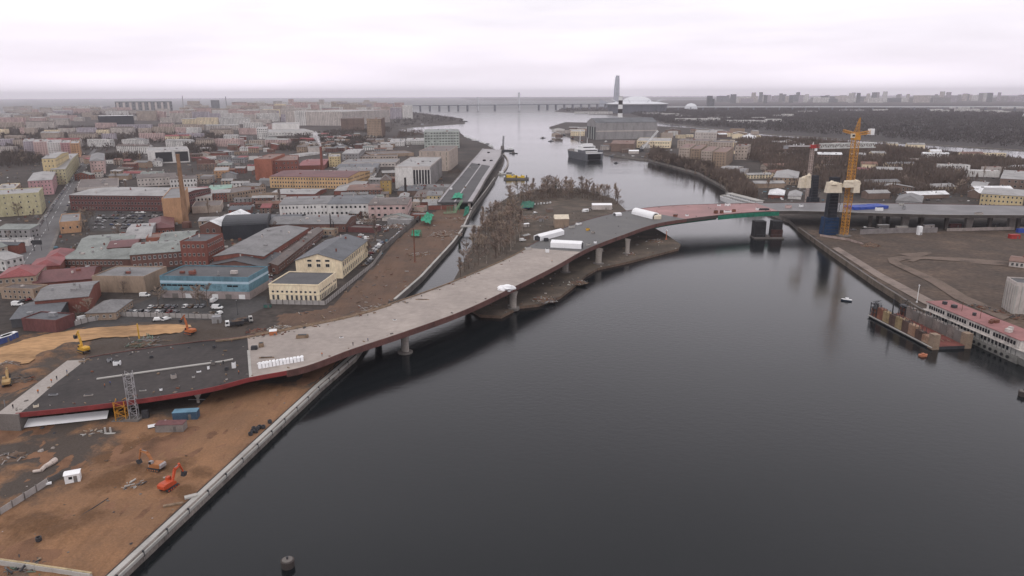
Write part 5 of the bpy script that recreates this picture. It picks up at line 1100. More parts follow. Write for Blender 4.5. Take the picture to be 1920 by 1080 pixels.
wood('thicket', ((930, 386), (1000, 357), (1085, 353), (1158, 376), (1085, 368), (950, 394)), 420, 2.2, WDB, 1.5, 5)
wood('woodland', ((-20, 300), (80, 284), (200, 284), (420, 262), (560, 258), (730, 250), (740, 240), (640, 246), (480, 262), (300, 240), (0, 240)), 3000, 4.5, mat('city trees', (.078, .062, .053), .95, .3, .02), 3, 9)
wood('woodland', ((520, 262), (630, 256), (720, 262), (700, 275), (600, 283), (520, 285)), 1000, 4.5, mat('city trees', (0, 0, 0)), 3, 9)
wood('woodland', ((-20, 222), (700, 212), (700, 207), (-20, 214)), 700, 10, mat('city trees', (0, 0, 0)), 3, 14)
wood('woodland', ((735, 238.5), (870, 229), (866, 223), (775, 212), (740, 222)), 350, 7, WDK, 3, 9)
wood('woodland', ((735, 262), (795, 254), (790, 248), (752, 248)), 160, 4, WDB, 3, 9)
wood('woodland', ((1050, 209), (1140, 212), (1140, 202), (1052, 204)), 200, 14, WDK, 2, 10)
wood('thicket', ((-10, 300), (45, 286), (84, 300), (60, 328), (20, 348), (-10, 348)), 620, 3, mat('city trees', (0, 0, 0)), 3, 12)
wood('thicket', ((198, 298), (268, 298), (275, 335), (232, 348), (203, 338)), 620, 3, mat('city trees', (0, 0, 0)), 3, 12)
wood('thicket', ((335, 262), (400, 256), (408, 288), (360, 294)), 620, 3.5, mat('city trees', (0, 0, 0)), 3, 12)
wood('thicket', ((800, 344), (860, 330), (868, 322), (850, 322), (800, 338)), 90, 2.2, WDB, 3, 5)
wood('thicket', ((1000, 357), (1090, 353), (1160, 376), (1175, 394), (1150, 388), (1085, 376), (1010, 378)), 420, 2.2, WDB, 1.5, 5)
wood('brushwood', ((960, 400), (1150, 392), (1190, 400), (1130, 412), (1060, 432), (985, 452)), 160, 1.2, WDB, 1.5, 1.6)
wood('brushwood', ((10, 500), (60, 430), (60, 415), (20, 415), (-10, 440)), 120, 1.6, WDB, 3, 2.5)
random.seed(77)
LM2 = LM + [('the blue warehouse', 395, 535), ('the white factory', 640, 395), ('the white roofed hall', 425, 410), ('the red brick block', 380, 470), ('the yellow kiosk house', 130, 420), ('the maroon shed', 130, 530), ('the ochre tower', 722, 345)]
cb = MB(CONCD); CLM = [CONCL, CONCD, STEEL, WHITEP, WOOD, RUST, W['brick'], W['tan'], DSTEEL, R['brown'], R['grey'], W['blue']]
k = 0
while k < 1500:
    x, y = random.uniform(-10, 830), random.uniform(262, 500); p = gp(x, y); k += 1
    if not free(V(p.x, p.y), V(1, 0), 2, 2, .3) or not inside((p.x, p.y), L_land): continue
    s = random.uniform(.6, 2.6); cb.box((p.x, p.y, 2.98), (s, s * random.uniform(.4, 1.6), random.uniform(.3, 1.9)), random.choice(CLM), random.uniform(0, 3))
cb.build('yard_clutter', kind='stuff')
cb = MB(CONCD)
for _ in range(420):
    x, y = random.uniform(1420, 1920), random.uniform(300, 378); p = gp(x, y)
    if free(V(p.x, p.y), V(1, 0), 2, 2, .3): s = random.uniform(.6, 2.4); cb.box((p.x, p.y, 2.98), (s, s * random.uniform(.4, 1.6), random.uniform(.3, 1.6)), random.choice(CLM), random.uniform(0, 3))
cb.build('yard_clutter', kind='stuff')
k = 0
for _ in range(400):
    x, y = random.uniform(-5, 800), random.uniform(268, 500); p = gp(x, y)
    if k > 38 or not free(V(p.x, p.y), V(1, 0), 3, 3, 1): continue
    k += 1; s_ = random.uniform(.6, 1.2); tree(p, s_, PROTO, ('tall ' if s_ > 1 else 'small ') + 'bare city tree ' + rel(x, y, LM2), 'bare trees between the factory buildings', False)
# ------------------------------------------------------------------ cars and vans
CARC = dict(white=(.75, .75, .74), silver=(.42, .42, .43), grey=(.16, .16, .17), black=(.015, .015, .018), red=(.17, .025, .025), blue=(.03, .05, .11), brown=(.14, .10, .07))
CM = {k: mat('car paint ' + k, c, .3, .05, .5, spec=.5) for k, c in CARC.items()}
def car_mesh(kind, col):
    b = MB(CM[col]); L, Wd, Hh = dict(hatch=(4.0, 1.75, 1.45), saloon=(4.5, 1.78, 1.42), van=(5.3, 2.0, 2.35), wagon=(4.6, 1.85, 1.7))[kind]; hw = Wd / 2
    if kind == 'van': prof = [(-L / 2, .45), (L / 2, .4), (L / 2, 1.0), (L / 2 - .9, 1.25), (L / 2 - 1.7, 2.25), (L / 2 - 2.0, Hh), (-L / 2 + .1, Hh), (-L / 2, 2.1)]
    else: prof = [(-L / 2, .4), (L / 2 - .1, .35), (L / 2, .65), (L / 2 - .9, .9), (L / 2 - 1.6, Hh - .08), (L / 2 - 2.0, Hh), (-L / 2 + (.5 if kind != 'saloon' else 1.2), Hh), (-L / 2 + .05, .95 if kind != 'saloon' else .98), (-L / 2, .8)]
    n = len(prof); z_m = .95 if kind != 'van' else 1.2
    for s in (-1, 1): b.v += [(x, s * (hw - (.18 if z > z_m else 0)), z) for x, z in prof]
    k = b._m(CM[col]); g = b._m(GLASS)
    for j in range(n):
        q = (j + 1) % n; gl = (kind == 'van' and j == 3) or (kind != 'van' and j in (3, 6)); b.f.append((j, j + n, q + n, q)); b.mi.append(g if gl else k)
    b.f.append(tuple(range(n))); b.mi.append(k); b.f.append(tuple(reversed(range(n, 2 * n)))); b.mi.append(k)
    for s in (-1, 1):      # side glazing, lamps and wheels
        x0, x1 = (L / 2 - 2.0, L / 2 - 1.3) if kind == 'van' else (-L / 2 + .8, L / 2 - 1.7); z0, z1 = (1.35, 2.0) if kind == 'van' else (.98, Hh - .14)
        b.face([(x0, s * (hw - .08), z0), (x1 + .3, s * (hw - .08), z0), (x1, s * (hw - .165), z1), (x0 + .1, s * (hw - .165), z1)], GLASS)
        for xw in (-L / 2 + .8, L / 2 - .85): b.tube((xw, s * (hw - .2), .33), (xw, s * (hw + .02), .33), .33, .33, 8, BLACK)
        b.box((L / 2 - .12, s * (hw - .3), .62), (.16, .4, .16), WHITEP); b.box((-L / 2 + .03, s * (hw - .25), .72), (.12, .3, .2), REDP)
    return b.mesh('parked_car')
CMESH = {}
def car(p, rz, where, group, col=None, kind=None):
    kind = kind or random.choice(['hatch', 'hatch', 'saloon', 'wagon', 'saloon']); col = col or random.choice(['white', 'silver', 'grey', 'black', 'black', 'grey', 'black', 'grey', 'silver', 'white', 'red', 'blue', 'brown', 'silver'])
    if (kind, col) not in CMESH: CMESH[(kind, col)] = car_mesh(kind, col)
    nm = 'van' if kind == 'van' else 'car'
    link('parked_' + nm, CMESH[(kind, col)], None, f"{col} {dict(hatch='hatchback', saloon='saloon car', wagon='estate car', van='van')[kind]} parked {where}", nm, group, loc=p, rz=rz)
random.seed(31)
def row(x0, y0, x1, y1, step, rz, where, group, skip=.12, z=3.05, **k):
    A, B = gp(x0, y0, z), gp(x1, y1, z); d = B - A; n = max(1, int(d.length / step))
    for i in range(n + 1):
        if random.random() < skip: continue
        p = A + d * (i / n); car(V(p.x + random.uniform(-.3, .3), p.y + random.uniform(-.3, .3), z), rz + random.uniform(-.07, .07) + (math.pi if random.random() < .4 else 0), where, group, **k)
G = 'cars in the car park below the red factory'
for k, (y, x0, x1) in enumerate(((399, 196, 300), (405, 188, 300), (410, 186, 296), (416, 182, 280), (422, 178, 276), (428, 172, 270))):
    row(x0, y, x1, y + 1, 3.1 if k % 2 else 5.2, 1.45 if k % 2 else .05, 'in the ' + ('far', 'second', 'third', 'fourth', 'fifth', 'near')[k] + ' row below the red factory', G, .22)
row(283, 577, 424, 575, 2.9, 1.5, 'facing the blue warehouse', 'cars in front of the blue warehouse', .1)
row(243, 586, 340, 586, 2.9, 1.5, 'inside the pale fence', 'cars along the pale fence', .1, col=None)
row(352, 590, 410, 590, 3.4, 1.3, 'at the right fence end', 'cars along the pale fence', .3)
row(30, 568, 80, 559, 3.0, 1.2, 'left of the small sheds', 'cars in the small yard', .1)
for x, y, r in ((33, 573, .1), (133, 605, .3), (157, 600, .9), (272, 556, .05), (408, 579, 0), (401, 566, 1.5)): car(gp(x, y, 3.05), r, 'beside the fence' if y > 590 else 'near the blue warehouse' if x > 200 else 'left of the small sheds', 'white vans', 'white', 'van')
for x, y, r in ((297, 601, .4), (312, 600, 1.1)): car(gp(x, y, 3.05), r, 'outside the pale fence on the verge', 'cars outside the fence', 'white', 'wagon')
a = math.atan2(gp(160, 300).y - gp(72, 425).y, gp(160, 300).x - gp(72, 425).x)
row(66, 435, 160, 299, 7.5, a, 'along the left kerb of the street', 'cars parked along the street', .25)
row(116, 410, 170, 298, 11, a, 'along the right kerb of the street', 'cars parked along the street', .4)
for x, y in ((95, 395), (60, 448), (42, 486), (138, 335), (30, 520)): car(gp(x, y, 3.06), a, 'out in the traffic lane of the street', 'cars driving on the street')
for x, y, r in ((570, 468, .3), (583, 460, .3), (556, 476, .3)): car(gp(x, y, 3.05), r, 'left of the cream gabled house', 'vehicles behind the yellow house', 'white', 'van')
row(692, 480, 716, 455, 3.2, .3, 'behind the cream gabled house', 'cars behind the yellow house', .1)
row(728, 458, 752, 436, 3.4, .3, 'by the scrap yard fence', 'cars by the scrap yard', .2)
row(683, 499, 694, 488, 3, .9, 'along the side of the cream gabled house', 'cars beside the cream house', 0)
row(500, 540, 506, 516, 3.2, .2, 'between blue warehouse and yellow house', 'cars between the two houses', .1)
row(1003, 384, 1032, 381, 3.4, 1.5, 'on the island by the green net shelter', 'cars on the island', 0, 1.55, col='white')
row(1107, 392, 1146, 391, 3.6, 1.5, 'before the white shed on the island', 'cars on the island', 0, 1.55)
for x, y in ((980, 452), (1003, 400), (1096, 398), (1060, 412)): car(gp(x, y, 1.55), .6, 'on the island track', 'cars on the island', 'white', 'van' if x != 1003 else 'wagon')
for x, y, r in ((1565, 430, 0), (1600, 432, .2), (1622, 428, .1), (1650, 430, 0), (1672, 433, .2)): car(gp(x, y, 3.05), r, 'in the shade under the eastern approach', 'cars under the approach', random.choice(['white', 'silver', 'grey']))
for x, y in ((1692, 374), (1740, 376), (1760, 377)): car(gp(x, y, 3.05), 0, 'behind the eastern approach', 'cars behind the approach')
for wh, x0, y0, x1, y1, n in (('among the low sheds behind the white factory', 430, 405, 520, 345, 9), ('in the works yard near the ochre tower', 640, 372, 780, 336, 9), ('on the depot ground beyond the yellow factory', 560, 292, 740, 264, 12), ('on the scrap yard ground', 655, 450, 730, 415, 7), ('in the yard left of the printing works', 600, 300, 640, 280, 4), ('behind the long red factory', 140, 350, 260, 326, 7), ('in the shipyard', 1080, 262, 1200, 272, 9), ('at the shipyard office', 1180, 284, 1260, 282, 6)):
    for _ in range(n):
        p = gp(random.uniform(x0, x1), random.uniform(min(y0, y1), max(y0, y1)), 3.05)
        if free(V(p.x, p.y), V(1, 0), 4, 2, .5): car(p, random.choice([0, 1.5, .3]), wh, 'cars about the factory yards', random.choice(['white', 'white', 'silver', 'grey', 'black']), random.choice(['van', 'saloon', 'wagon']))
# --- tipper lorry by the yard gate
def lorry(p, rz, label, cabm, boxm):
    t = thing('tipper_lorry', label, 'lorry', p, rz); 
    def L(nm, mb, par=t): return link(nm, mb.mesh(nm), par)
    b = MB(cabm); b.hexa([(2.2, -1.2, .9), (4.2, -1.2, .9), (4.2, 1.2, .9), (2.2, 1.2, .9)], [(2.2, -1.2, 3.2), (3.9, -1.15, 3.2), (3.9, 1.15, 3.2), (2.2, 1.2, 3.2)]); c = L('cab', b)
    b = MB(GLASS); b.face([(4.13, -1, 2.0), (4.13, 1, 2.0), (3.98, 1, 2.95), (3.98, -1, 2.95)]); [b.face([(2.6, s, 2.0), (3.9, s, 2.0), (3.75, s, 2.9), (2.6, s, 2.9)]) for s in (-1.21, 1.21)]; L('window', b, c)
    b = MB(boxm); b.hexa([(-4.2, -1.2, 1.2), (1.9, -1.2, 1.2), (1.9, 1.2, 1.2), (-4.2, 1.2, 1.2)], [(-4.5, -1.3, 2.6), (2.1, -1.3, 2.6), (2.1, 1.3, 2.6), (-4.5, 1.3, 2.6)]); L('tipper_body', b)
    b = MB(DIRT); b.blob((-1.2, 0, 2.5), (2.6, 1.1, .5), None, 3); L('load', b)
    b = MB(DSTEEL); b.box((0, 0, .7), (8, .9, .45)); L('chassis', b)
    for x in (3.2, -1.6, -3.0):
        for s in (-1.05, 1.05): b = MB(BLACK); b.tube((x, s - .18, .52), (x, s + .18, .52), .52, .52, 12); L('wheel', b)
    return t
lorry(gp(440, 612, 3.1), math.radians(205), 'white cabbed tipper lorry waiting by the site entrance', WHITEP, DSTEEL)
lorry(gp(458, 606, 3.1), math.radians(25), 'dark lorry with a pale cab just behind the white tipper', mat('pale cab', (.45, .44, .42), .5), DSTEEL)
# --- excavators
def excavator(p, rz, sc_, m, label, pose=0, cw=None):
    t = thing('excavator', label, 'excavator', p, rz); t.scale = (sc_,) * 3
    def L(nm, mb, par=t): return link(nm, mb.mesh(nm), par)
    for s in (-1.2, 1.2):
        b = MB(DSTEEL); pr = [(-2.0, .25), (-1.7, 0), (1.7, 0), (2.0, .25), (2.1, .55), (1.8, .9), (-1.8, .9), (-2.1, .55)]
        b.ext(pr, V(0, s), V(0, 1), V(1, 0), -.3, .3); o = L('track', b)
        b = MB(m); [b.tube((x, s - .32, .45), (x, s + .32, .45), .25, .25, 8) for x in (-1.6, -.8, 0, .8, 1.6)]; L('roller', b, o)
    b = MB(DSTEEL); b.lathe((0, 0, .6), [(.9, 0), (.9, .5)], 12); L('turntable', b)
    b = MB(m); b.ext([(-2.3, 1.2), (-2.4, 2.2), (-2.0, 2.5), (.6, 2.3), (1.3, 1.9), (1.5, 1.1), (-1.9, 1.05)], V(0, 0), V(0, 1), V(1, 0), -1.25, 1.25); L('body', b)
    b = MB(cw or m); b.ext([(-2.75, 1.2), (-2.8, 2.15), (-2.3, 2.45), (-2.3, 1.1)], V(0, 0), V(0, 1), V(1, 0), -1.2, 1.2); L('counterweight', b)
    b = MB(cw or m); b.hexa([(.1, .25, 1.9), (1.6, .25, 1.3), (1.6, 1.25, 1.3), (.1, 1.25, 1.9)], [(.2, .3, 3.1), (1.2, .3, 3.1), (1.2, 1.2, 3.1), (.2, 1.2, 3.1)]); c = L('cab', b)
    b = MB(GLASS); b.face([(1.58, .35, 1.8), (1.58, 1.15, 1.8), (1.27, 1.1, 3.0), (1.27, .35, 3.0)]); b.face([(.4, 1.262, 2.1), (1.4, 1.262, 2.1), (1.15, 1.222, 2.95), (.4, 1.222, 2.95)]); L('window', b, c)
    J = [[(1.0, 1.8), (2.6, 4.9), (5.0, 5.2), (5.9, 2.4), (5.3, .9)], [(1.0, 1.8), (2.2, 4.6), (4.0, 4.9), (4.9, 2.6), (4.3, 1.2)], [(1.0, 1.8), (1.8, 5.4), (2.4, 7.8), (4.2, 6.0), (4.4, 4.7)]][pose]
    b = MB(m); q = [V(x, -.3, z) for x, z in J]
    b.tube(q[0], q[1], .42, .48, 6); b.tube(q[1], q[2], .46, .3, 6); L('boom', b)
    b = MB(m); b.tube(q[2] + (q[2] - q[3]).normalized() * .7, q[3], .34, .22, 6); L('arm', b)
    b = MB(DSTEEL); d = (q[4] - q[3]).normalized(); s = V(d.z, 0, -d.x); z = q[3]
    b.hexa([tuple(z + V(0, -.55, 0) + s * .1), tuple(z + d * 1.4 + V(0, -.6, 0)), tuple(z + d * 1.4 + V(0, .6, 0)), tuple(z + V(0, .55, 0) + s * .1)], [tuple(z + V(0, -.55, 0) - s * 1.0), tuple(z + d * 1.1 + V(0, -.6, 0) - s * .9), tuple(z + d * 1.1 + V(0, .6, 0) - s * .9), tuple(z + V(0, .55, 0) - s * 1.0)]); L('bucket', b)
    b = MB(STEEL); b.tube((1.3, -.3, 2.2), q[0].lerp(q[1], .8) + V(.5, 0, -.2), .1, .07, 6); b.tube(q[1] + V(.3, 0, .55), q[2] + (q[2] - q[3]).normalized() * .5, .1, .07, 6); L('hydraulic_ram', b)
excavator(gp(318, 916, 3.1), math.radians(70), 1.05, ORG, 'bright red orange excavator with bent boom near the quay', 1)
excavator(gp(293, 880, 3.1), math.radians(165), 1.0, mat('faded orange', (.36, .15, .06), .6), 'faded orange excavator with dark tracks and outstretched arm', 0, mat('greyish hood', (.33, .30, .30), .6))
excavator(gp(157, 660, 3.6), math.radians(150), 1.1, YEL, 'yellow excavator with raised boom beside the sand road', 2)
excavator(gp(356, 626, 5.2), math.radians(160), 1.05, mat('orange red', (.46, .14, .05), .6), 'orange excavator standing on the dark earth heap', 2)
excavator(gp(14, 722, 3.1), math.radians(120), 1.05, mat('pale ochre', (.42, .28, .13), .6), 'ochre excavator by the scrap heap at the left edge', 1)
# --- debris helper: many irregular boards and slabs as one heap
def heap(name, label, cat, x, y, r, n, mats, s0=.5, s1=3, z=3., hh=1.2, seed=1):
    rnd = random.Random(seed); p = gp(x, y, z); t = thing(name, label, cat, p)
    b = MB(mats[0]); b.blob((p.x, p.y, z - .2), (r, r * .9, hh), DIRT, seed, 12, 7, .3); b.build('mound', t, kind='stuff')
    b = MB(mats[0])
    for k in range(n):
        a = rnd.uniform(0, 6.28); d = r * rnd.random() ** .6 * 1.2; q = p + V(d * math.cos(a), d * math.sin(a), max(0, hh * (1 - d / r)) + rnd.uniform(0, .25)); a2 = rnd.uniform(0, 6.28)
        b.tube(q, q + V(math.cos(a2), math.sin(a2), rnd.uniform(-.25, .3)) * rnd.uniform(s0, s1), rnd.uniform(.08, .28), None, 4, rnd.choice(mats))
    b.build('debris', t, kind='stuff'); return t
GREYS = [CONCL, CONCD, STEEL, WOOD, RUST]
heap('scrap_heap', 'heap of grey concrete rubble at the left edge of the site', 'rubble heap', 12, 690, 5, 70, [CONCL, CONC, STEEL, CONCD], .5, 2, 3, 2.6, 2)
heap('scrap_heap', 'dark twisted scrap beside the ochre excavator', 'scrap heap', 42, 712, 4, 40, [DSTEEL, RUST, CONCD], 1, 4, 3, .8, 3)
heap('rubble_heap', 'tangle of timber and steel around the yellow pile rig', 'scrap heap', 268, 642, 7, 80, [WOOD, STEEL, CONCD, mat('green steel', (.12, .17, .13), .7)], 1, 5, 3.3, .8, 4)
heap('rubble_heap', 'scattered pale demolition rubble below the green netting', 'rubble heap', 838, 440, 11, 150, [CONCL, CONC, RUST, WOOD], .8, 4, 3, 1.6, 5)
heap('rubble_heap', 'reddish rebar and board tangle near the viaduct end', 'rubble heap', 855, 412, 9, 110, [RUST, WOOD, CONCL], 1, 5, 3, 1.2, 6)
heap('rubble_heap', 'brown debris patch under the rusty pile post', 'rubble heap', 782, 478, 7, 70, [WOOD, RUST, CONCL], .8, 3, 3, .5, 7)
heap('rubble_heap', 'pile of pale boards beside the western deck edge', 'timber pile', 525, 617, 5, 50, [WOOD, CONCL, CONC], 1, 4, 3, .5, 8)
heap('rubble_heap', 'red brick rubble at the edge of the dark deck', 'rubble heap', 482, 622, 4, 50, [W['brick'], RUST, W['brick']], .4, 1.2, 3, .9, 9)
heap('rubble_heap', 'timber scraps by the canal end of the cleared earth', 'timber pile', 715, 580, 8, 90, [WOOD, CONCL, CONC], 1, 5, 3, .3, 10)
heap('rubble_heap', 'pale sheets of rubble on the mud below the fork pier', 'rubble heap', 175, 812, 3, 16, [CONCL, mat('pale sand', (.42, .33, .24), .9)], .8, 2, 3, .5, 11)
heap('rubble_heap', 'dark heap of broken slabs at the left edge mud', 'rubble heap', 15, 858, 5, 45, [CONCD, DSTEEL, CONC], .8, 3, 3, 1.2, 12)
heap('rubble_heap', 'bits of steel in the dug trench between the two excavators', 'scrap heap', 245, 907, 3, 36, [DSTEEL, CONCL, CONCD], .5, 2.2, 3, .3, 13)
heap('rubble_heap', 'dark junk outside the corner wall at the bottom edge', 'scrap heap', 40, 1078, 6, 60, [DSTEEL, CONCD, mat('green steel', (0, 0, 0))], .5, 2, 2.6, .8, 14)
heap('rubble_heap', 'rusty brush heap at the crane barrier corner', 'scrap heap', 1630, 460, 6, 90, [RUST, WOOD], .8, 3, 3, 1.8, 15)
heap('rubble_heap', 'stones and scrap on the island point', 'rubble heap', 1230, 452, 6, 60, GREYS, .5, 2, 1.5, .8, 16)
heap('rubble_heap', 'scrap pile under the bridge on the island shore', 'rubble heap', 1085, 530, 5, 60, GREYS, .5, 2.5, 1.5, .8, 17)
heap('rubble_heap', 'pale slabs and scrap on the shore below the deck', 'rubble heap', 1020, 562, 6, 80, GREYS, .5, 3, 1.5, .7, 18)
heap('rubble_heap', 'rubble strip beside the tall pier on the island', 'rubble heap', 1180, 476, 5, 40, GREYS, .5, 2, 1.5, .4, 19)
heap('rubble_heap', 'scrap yard heap left of the canal fence', 'scrap heap', 738, 425, 9, 110, [CONCL, RUST, STEEL, WHITEP], .8, 4, 3, 1.3, 20)
heap('rubble_heap', 'stacked pipes and steel in the yard behind the low maroon store', 'scrap heap', 690, 414, 8, 90, [CONCL, STEEL, W['pale']], 1, 5, 3, 1.2, 21)
heap('rubble_heap', 'junk and machinery below the viaduct wall', 'scrap heap', 775, 398, 8, 80, GREYS, .8, 3, 3, 1.4, 22)
# --- containers, cabins, sheds on the site
def container(label, x, y, L, Wd, Hh, m, rz, roof=None, name='container', cat='container', z=3.05, gable=0, win=0):
    p = gp(x, y, z); t = thing(name, label, cat, p, rz)
    b = MB(m); b.box((0, 0, 0), (L, Wd, Hh)); link('wall', b.mesh('wall'), t)
    b = MB(roof or m)
    if gable: b.ext([(-Wd / 2 - .2, Hh - .05), (Wd / 2 + .2, Hh - .05), (0, Hh + gable)], V(0, 0), V(1, 0), V(0, 1), -L / 2 - .2, L / 2 + .2)
    else: b.box((0, 0, Hh + .01), (L + .15, Wd + .15, .12))
    link('roof', b.mesh('roof'), t)
    b = MB(CONCD); b.box((L * .2, -Wd / 2 - .03, .05), (.9, .06, min(2, Hh * .85))); link('door', b.mesh('door'), t)
    for k in range(win): b = MB(GLASS); b.box((-L / 2 + L * (k + .7) / (win + .8), -Wd / 2 - .03, Hh * .45), (.9, .06, .8)); link('window', b.mesh('window'), t)
    return t
BL = mat('faded blue steel', (.13, .25, .34), .6, .2)
container('dark steel container with pale blue top beside the fork pier', 350, 784, 8, 3.2, 2.8, mat('dark blue steel', (.05, .09, .14), .6), .12, BL)
container('low brown site shed with ribbed side near the blue container', 322, 806, 9, 3.6, 2.6, mat('ribbed grey shed', (.21, .185, .17), .8), .05, R['maroon'], 'site_shed', 'shed')
container('white open trailer leaning next to the brown site shed', 292, 800, 4.5, 2.2, .5, DSTEEL, .5, WHITEP, 'trailer', 'trailer')
container('small white sheet on the sand by the trailer', 305, 793, 2, 1.6, .5, WHITEP, .3, WHITEP, 'crate', 'crate')
container('white site cabin with a dark window at the fence end', 138, 901, 3.8, 2.8, 2.7, WHITEP, .42, WHITE, 'site_cabin', 'cabin', 3.05, .35, 1)
for k in range(3): container('blue and white site container at the left edge', 8 + k * 6, 642 - k * 3, 6, 2.5, 2.7, mat('container blue', (.06, .09, .25), .6), 1.2, WHITEP)
container('green waste container before the yellow house', 502, 576, 3.5, 2, 1.6, mat('container green', (.05, .13, .11), .6), 0, DSTEEL)
container('red waste container at the far side of the brown field', 1901, 447, 7, 4, 3, REDP, 0, REDP)
container('blue container at the far fence of the brown field', 1916, 436, 8, 3, 3, BLUET, 0, BLUET)
container('white cabin against the grey fence of the brown field', 1723, 440, 3, 3, 6.5, WHITEP, 0, WHITE, 'site_cabin', 'cabin')
container('orange cabin near the edge of dark deck', 513, 632, 3, 3, 3, mat('orange cabin', (.45, .16, .07), .6), .3, WHITEP, 'site_cabin', 'cabin', 9.6)
container('grey service box by the gate of the parked lorry', 407, 605, 4, 3, 3.2, W['grey'], .2, STEEL, 'site_cabin', 'cabin')
container('pale cabin with a sloping roof behind the fence corner', 112, 612, 5, 3.5, 3.5, W['pale'], .3, W['pale'], 'site_cabin', 'cabin')
# island huts
container('white workshop shed with long roof on the wooded island', 1128, 392, 19, 8, 4.5, W['pale'], 0, WHITE, 'shed', 'shed', 1.5, 1.4)
container('cream half round topped hall on the island', 1052, 425, 12, 11, 7.5, W['tan'], .05, CREAMT, 'hall', 'hall', 1.5, 3)
container('white cabin between hall and white shed on the island', 1098, 397, 5, 3, 2.5, WHITEP, .3, WHITE, 'site_cabin', 'cabin', 1.5, .4)
container('blue tarp covered hut on the island', 985, 391, 7, 4, 2.5, BLUET, .1, BL, 'hut', 'hut', 1.5, .6)
container('pale cabin in the clearing on the island', 985, 425, 6, 3.5, 2.6, W['pale'], .5, WHITE, 'site_cabin', 'cabin', 1.5, .5)
container('small grey hut on the island clearing', 1015, 415, 4, 3, 2.5, W['grey'], .2, R['brown'], 'hut', 'hut', 1.5, .6)
container('low brown hut under the island trees', 1030, 397, 6, 4, 2.6, W['brown'], .4, R['brown'], 'hut', 'hut', 1.5, .8)
container('long shed with grey roof beside the deck edge on the island', 985, 448, 8, 4, 3, W['brown'], .9, R['light'], 'shed', 'shed', 1.5, .8)
heap('scrap_heap', 'scattered boats and junk in the island clearing', 'scrap heap', 1000, 408, 14, 110, GREYS + [W['tan']], .8, 4, 1.5, .5, 30)
# green net shelter, green nets on the cleared strip
def drape(label, pts, zs, m, name='green_netting', cat='netting', z=3.):
    t = []; b = MB(m); n = 8
    P4 = [gp(*q, zz) for q, zz in zip(pts, zs)]
    g = [[P4[0].lerp(P4[1], i / n).lerp(P4[3].lerp(P4[2], i / n), j / n) + V(random.uniform(-.5, .5), random.uniform(-.5, .5), random.uniform(-.8, .8)) for i in range(n + 1)] for j in range(n + 1)]
    for j in range(n):
        for i in range(n): b.face([g[j][i], g[j][i + 1], g[j + 1][i + 1], g[j + 1][i]])
    for q in (P4[0], P4[1], P4[2], P4[3]): b.tube((q.x, q.y, z - .2), q, .12, .12, 4, DSTEEL)
    b.build(name, label=label, cat=cat)
GREENL = mat('bright green netting', (.04, .29, .18), .8, .2, .5)
drape('crumpled bright green netting over a frame at the canal fence', ((789, 412), (806, 420), (813, 402), (800, 398)), (8, 6, 9, 9), GREENL)
drape('smaller green netting bundle beside the tall fence wall', ((771, 440), (786, 443), (788, 431), (774, 432)), (5, 4.5, 7, 7), GREENL)
drape('green sheet spread on the end of the viaduct deck', ((846, 373), (866, 371), (868, 362), (854, 361)), (11.5, 12, 13, 13), GREENL, z=10.5)
drape('dark green netting at the viaduct wall over the water', ((869, 406), (879, 400), (880, 386), (872, 388)), (4, 4, 8, 8), GREENT)
drape('dark green net shelter on the island', ((976, 390), (1000, 390), (1002, 378), (980, 377)), (4, 4, 5.5, 5.5), mat('dark green shelter', (.03, .13, .09), .8), 'net_shelter', 'shelter', 1.5)
GS = mat('green scaffold steel', (.06, .24, .14), .7)
for lb, x, y, ln, hh in (('green scaffold frame under the bright green netting', 800, 418, 9, 7), ('green scaffold frame beside the tall fence wall', 781, 444, 7, 5), ('green scaffold cage at the viaduct mouth', 850, 398, 12, 5)):
    q = gp(x, y); t = thing('scaffold', lb, 'scaffold', q)
    for k in range(5):
        for s in (0, 3): b = MB(GS); b.tube(q + V(k * ln / 4 - ln / 2, s, -.2), q + V(k * ln / 4 - ln / 2, s, hh), .12, .12, 4); b.build('upright', t)
    for z_ in (.4, .7, 1):
        for s in (0, 3): b = MB(GS); b.tube(q + V(-ln / 2, s, hh * z_), q + V(ln / 2, s, hh * z_), .1, .1, 4); b.build('rail', t)
b = MB(mat('light green steel', (.25, .40, .25), .7)); q = gp(858, 400); b.truss(q + V(-3, 0, 1), q + V(4, 10, 11), 1.4, 8, .14); b.build('lattice_boom', label='pale green lattice boom leaning from the rubble to the viaduct end', cat='crane boom')
b = MB(mat('light green steel', (0, 0, 0))); q = gp(838, 402); b.truss(q + V(-3, 0, 1.5), q + V(9, 1, 2), 1.2, 6, .12); b.build('lattice_boom', label='pale green lattice section lying in front of the viaduct end', cat='crane boom')
# posts, masts, lamps
def post(label, x, yb, yt, r, m, z=3., name='steel_post', cat='post', head=None):
    p = gp(x, yb, z); zt = top_z(x, yb, yt, z); t = thing(name, label, cat, p); b = MB(m); b.tube(p - V(0, 0, .3), V(p.x, p.y, zt), r, r * .8, 8); b.build('shaft', t)
    b = MB(m); b.box((p.x, p.y, z - .05), (r * 4, r * 4, .5)); b.build('base', t)
    if head: b = MB(head); b.blob((p.x, p.y, zt), (r * 2.2, r * 2.2, r * 2), None, 1, 10, 6, 0); b.build('lamp_head', t)
    return t
post('tall rusty steel post in the middle of the cleared earth', 778, 492, 428, .45, RUST)
post('yellow drilling mast rising from the timber tangle', 262, 640, 607, .35, YEL, name='drilling_mast', cat='mast')
post('navigation beacon with a white lamp on the island point', 1249, 449, 432, .35, mat('beacon', (.5, .18, .10), .6), 1.5, 'beacon', 'beacon', WHITEP)
post('slim lamp post beside the blue warehouse corner', 446, 590, 563, .12, DSTEEL, name='lamp_post', cat='lamp post', head=STEEL)
post('slim lamp post right of the street', 91, 432, 407, .12, DSTEEL, name='lamp_post', cat='lamp post', head=STEEL)
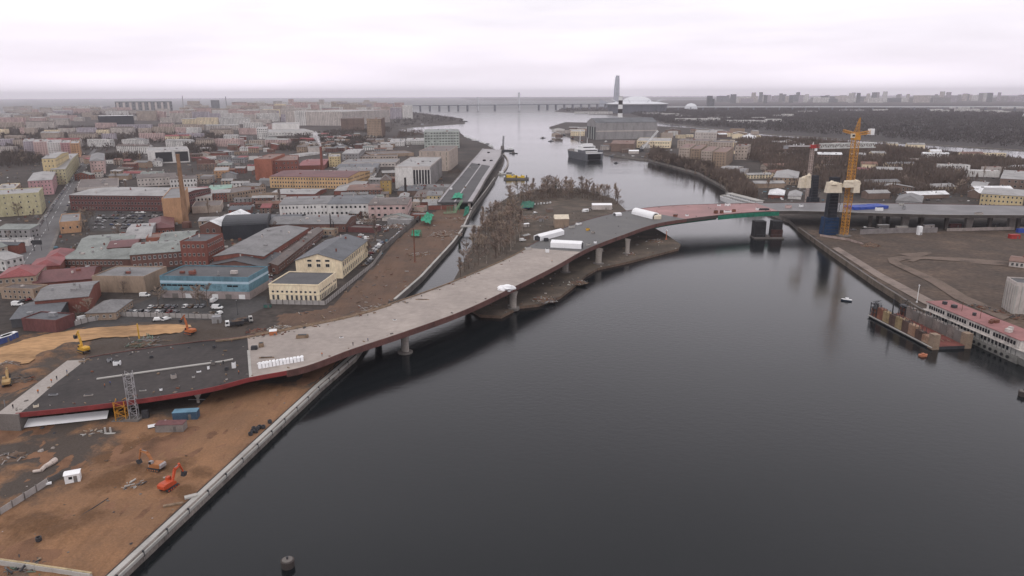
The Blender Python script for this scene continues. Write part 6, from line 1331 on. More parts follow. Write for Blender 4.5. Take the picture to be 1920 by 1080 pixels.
post('slim lamp post at the street kerb nearer the red roofs', 64, 470, 440, .12, DSTEEL, name='lamp_post', cat='lamp post', head=STEEL)
post('grey pole at the pale abutment end', 14, 782, 750, .2, STEEL, name='pole', cat='pole')
b = MB(DSTEEL); q = gp(72, 470); [b.tube(q + V(s, 0, 0), q + V(s, 0, 5), .15, .15, 4) for s in (-2.5, 2.5)]; b.box((q.x, q.y, 4.5 + 3), (7, .4, 3.2)); b.build('billboard', label='dark billboard standing beside the street', cat='billboard')
# stack of black drums near the quay
random.seed(41)
dm = MB(DSTEEL); dm.lathe((0, 0, 0), [(.62, 0), (.7, .1), (.7, .5), (.66, .55), (.7, .6), (.7, 1.05), (.6, 1.1), (.45, 1.05), (.42, .4)], 14); dme = dm.mesh('drum')
for x, y in ((470, 816), (474, 811), (476, 806), (483, 806), (487, 803), (494, 803), (506, 793), (480, 811)):
    link('drum', dme, None, 'black steel drum standing on the sand near the quay wall', 'drum', 'black drums near the quay', loc=gp(x, y, 3.1), rz=random.random())
link('tyre', dme, None, 'lone black drum sunk in the wet ground at the bottom left', 'drum', loc=gp(73, 1014, 3.2))
# long white shelter, pale pipe, white bits
p0, p1 = gp(16, 806), gp(202, 786); u, n, L = frame(p0, p1); t = thing('shelter', 'long flat white sheeted shelter lying along the foot of the bridge', 'shelter', p0)
b = MB(WHITE); b.ext([(-.6, .5), (2.6, 2.1), (2.6, 2.2), (-.6, .62)], V(p0.x, p0.y, 3), u, n, 0, L); b.build('cover', t)
for k in range(12):
    for a in (0, 2.4): b = MB(STEEL); q = p0 + u * (L * (k + .5) / 12) + n * a; b.tube((q.x, q.y, 2.9), (q.x, q.y, 3.7 if a == 0 else 4.95), .08, .08, 4); b.build('leg', t)
b = MB(mat('pale pipe', (.55, .47, .42), .7)); q = [gp(62, 884, 3.6), gp(77, 882, 3.6), gp(84, 875, 3.7), (gp(96, 868, 3.8)), gp(104, 862, 3.8)]
for k in range(4): b.tube(q[k], q[k + 1], .45 + .12 * k, .5 + .12 * k, 8)
b.build('pipe', label='kinked pale pink pipe lying on the dark mud', cat='pipe')
b = MB(WHITE); q = gp(90, 908, 3.3); b.box(q, (1.8, .7, .5), None, .5); b.box(q + V(-.8, .9, .1), (.9, .5, .4), None, .9); b.build('white_sheet', label='small white sheet hanging on the leaning fence', cat='sheet')
b = MB(CONCL); [b.tube(gp(x, 812), gp(x, 812) + V(0, 0, 2), .35, .3, 8) for x in (198, 208)]; b.box(gp(205, 815), (3.5, 1.5, .4)); b.build('post_pair', label='pair of short pale posts on the sand below the long shelter', cat='posts')
b = MB(DSTEEL); b.tube(gp(120, 988, 3.15), gp(203, 934, 3.15), .14, .14, 6); b.build('pipe', label='long thin dark pipe laid across the sand', cat='pipe')
b = MB(CONCL); q = gp(358, 932, 3.1); b.box(q, (3.2, 1.4, .5), None, .5); b.build('concrete_slab', label='loose pale slab beside the quay wall', cat='slab')
b = MB(WOOD); q = gp(325, 947, 3.1); b.box(q, (5, .8, .4), None, .35); b.build('timber_beam', label='dark timber beam on the sand near the quay wall', cat='beam')
# ------------------------------------------------------------------ tower cranes
def mast_px(label_root, x, yb, x2, yt, wd, seg, r, m, z=3.):
    p = gp(x, yb, z); zt = top_z(x, yb, yt, z); b = MB(m); b.truss(p, V(p.x, p.y, zt), wd, seg, r); return b, p, zt
# short grey mast and yellow base by the near bridge edge
p = gp(253, 786); t = thing('crane_mast', 'grey lattice crane mast standing against the dark deck edge', 'crane mast', p)
b, q, zt = mast_px('', 253, 786, 238, 697, 2.4, 9, .14, mat('galvanised', (.34, .33, .34), .6, .2, metal=.2)); b.build('mast', t)
b = MB(CONCD); b.box((p.x, p.y, 2.9), (5, 5, .9)); b.build('ballast', t); b = MB(DSTEEL); b.box((p.x + 3.5, p.y + .8, 3), (2, 1.4, 3)); b.build('winch', t)
p = gp(228, 787); t = thing('crane_mast', 'short yellow lattice crane section left of the grey mast', 'crane mast', p); b, q, zt = mast_px('', 230, 787, 229, 750, 3.2, 4, .17, CRY); b.build('mast', t); b = MB(CONCD); b.box((p.x, p.y, 2.9), (4.5, 4.5, .6)); b.build('ballast', t)
# big yellow crane
p = gp(1582, 443); t = thing('tower_crane', 'tall yellow tower crane beside the river on the right bank', 'tower crane', p)
b, q, zs = mast_px('', 1582, 443, 1604, 262, 3.9, 30, .27, CRY); b.build('mast', t)
b = MB(CONCD); b.box((p.x, p.y, 2.5), (9, 9, 1.6)); b.build('base', t)
top = V(p.x, p.y, zs)
b = MB(CRY); b.box(top, (5, 5, 3)); b.box(top + V(0, 0, 3), (3, 3, 2)); b.build('slewing_ring', t)
b = MB(CREAMT); b.box(top + V(-3, -1.5, 1.5), (2.4, 2.4, 3)); c = b.build('cab', t); b = MB(GLASS); b.box(top + V(-3, -2.75, 2.4), (2, .1, 1.5)); b.build('window', c)
apex = top + V(1.5, 0, 16); b = MB(CRY)
for s1 in (-1.6, 1.6):
    for s2 in (-1.4, 1.4): b.tube(top + V(s1, s2, 4), apex + V(s1 * .12, s2 * .12, 0), .26, .2, 4)
for k in range(5):
    z_ = 5 + k * 2.3; f = 1 - k / 5.6; b.tube(top + V(-1.6 * f + (z_ - 4) * .12, -1.4 * f, z_), top + V(1.6 * f + (z_ - 4) * .12, -1.4 * f, z_ + 2), .13, .13, 3); b.tube(top + V(1.6 * f, 1.4 * f, z_), top + V(-1.6 * f, -1.4 * f, z_ + 1), .13, .13, 3)
b.build('apex_tower', t)
cj = top + V(15, 9, 5.2); b = MB(CRY); b.truss(top + V(1, .6, 4), cj, 2.0, 8, .2); b.build('counter_jib', t)
for k in range(2): b = MB(WHITE); b.box(cj + V(-.6 + 1.9 * k, -.6 + k * .8, -2.2), (1.6, 3, 4.6), None, .5); b.build('counterweight', t)
jb = top + V(-26, -48, 5.2) * .55; b = MB(CRY); b.truss(top + V(-.4, -1, 4), top + V(6, 34, 5), 1.7, 16, .17); b.build('jib', t)
b = MB(DSTEEL); b.tube(apex, cj + V(0, 0, .9), .1, .1, 3); b.tube(apex, top + V(5, 27, 6), .1, .1, 3); b.build('tie_rope', t)
# second crane behind the pylons: grey and red
p = gp(1512, 385); t = thing('tower_crane', 'red and grey tower crane with horizontal jib behind the dark pylon', 'tower crane', p)
GRY = mat('grey lattice', (.55, .55, .53), .6, .2); b, q, zs = mast_px('', 1512, 385, 1518, 278, 2.6, 24, .2, mat('pale red lattice', (.50, .40, .36), .6, .3)); b.build('mast', t)
top = V(p.x, p.y, zs); b = MB(REDP); b.box(top, (5, 4, 3.4)); b.build('slewing_ring', t); b = MB(WHITEP); b.box(top + V(2.6, -1.5, -2.4), (2.2, 2, 2.4)); b.build('cab', t)
k_ = mpp(top); b = MB(GRY); b.truss(top + V(7, 0, 2), top + V(113 * k_, -3, 3.2), 4.2, 16, .62); b.truss(top + V(1, 0, 2), top + V(7, 0, 2), 2.4, 2, .28, REDP); b.build('jib', t)
b = MB(mat('pale counter jib', (.5, .47, .47), .6)); b.ob(top, V(-1, .03), V(0, 1), 1, 52 * k_, -1, 1, top.z + 1.6, top.z + 2.6); b.build('counter_jib', t); b = MB(STEEL); b.box(top + V(-50 * k_, 0, -.4), (4, 2.4, 3)); b.build('counterweight', t)
b = MB(GRY); b.tube(top + V(0, 0, 3), top + V(.5, 0, 6), .8, .3, 4); b.build('apex_tower', t)
# tarpaulin wrapped heads on the pylon scaffolds
for lb, x, y, Y_, wd, hh in (('cream tarpaulin shelter on the dark scaffold, west side', 1503, 352, 575, 5, 8), ('narrow cream tarpaulin strip hanging on the far pylon scaffold', 1513, 352, 574, 4, 10), ('cream tarpaulin box on the blue pylon head', 1558, 361, 536, 9, 8), ('folded cream tarpaulin roll on the blue pylon head', 1572, 361, 536, 4, 7), ('white tarpaulin collar on the yellow crane mast', 1592, 351, 533, 9, 5), ('white tarpaulin sheet on the right of the yellow crane mast', 1603, 361, 533, 5, 9)):
    d = ray(x, y); z_ = H + d[2] / d[1] * Y_; X_ = d[0] / d[1] * Y_
    b = MB(CREAMT); n_ = 6; g = []
    b.box((X_, Y_, z_), (wd, 4.5, hh), None, random.uniform(-.2, .2), random.uniform(.7, .9), .8); b.blob((X_ + .6, Y_, z_ + hh * .8), (wd * .5, 2.4, hh * .28), None, int(x), 10, 6, .35); b.build('tarpaulin', label=lb, cat='tarpaulin')
# floating crane on the far bend, two yard crane booms
p = gp(943, 283, 0); t = thing('floating_crane', 'dark floating crane with tall mast at the far end of the viaduct', 'floating crane', p)
b = MB(DSTEEL); b.box((p.x + 8, p.y, -.5), (30, 12, 3)); b.build('pontoon', t); b = MB(DSTEEL); b.truss(p + V(0, 0, 2.4), p + V(1.5, 0, 30), 2.5, 12, .3); b.build('boom', t); b = MB(CONCD); b.box(p + V(-1, 0, 2.4), (8, 7, 8), None, 0, .8, .8); b.build('machine_house', t); b = MB(WHITEP); b.box(p + V(16, 0, 2.4), (8, 6, 4)); b.build('deckhouse', t)
for lb, x0, y0, x1, y1, c in (('long pale crane boom slanting over the shipyard quay', 1202, 284, 1232, 246, WHITEP), ('short pale crane boom beside the shipyard hall', 1157, 258, 1166, 236, WHITEP)):
    p = gp(x0, y0); k = mpp(p); q = p + V((x1 - x0) * k, 0, (y0 - y1) * k); t = thing('yard_crane', lb, 'crane', p); b = MB(c); b.truss(p + V(0, 0, 3), q, 2.4, 12, .45); b.build('boom', t); b = MB(DSTEEL); b.box(p - V(0, 0, .1), (8, 6, 5)); b.build('carriage', t); b = MB(STEEL); b.box(p + V(0, 0, 4.9), (5, 4, 4)); b.build('cab', t)
# ------------------------------------------------------------------ ships and boats
def hull(mb, o, u, n, L, B, z0, z1, m, bow=.18, stern=.0, mt=None, sheer=0):
    st = [(0, .72 if stern else 1), (.12, 1), (1 - bow, 1), (1 - bow * .4, .62), (1, .05)]
    lo = [(o + u * (L * f) + n * (B / 2 * w_ * .88), o + u * (L * f) - n * (B / 2 * w_ * .88)) for f, w_ in st]; hi = [(o + u * (L * f * 1.02) + n * (B / 2 * w_), o + u * (L * f * 1.02) - n * (B / 2 * w_)) for f, w_ in st]
    for k in range(len(st) - 1):
        B4 = [lo[k][1], lo[k + 1][1], lo[k + 1][0], lo[k][0]]; T4 = [hi[k][1], hi[k + 1][1], hi[k + 1][0], hi[k][0]]
        za = z1 + sheer * max(0, st[k][0] - .6); zb_ = z1 + sheer * max(0, st[k + 1][0] - .6)
        mb.hexa([(p.x, p.y, z0) for p in B4], [(p.x, p.y, zz) for p, zz in zip(T4, (za, zb_, zb_, za))], m, mt)
# ferry with open stern ramp
HG = mat('ship grey', (.13, .135, .15), .6, .2); p = gp(1114, 301, 0); Q = gp(1078, 270, 0); k = mpp(p); Wd = 44 * k * .88; L = 100; u = V(-.33, .944); n = V(-u.y, u.x)
t = thing('ferry', 'large grey and white vehicle ferry with its dark stern ramp open', 'ferry', p); b = MB(HG); hull(b, p, u, n, L, Wd, -.5, 9, HG, .3, 0, CONCD, 2); b.build('hull', t)
b = MB(WHITEP); b.ob(p, u, n, 18, 50, -Wd * .42, Wd * .42, 9, 13); b.ob(p, u, n, 22, 42, -Wd * .34, Wd * .34, 13, 16.5); b.ob(p, u, n, 24, 36, -Wd * .25, Wd * .25, 16.5, 19); sh = b.build('superstructure', t)
b = MB(GLASS); b.ob(p, u, n, 21.9, 22, -Wd * .3, Wd * .3, 14.4, 15.6); b.ob(p, u, n, 17.9, 18, -Wd * .38, Wd * .38, 10.6, 11.8); b.build('window', sh)
b = MB(mat('stern opening', (.006, .006, .007), .9)); b.ob(p, u, n, -.25, -.02, -Wd * .34, Wd * .34, 1.2, 7.6); b.build('stern_door', t)
b = MB(WHITEP); b.ob(p, u, n, -.4, 3, -Wd * .44, Wd * .44, 8.3, 9.4); b.build('stern_gantry', t)
b = MB(DSTEEL); b.ob(p, u, n, -4, -.3, -Wd * .3, Wd * .3, .6, 1.1); b.build('ramp', t)
b = MB(WHITEP); b.tube(p + u * 60 + V(0, 0, 9), p + u * 60 + V(0, 0, 36), .7, .35, 6); b.tube(p + u * 30 + V(0, 0, 19), p + u * 30 + V(0, 0, 27), .5, .3, 6); b.build('mast', t)
b = MB(HG); b.ob(p, u, n, 40, 46, -Wd * .4, -Wd * .2, 9, 18); b.build('funnel', t)
b = MB(HG); b.ob(p, u, n, 2, 30, -Wd * .49, -Wd * .44, 9, 12); b.ob(p, u, n, 2, 30, Wd * .44, Wd * .49, 9, 12); b.build('bulwark', t)
t.scale = (1.0, 1.0, 1.4)
# yellow pontoon
p = gp(968, 337, 0); t = thing('pontoon', 'flat work pontoon stacked with bright yellow steel frames', 'pontoon', p); b = MB(CONCD); b.box((p.x, p.y + 6, -.5), (34, 12, 2.6)); b.build('hull', t); BY = mat('bright yellow', (.68, .46, .03), .5, .15)
for k in range(7): b = MB(BY); b.box((p.x + random.uniform(-13, 13), p.y + 6 + random.uniform(-3, 3), 2.1), (random.uniform(4, 8), 4, random.uniform(1.5, 3.6)), None, random.uniform(-.1, .1)); b.build('yellow_frame', t)
for k in range(5): b = MB(DSTEEL); b.box((p.x - 14 + k * 7, p.y + 2 + (k % 2) * 7, 2.1), (1.4, 1.4, 3.6)); b.build('bollard', t)
p = gp(948, 327, 0); b = MB(CONCL); b.box((p.x, p.y, -.4), (26, 9, 1.6)); b.box((p.x - 6, p.y, 1.2), (6, 4, 3), WHITEP); b.box((p.x + 5, p.y, 1.2), (8, 3, 1.5), DSTEEL); b.build('work_barge', label='grey work barge moored left of the yellow pontoon', cat='barge')
def boat(label, x, y, L, B, rz, hm, cm, z1=1.1, name='motorboat', cat='boat'):
    p = gp(x, y, 0); t = thing(name, label, cat, p); u, n = V(math.cos(rz), math.sin(rz)), V(-math.sin(rz), math.cos(rz)); o = p - u * (L / 2)
    b = MB(hm); hull(b, o, u, n, L, B, -.3, z1, hm, .3, 1, cm, .5); b.build('hull', t)
    b = MB(cm); b.ob(o, u, n, L * .3, L * .62, -B * .3, B * .3, z1, z1 + L * .16); c = b.build('cabin', t); b = MB(GLASS); b.ob(o, u, n, L * .62, L * .63, -B * .26, B * .26, z1 + L * .07, z1 + L * .14); b.build('window', c)
boat('small dark tug in mid river, nearest the ferry', 1018, 259, 14, 5, .3, DSTEEL, CONCD); boat('small dark tug in mid river, lower one', 1033, 265, 14, 5, .2, DSTEEL, STEEL); boat('dark launch off the viaduct bend', 963, 288, 16, 5, .1, DSTEEL, CONCD); boat('tiny dark buoy boat right of the ferry', 1155, 306, 7, 3, .1, DSTEEL, DSTEEL)
boat('small white motorboat with dark hull crossing the open river', 1587, 564, 5.5, 2.2, 2.7, mat('navy hull', (.03, .04, .06), .5), WHITEP, .8)
boat('orange lifeboat drifting below the rusty dock', 1731, 668, 3.6, 2.2, .1, mat('faded lifeboat orange', (.45, .17, .09), .6), mat('faded lifeboat orange', (0, 0, 0)), .8, 'lifeboat', 'lifeboat')
boat('white cabin cruiser in the canal by the island', 914, 394, 10, 3.5, 1.0, WHITEP, STEEL)
random.seed(8)
for k in range(11): boat('moored boat at the quay behind the pale green block', 874 + k * 4.5 + random.uniform(-1, 1), 259 + k * 1.6, random.uniform(12, 24), 5, random.choice([.3, 2.6]), random.choice([WHITEP, DSTEEL, HG]), random.choice([WHITEP, STEEL]), 2.2)
for k in range(5): boat('small craft at the shipyard shore', 1040 + k * 17, 247 + k * 6.5, 16, 5, 2.3, DSTEEL, random.choice([STEEL, WHITEP, RUST]), 2)
boat('low boat off the tip of the peninsula', 870, 228, 30, 9, .1, DSTEEL, WHITEP, 3); boat('dark boat inside the small bay', 793, 236, 34, 9, .1, DSTEEL, STEEL, 3)
for k in range(4): boat('work boat beside the cream quay hut', 1150 + k * 18, 293 + k * 1.5, 15, 5, 3.0, HG, random.choice([WHITEP, STEEL]), 1.6)
container('pale quay hut with rounded roof beside the work boats', 1188, 288, 18, 10, 5, W['pale'], 0, WHITE, 'quay_hut', 'hut', 3, 2)
# white river ship moored under the wooded shore
p, q = gp(1378, 382, 0), gp(1432, 397, 0); u, n, L = frame(p, q); t = thing('river_ship', 'white tiered river ship moored by the wooded shore behind the pink deck', 'ship', p); p0 = gp(1374, 358, 3)
b = MB(WHITEP); hull(b, q + u * 4, -u, n * 1, L + 34, 11, -.3, 4, WHITEP, .2, 1, CONCL, 1); b.build('hull', t)
for lv in range(2):
    b = MB(WHITEP); b.ob(q, -u, n, 4 + lv * 4, L + 18 - lv * 6, -4.5 + lv, 4.5 - lv, 4 + lv * 2.8, 6.4 + lv * 2.8); b.ob(q, -u, n, 3 + lv * 4, L + 20 - lv * 6, -5.2 + lv, 5.2 - lv, 6.4 + lv * 2.8, 6.8 + lv * 2.8, CONCL); dk = b.build('deckhouse', t)
    for s in (-1, 1):
        for k in range(16): b = MB(GLASS); a_ = 6 + lv * 3 + k * (L + 4) / 18; y_ = s * (4.52 - lv); b.ob(q, -u, n, a_, a_ + 1.3, y_ - .06, y_ + .06, 4.8 + lv * 2.8, 5.9 + lv * 2.8); b.build('window', dk)
# rusty floating dock
A, B = gp(1629, 594, 0), gp(1748, 656, 0); u, n, L = frame(A, B); C_ = gp(1822, 656, 0); Wd = (C_ - B).xy.dot(n.xy); Wd = max(18, min(30, Wd)); sgn = 1
t = thing('floating_dock', 'rusty open floating dock with patched walls moored by the quay', 'floating dock', A)
RD = mat('rust red dock floor', (.17, .055, .045), .85, .3, .2); b = MB(RUST); b.ob(A, u, n, 0, L, 0, Wd, -.5, 1.4, DSTEEL, RD); b.build('pontoon_deck', t)
PAN = [RUST, mat('patched tan steel', (.33, .24, .17), .8, .3, .3, c2=(.22, .11, .07)), mat('patched ochre steel', (.27, .20, .11), .8, .3, .3), mat('pink primer steel', (.36, .22, .18), .8, .2, .4), mat('dark rust', (.09, .055, .045), .9, .3)]
for wi, (w0, w1) in enumerate(((0, 2.6), (Wd - 2.6, Wd))):
    k_ = 8
    for k in range(k_):
        b = MB(PAN[(k * 2 + wi + (k // 3)) % 5] if wi == 0 else (CONCD if k % 2 else mat('grey dock wall', (.20, .175, .16), .85, .3, .3))); hh = 6.6 + .5 * (k % 3 == 0) + random.uniform(-.3, .2) - (1.6 if wi == 0 and k > 5 else 0)
        b.ob(A, u, n, 6 + k * (L - 9) / k_ + .04, 6 + (k + 1) * (L - 9) / k_ - .04, w0 + (.0 if k % 2 else .12), w1 - (.0 if k % 3 else .15), 1.4, hh); b.build('wall_plate', t)
    for k in range(16): b = MB(DSTEEL); a_ = 6 + k * (L - 12) / 15; b.ob(A, u, n, a_ - .1, a_ + .1, w0 + .15, w0 + .3, 6, 8.3); b.build('railing_post', t)
    b = MB(mat('dock end pillar', (.25, .185, .135), .8, .25, .3)); b.ob(A, u, n, L - 3.2, L + .2, w0 - .2, w1 + .3, -.2, 6.9); b.build('end_pillar', t)
    b = MB(DSTEEL)
    for a0 in (.2, 2.6, 5.2):
        for c0 in (w0, w1 - .3): b.ob(A, u, n, a0, a0 + .35, c0, c0 + .3, 1.4, 8.0 if wi == 0 else 6.4)
    for zz in (3.4, 5.4, 7.2 if wi == 0 else 6.2): b.ob(A, u, n, .1, 5.7, w0 - .05, w1 + .05, zz, zz + .22)
    b.ob(A, u, n, .6, 5.2, w0 + .5, w1 - .5, 1.4, 5.2, RUST); b.truss(A + u * 2 + n * (w0 + 1) + V(0, 0, 8), A + u * 6 + n * (w0 + 1) + V(0, 0, 9.5), 1.5, 2, .12); b.build('end_tower', t)
b = MB(CONCL); b.ob(A, u, n, 0, L, -.7, -.05, .8, 1.2); b.build('fender', t)
b = MB(RUST)
for k in range(90):
    w_ = random.choice([random.uniform(.2, 2.4), random.uniform(3, Wd - 3), Wd - random.uniform(.2, 2.4)]); a_ = random.uniform(6, L - 5); zz = 1.4 if 2.6 < w_ < Wd - 2.6 else (6.7 if a_ < L * .62 else 5.3); q = A + u * a_ + n * w_
    b.tube((q.x, q.y, zz + .2), (q.x + random.uniform(-2, 2), q.y + random.uniform(-2, 2), zz + random.uniform(.1, 1.3)), .12, .1, 4, random.choice([RUST, DSTEEL, CONCD, W['tan']]))
b.build('dock_clutter', t, kind='stuff')
b = MB(DSTEEL); q = A + u * (L * .33) + n * 1.3; b.tube((q.x, q.y, 6), (q.x, q.y, 14), .35, .3, 8); b.build('mooring_pole', t)
post('pale lamp mast standing behind the rusty dock', 1719, 567, 535, .18, WHITEP, name='lamp_mast', cat='lamp mast', head=WHITEP)
# long red roofed floating hotel
zr = 10.0; A, B = gp(1738, 566, zr), gp(1914, 639, zr); u, n, L = frame(A, B); Wd = 13
t = thing('accommodation_barge', 'long white accommodation barge with a faded red roof moored at the quay', 'barge', A)
HU = mat('barge hull', (.20, .195, .18), .8, .3, .2); b = MB(HU); b.ob(A, u, n, -3, L + 1, -.9, Wd + 1, -.5, 3.2); hull(b, A + u * L + n * (Wd / 2), u, n, 16, Wd + 1.8, -.5, 3.2, HU, .7); b.build('hull', t)
WB = mat('barge white', (.50, .46, .43), .75, .35, .35, stretch=(1, 1, .3)); b = MB(WB); b.ob(A, u, n, .3, L - .3, .1, Wd - .3, 6.2, zr); ho = b.build('upper_house', t); b = MB(mat('barge grey house', (.33, .32, .30), .8, .2)); b.ob(A, u, n, .6, L + 5, -.3, Wd, 3.2, 6.0); lo_ = b.build('lower_house', t)
b = MB(WB); b.ob(A, u, n, -1, L + 7, -1, Wd + .5, 6.0, 6.2); b.build('gallery', t)
PR = mat('faded red roof', (.29, .135, .13), .8, .2, .12); k_ = 12
for k in range(k_): b = MB(PR); b.ob(A, u, n, -.4 + k * (L + .8) / k_, -.4 + (k + 1) * (L + .8) / k_ - .06, -.4, Wd + .2, zr, zr + .25 + random.uniform(0, .05)); b.build('roof_panel', t)
for z0_, par, cnt in ((7.2, ho, 34), (4.0, lo_, 26)):
    for k in range(cnt):
        if (k % 9) in (7,): continue
        b = MB(GLASS); a_ = 2 + k * (L - 4) / cnt; y_ = .1 if par is ho else -.3; b.ob(A, u, n, a_, a_ + 1.15, y_ - .08, y_ + .02, z0_, z0_ + 1.7); b.build('window', par)
for k in range(24): b = MB(DSTEEL); a_ = -.5 + k * L / 23; b.ob(A, u, n, a_ - .06, a_ + .06, -.95, -.83, 3.2, 6.0); b.build('post', t)
for a_, s in ((.1, 1.6), (.2, 2), (.42, 1.2), (.6, 2.6), (.62, 1.4), (.78, 1.6), (.82, 2.2)): b = MB(random.choice([RUST, DSTEEL, WB])); q = A + u * (L * a_) + n * random.uniform(3, 9); b.box((q.x, q.y, zr + .2), (s, s, 1.5), None, .4); b.build('roof_box', t)
for a_ in (.3, .5): b = MB(RUST); q = A + u * (L * a_) + n * 5; b.tube((q.x, q.y, zr), (q.x, q.y, zr + 5), .12, .1, 5); b.build('mast', t)
for k in range(8): b = MB(BLACK); q = A + u * (L * .55 + k * L * .055) - n * 1.2; b.tube((q.x, q.y, 1.6), (q.x - n.x * .4, q.y - n.y * .4, 1.6), .7, .7, 10); b.build('fender_tyre', t)
for x, y in ((1828, 574), (1845, 578), (1866, 584), (1906, 596)): heap('scrap_heap', 'dark grey scrap on the quay behind the accommodation barge', 'scrap heap', x, y, 2.5, 26, [DSTEEL, RUST, CONCD], .6, 2.6, 3.3, .9, x)
# mooring dolphins
for lb, x, y, r in (('round dark mooring dolphin in the foreground water', 540, 1062, 1.55), ('dark mooring dolphin at the right edge of the water', 1918, 742, 1.6)):
    p = gp(x, y, 0); t = thing('mooring_dolphin', lb, 'mooring dolphin', p); b = MB(mat('wet dolphin', (.055, .045, .042), .7, .3)); b.lathe((p.x, p.y, -.6), [(r, 0), (r, 2.0), (r * 1.06, 2.05), (r * 1.06, 2.4), (r * .98, 2.5)], 20); b.build('body', t); b = MB(CONCD); b.lathe((p.x, p.y, 1.9), [(r * .8, 0), (r * .8, .12), (r * .3, .2)], 16); b.build('cap', t)
    b = MB(DSTEEL); b.lathe((p.x, p.y, 2.05), [(.22, 0), (.22, .5), (.34, .55), (.34, .7)], 8); b.build('bollard', t)
# ------------------------------------------------------------------ things on the bridge deck
def dk(x, y):   # deck point under a photo pixel
    z = 12.
    for _ in range(6):
        p = gp(x, y, z); i = min(range(len(ST)), key=lambda k: min((ST[k][0].xy - p.xy).length, (ST[k][0].lerp(ST[k][1], .5).xy - p.xy).length, (ST[k][1].xy - p.xy).length)); z = ST[i][0].z
    return V(p.x, p.y, z + .02)
def tent(label, x0, y0, x1, y1, wd, hh, m=WHITE, barrel=True):
    A, B = dk(x0, y0), dk(x1, y1); u, n, L = frame(A, B); t = thing('tent', label, 'tent', A); N_ = 10 if barrel else 2
    pr = [(wd / 2 - wd / 2 * math.cos(math.pi * k / N_), max(.0, hh * math.sin(math.pi * k / N_) ** .8)) for k in range(N_ + 1)] if barrel else [(0, 0), (0, hh * .7), (wd / 2, hh), (wd, hh * .7), (wd, 0)]
    sg = max(3, int(L / 2.6))
    for k in range(sg): b = MB(m); b.ext(pr, A, u, n, k * L / sg, (k + 1) * L / sg - .06); b.build('cover', t)
    b = MB(DSTEEL); b.ext([(a * .8 + wd * .1, z * .82) for a, z in pr], A, u, n, L - .05, L + .08); b.ext([(a * .8 + wd * .1, z * .82) for a, z in pr], A, u, n, -.08, .05); b.build('opening', t)
tent('long white tent in the middle of the bridge deck, nearer the edge', 1032, 464, 1090, 467, 7, 4.6, barrel=False)
tent('white tent set diagonally behind the nearer long tent', 1014, 452, 1058, 440, 6, 4.4, barrel=False)
tent('white round topped tunnel tent where the pink deck begins', 1184, 401, 1222, 411, 8, 4.8)
tent('small white cabin tent at the foot of the tunnel tent', 1226, 411, 1240, 411, 5, 3.4, CREAMT, False)
tent('small white canopy on the dark deck left of the tunnel tent', 1155, 405, 1166, 404, 5, 2.4, WHITE, False)
# row of white wrapped bundles
A, B = dk(484, 690), dk(569, 675); u, n, L = frame(A, B)
for k in range(13): b = MB(WHITE); q = A + u * (L * (k + .5) / 13); b.box((q.x, q.y, A.z), (L / 13 * .9, 2.3, 1.9 + random.uniform(-.2, .2)), None, math.atan2(u.y, u.x) + random.uniform(-.06, .06), .86, .8); b.blob((q.x, q.y, A.z + 1.6), (L / 26, 1.1, .7), None, k, 8, 5, .3); b.build('wrapped_bundle', label='white wrapped bundle in the row along the deck edge', cat='bundle', group='white wrapped bundles on the deck', )
q = dk(950, 543); b = MB(WHITE); b.blob((q.x, q.y, q.z + .8), (4.4, 2.4, 1.7), None, 6, 16, 9, .25); b.blob((q.x - 2.5, q.y - .8, q.z + .6), (2.2, 1.8, 1.4), None, 9, 12, 7, .3); b.build('covered_heap', label='lumpy white covered heap at the edge of the concrete deck', cat='covered heap')
def deckbox(label, x, y, s, m, rz=0, name='crate', cat='crate', kind=0):
    q = dk(x, y); t = thing(name, label, cat, q); b = MB(m); b.box(q, s, None, rz, .95, .95); b.build('body', t)
    b = MB(DSTEEL); b.box((q.x, q.y, q.z + s[2] + .01), (s[0] * .7, s[1] * .7, .15), None, rz); b.build('lid', t)
    if kind: b = MB(BLACK); [b.tube((q.x + a * s[0] * .35, q.y - s[1] * .55, q.z + .3), (q.x + a * s[0] * .35, q.y + s[1] * .55, q.z + .3), .3, .3, 8) for a in (-1, 1)]; b.build('wheel', t)
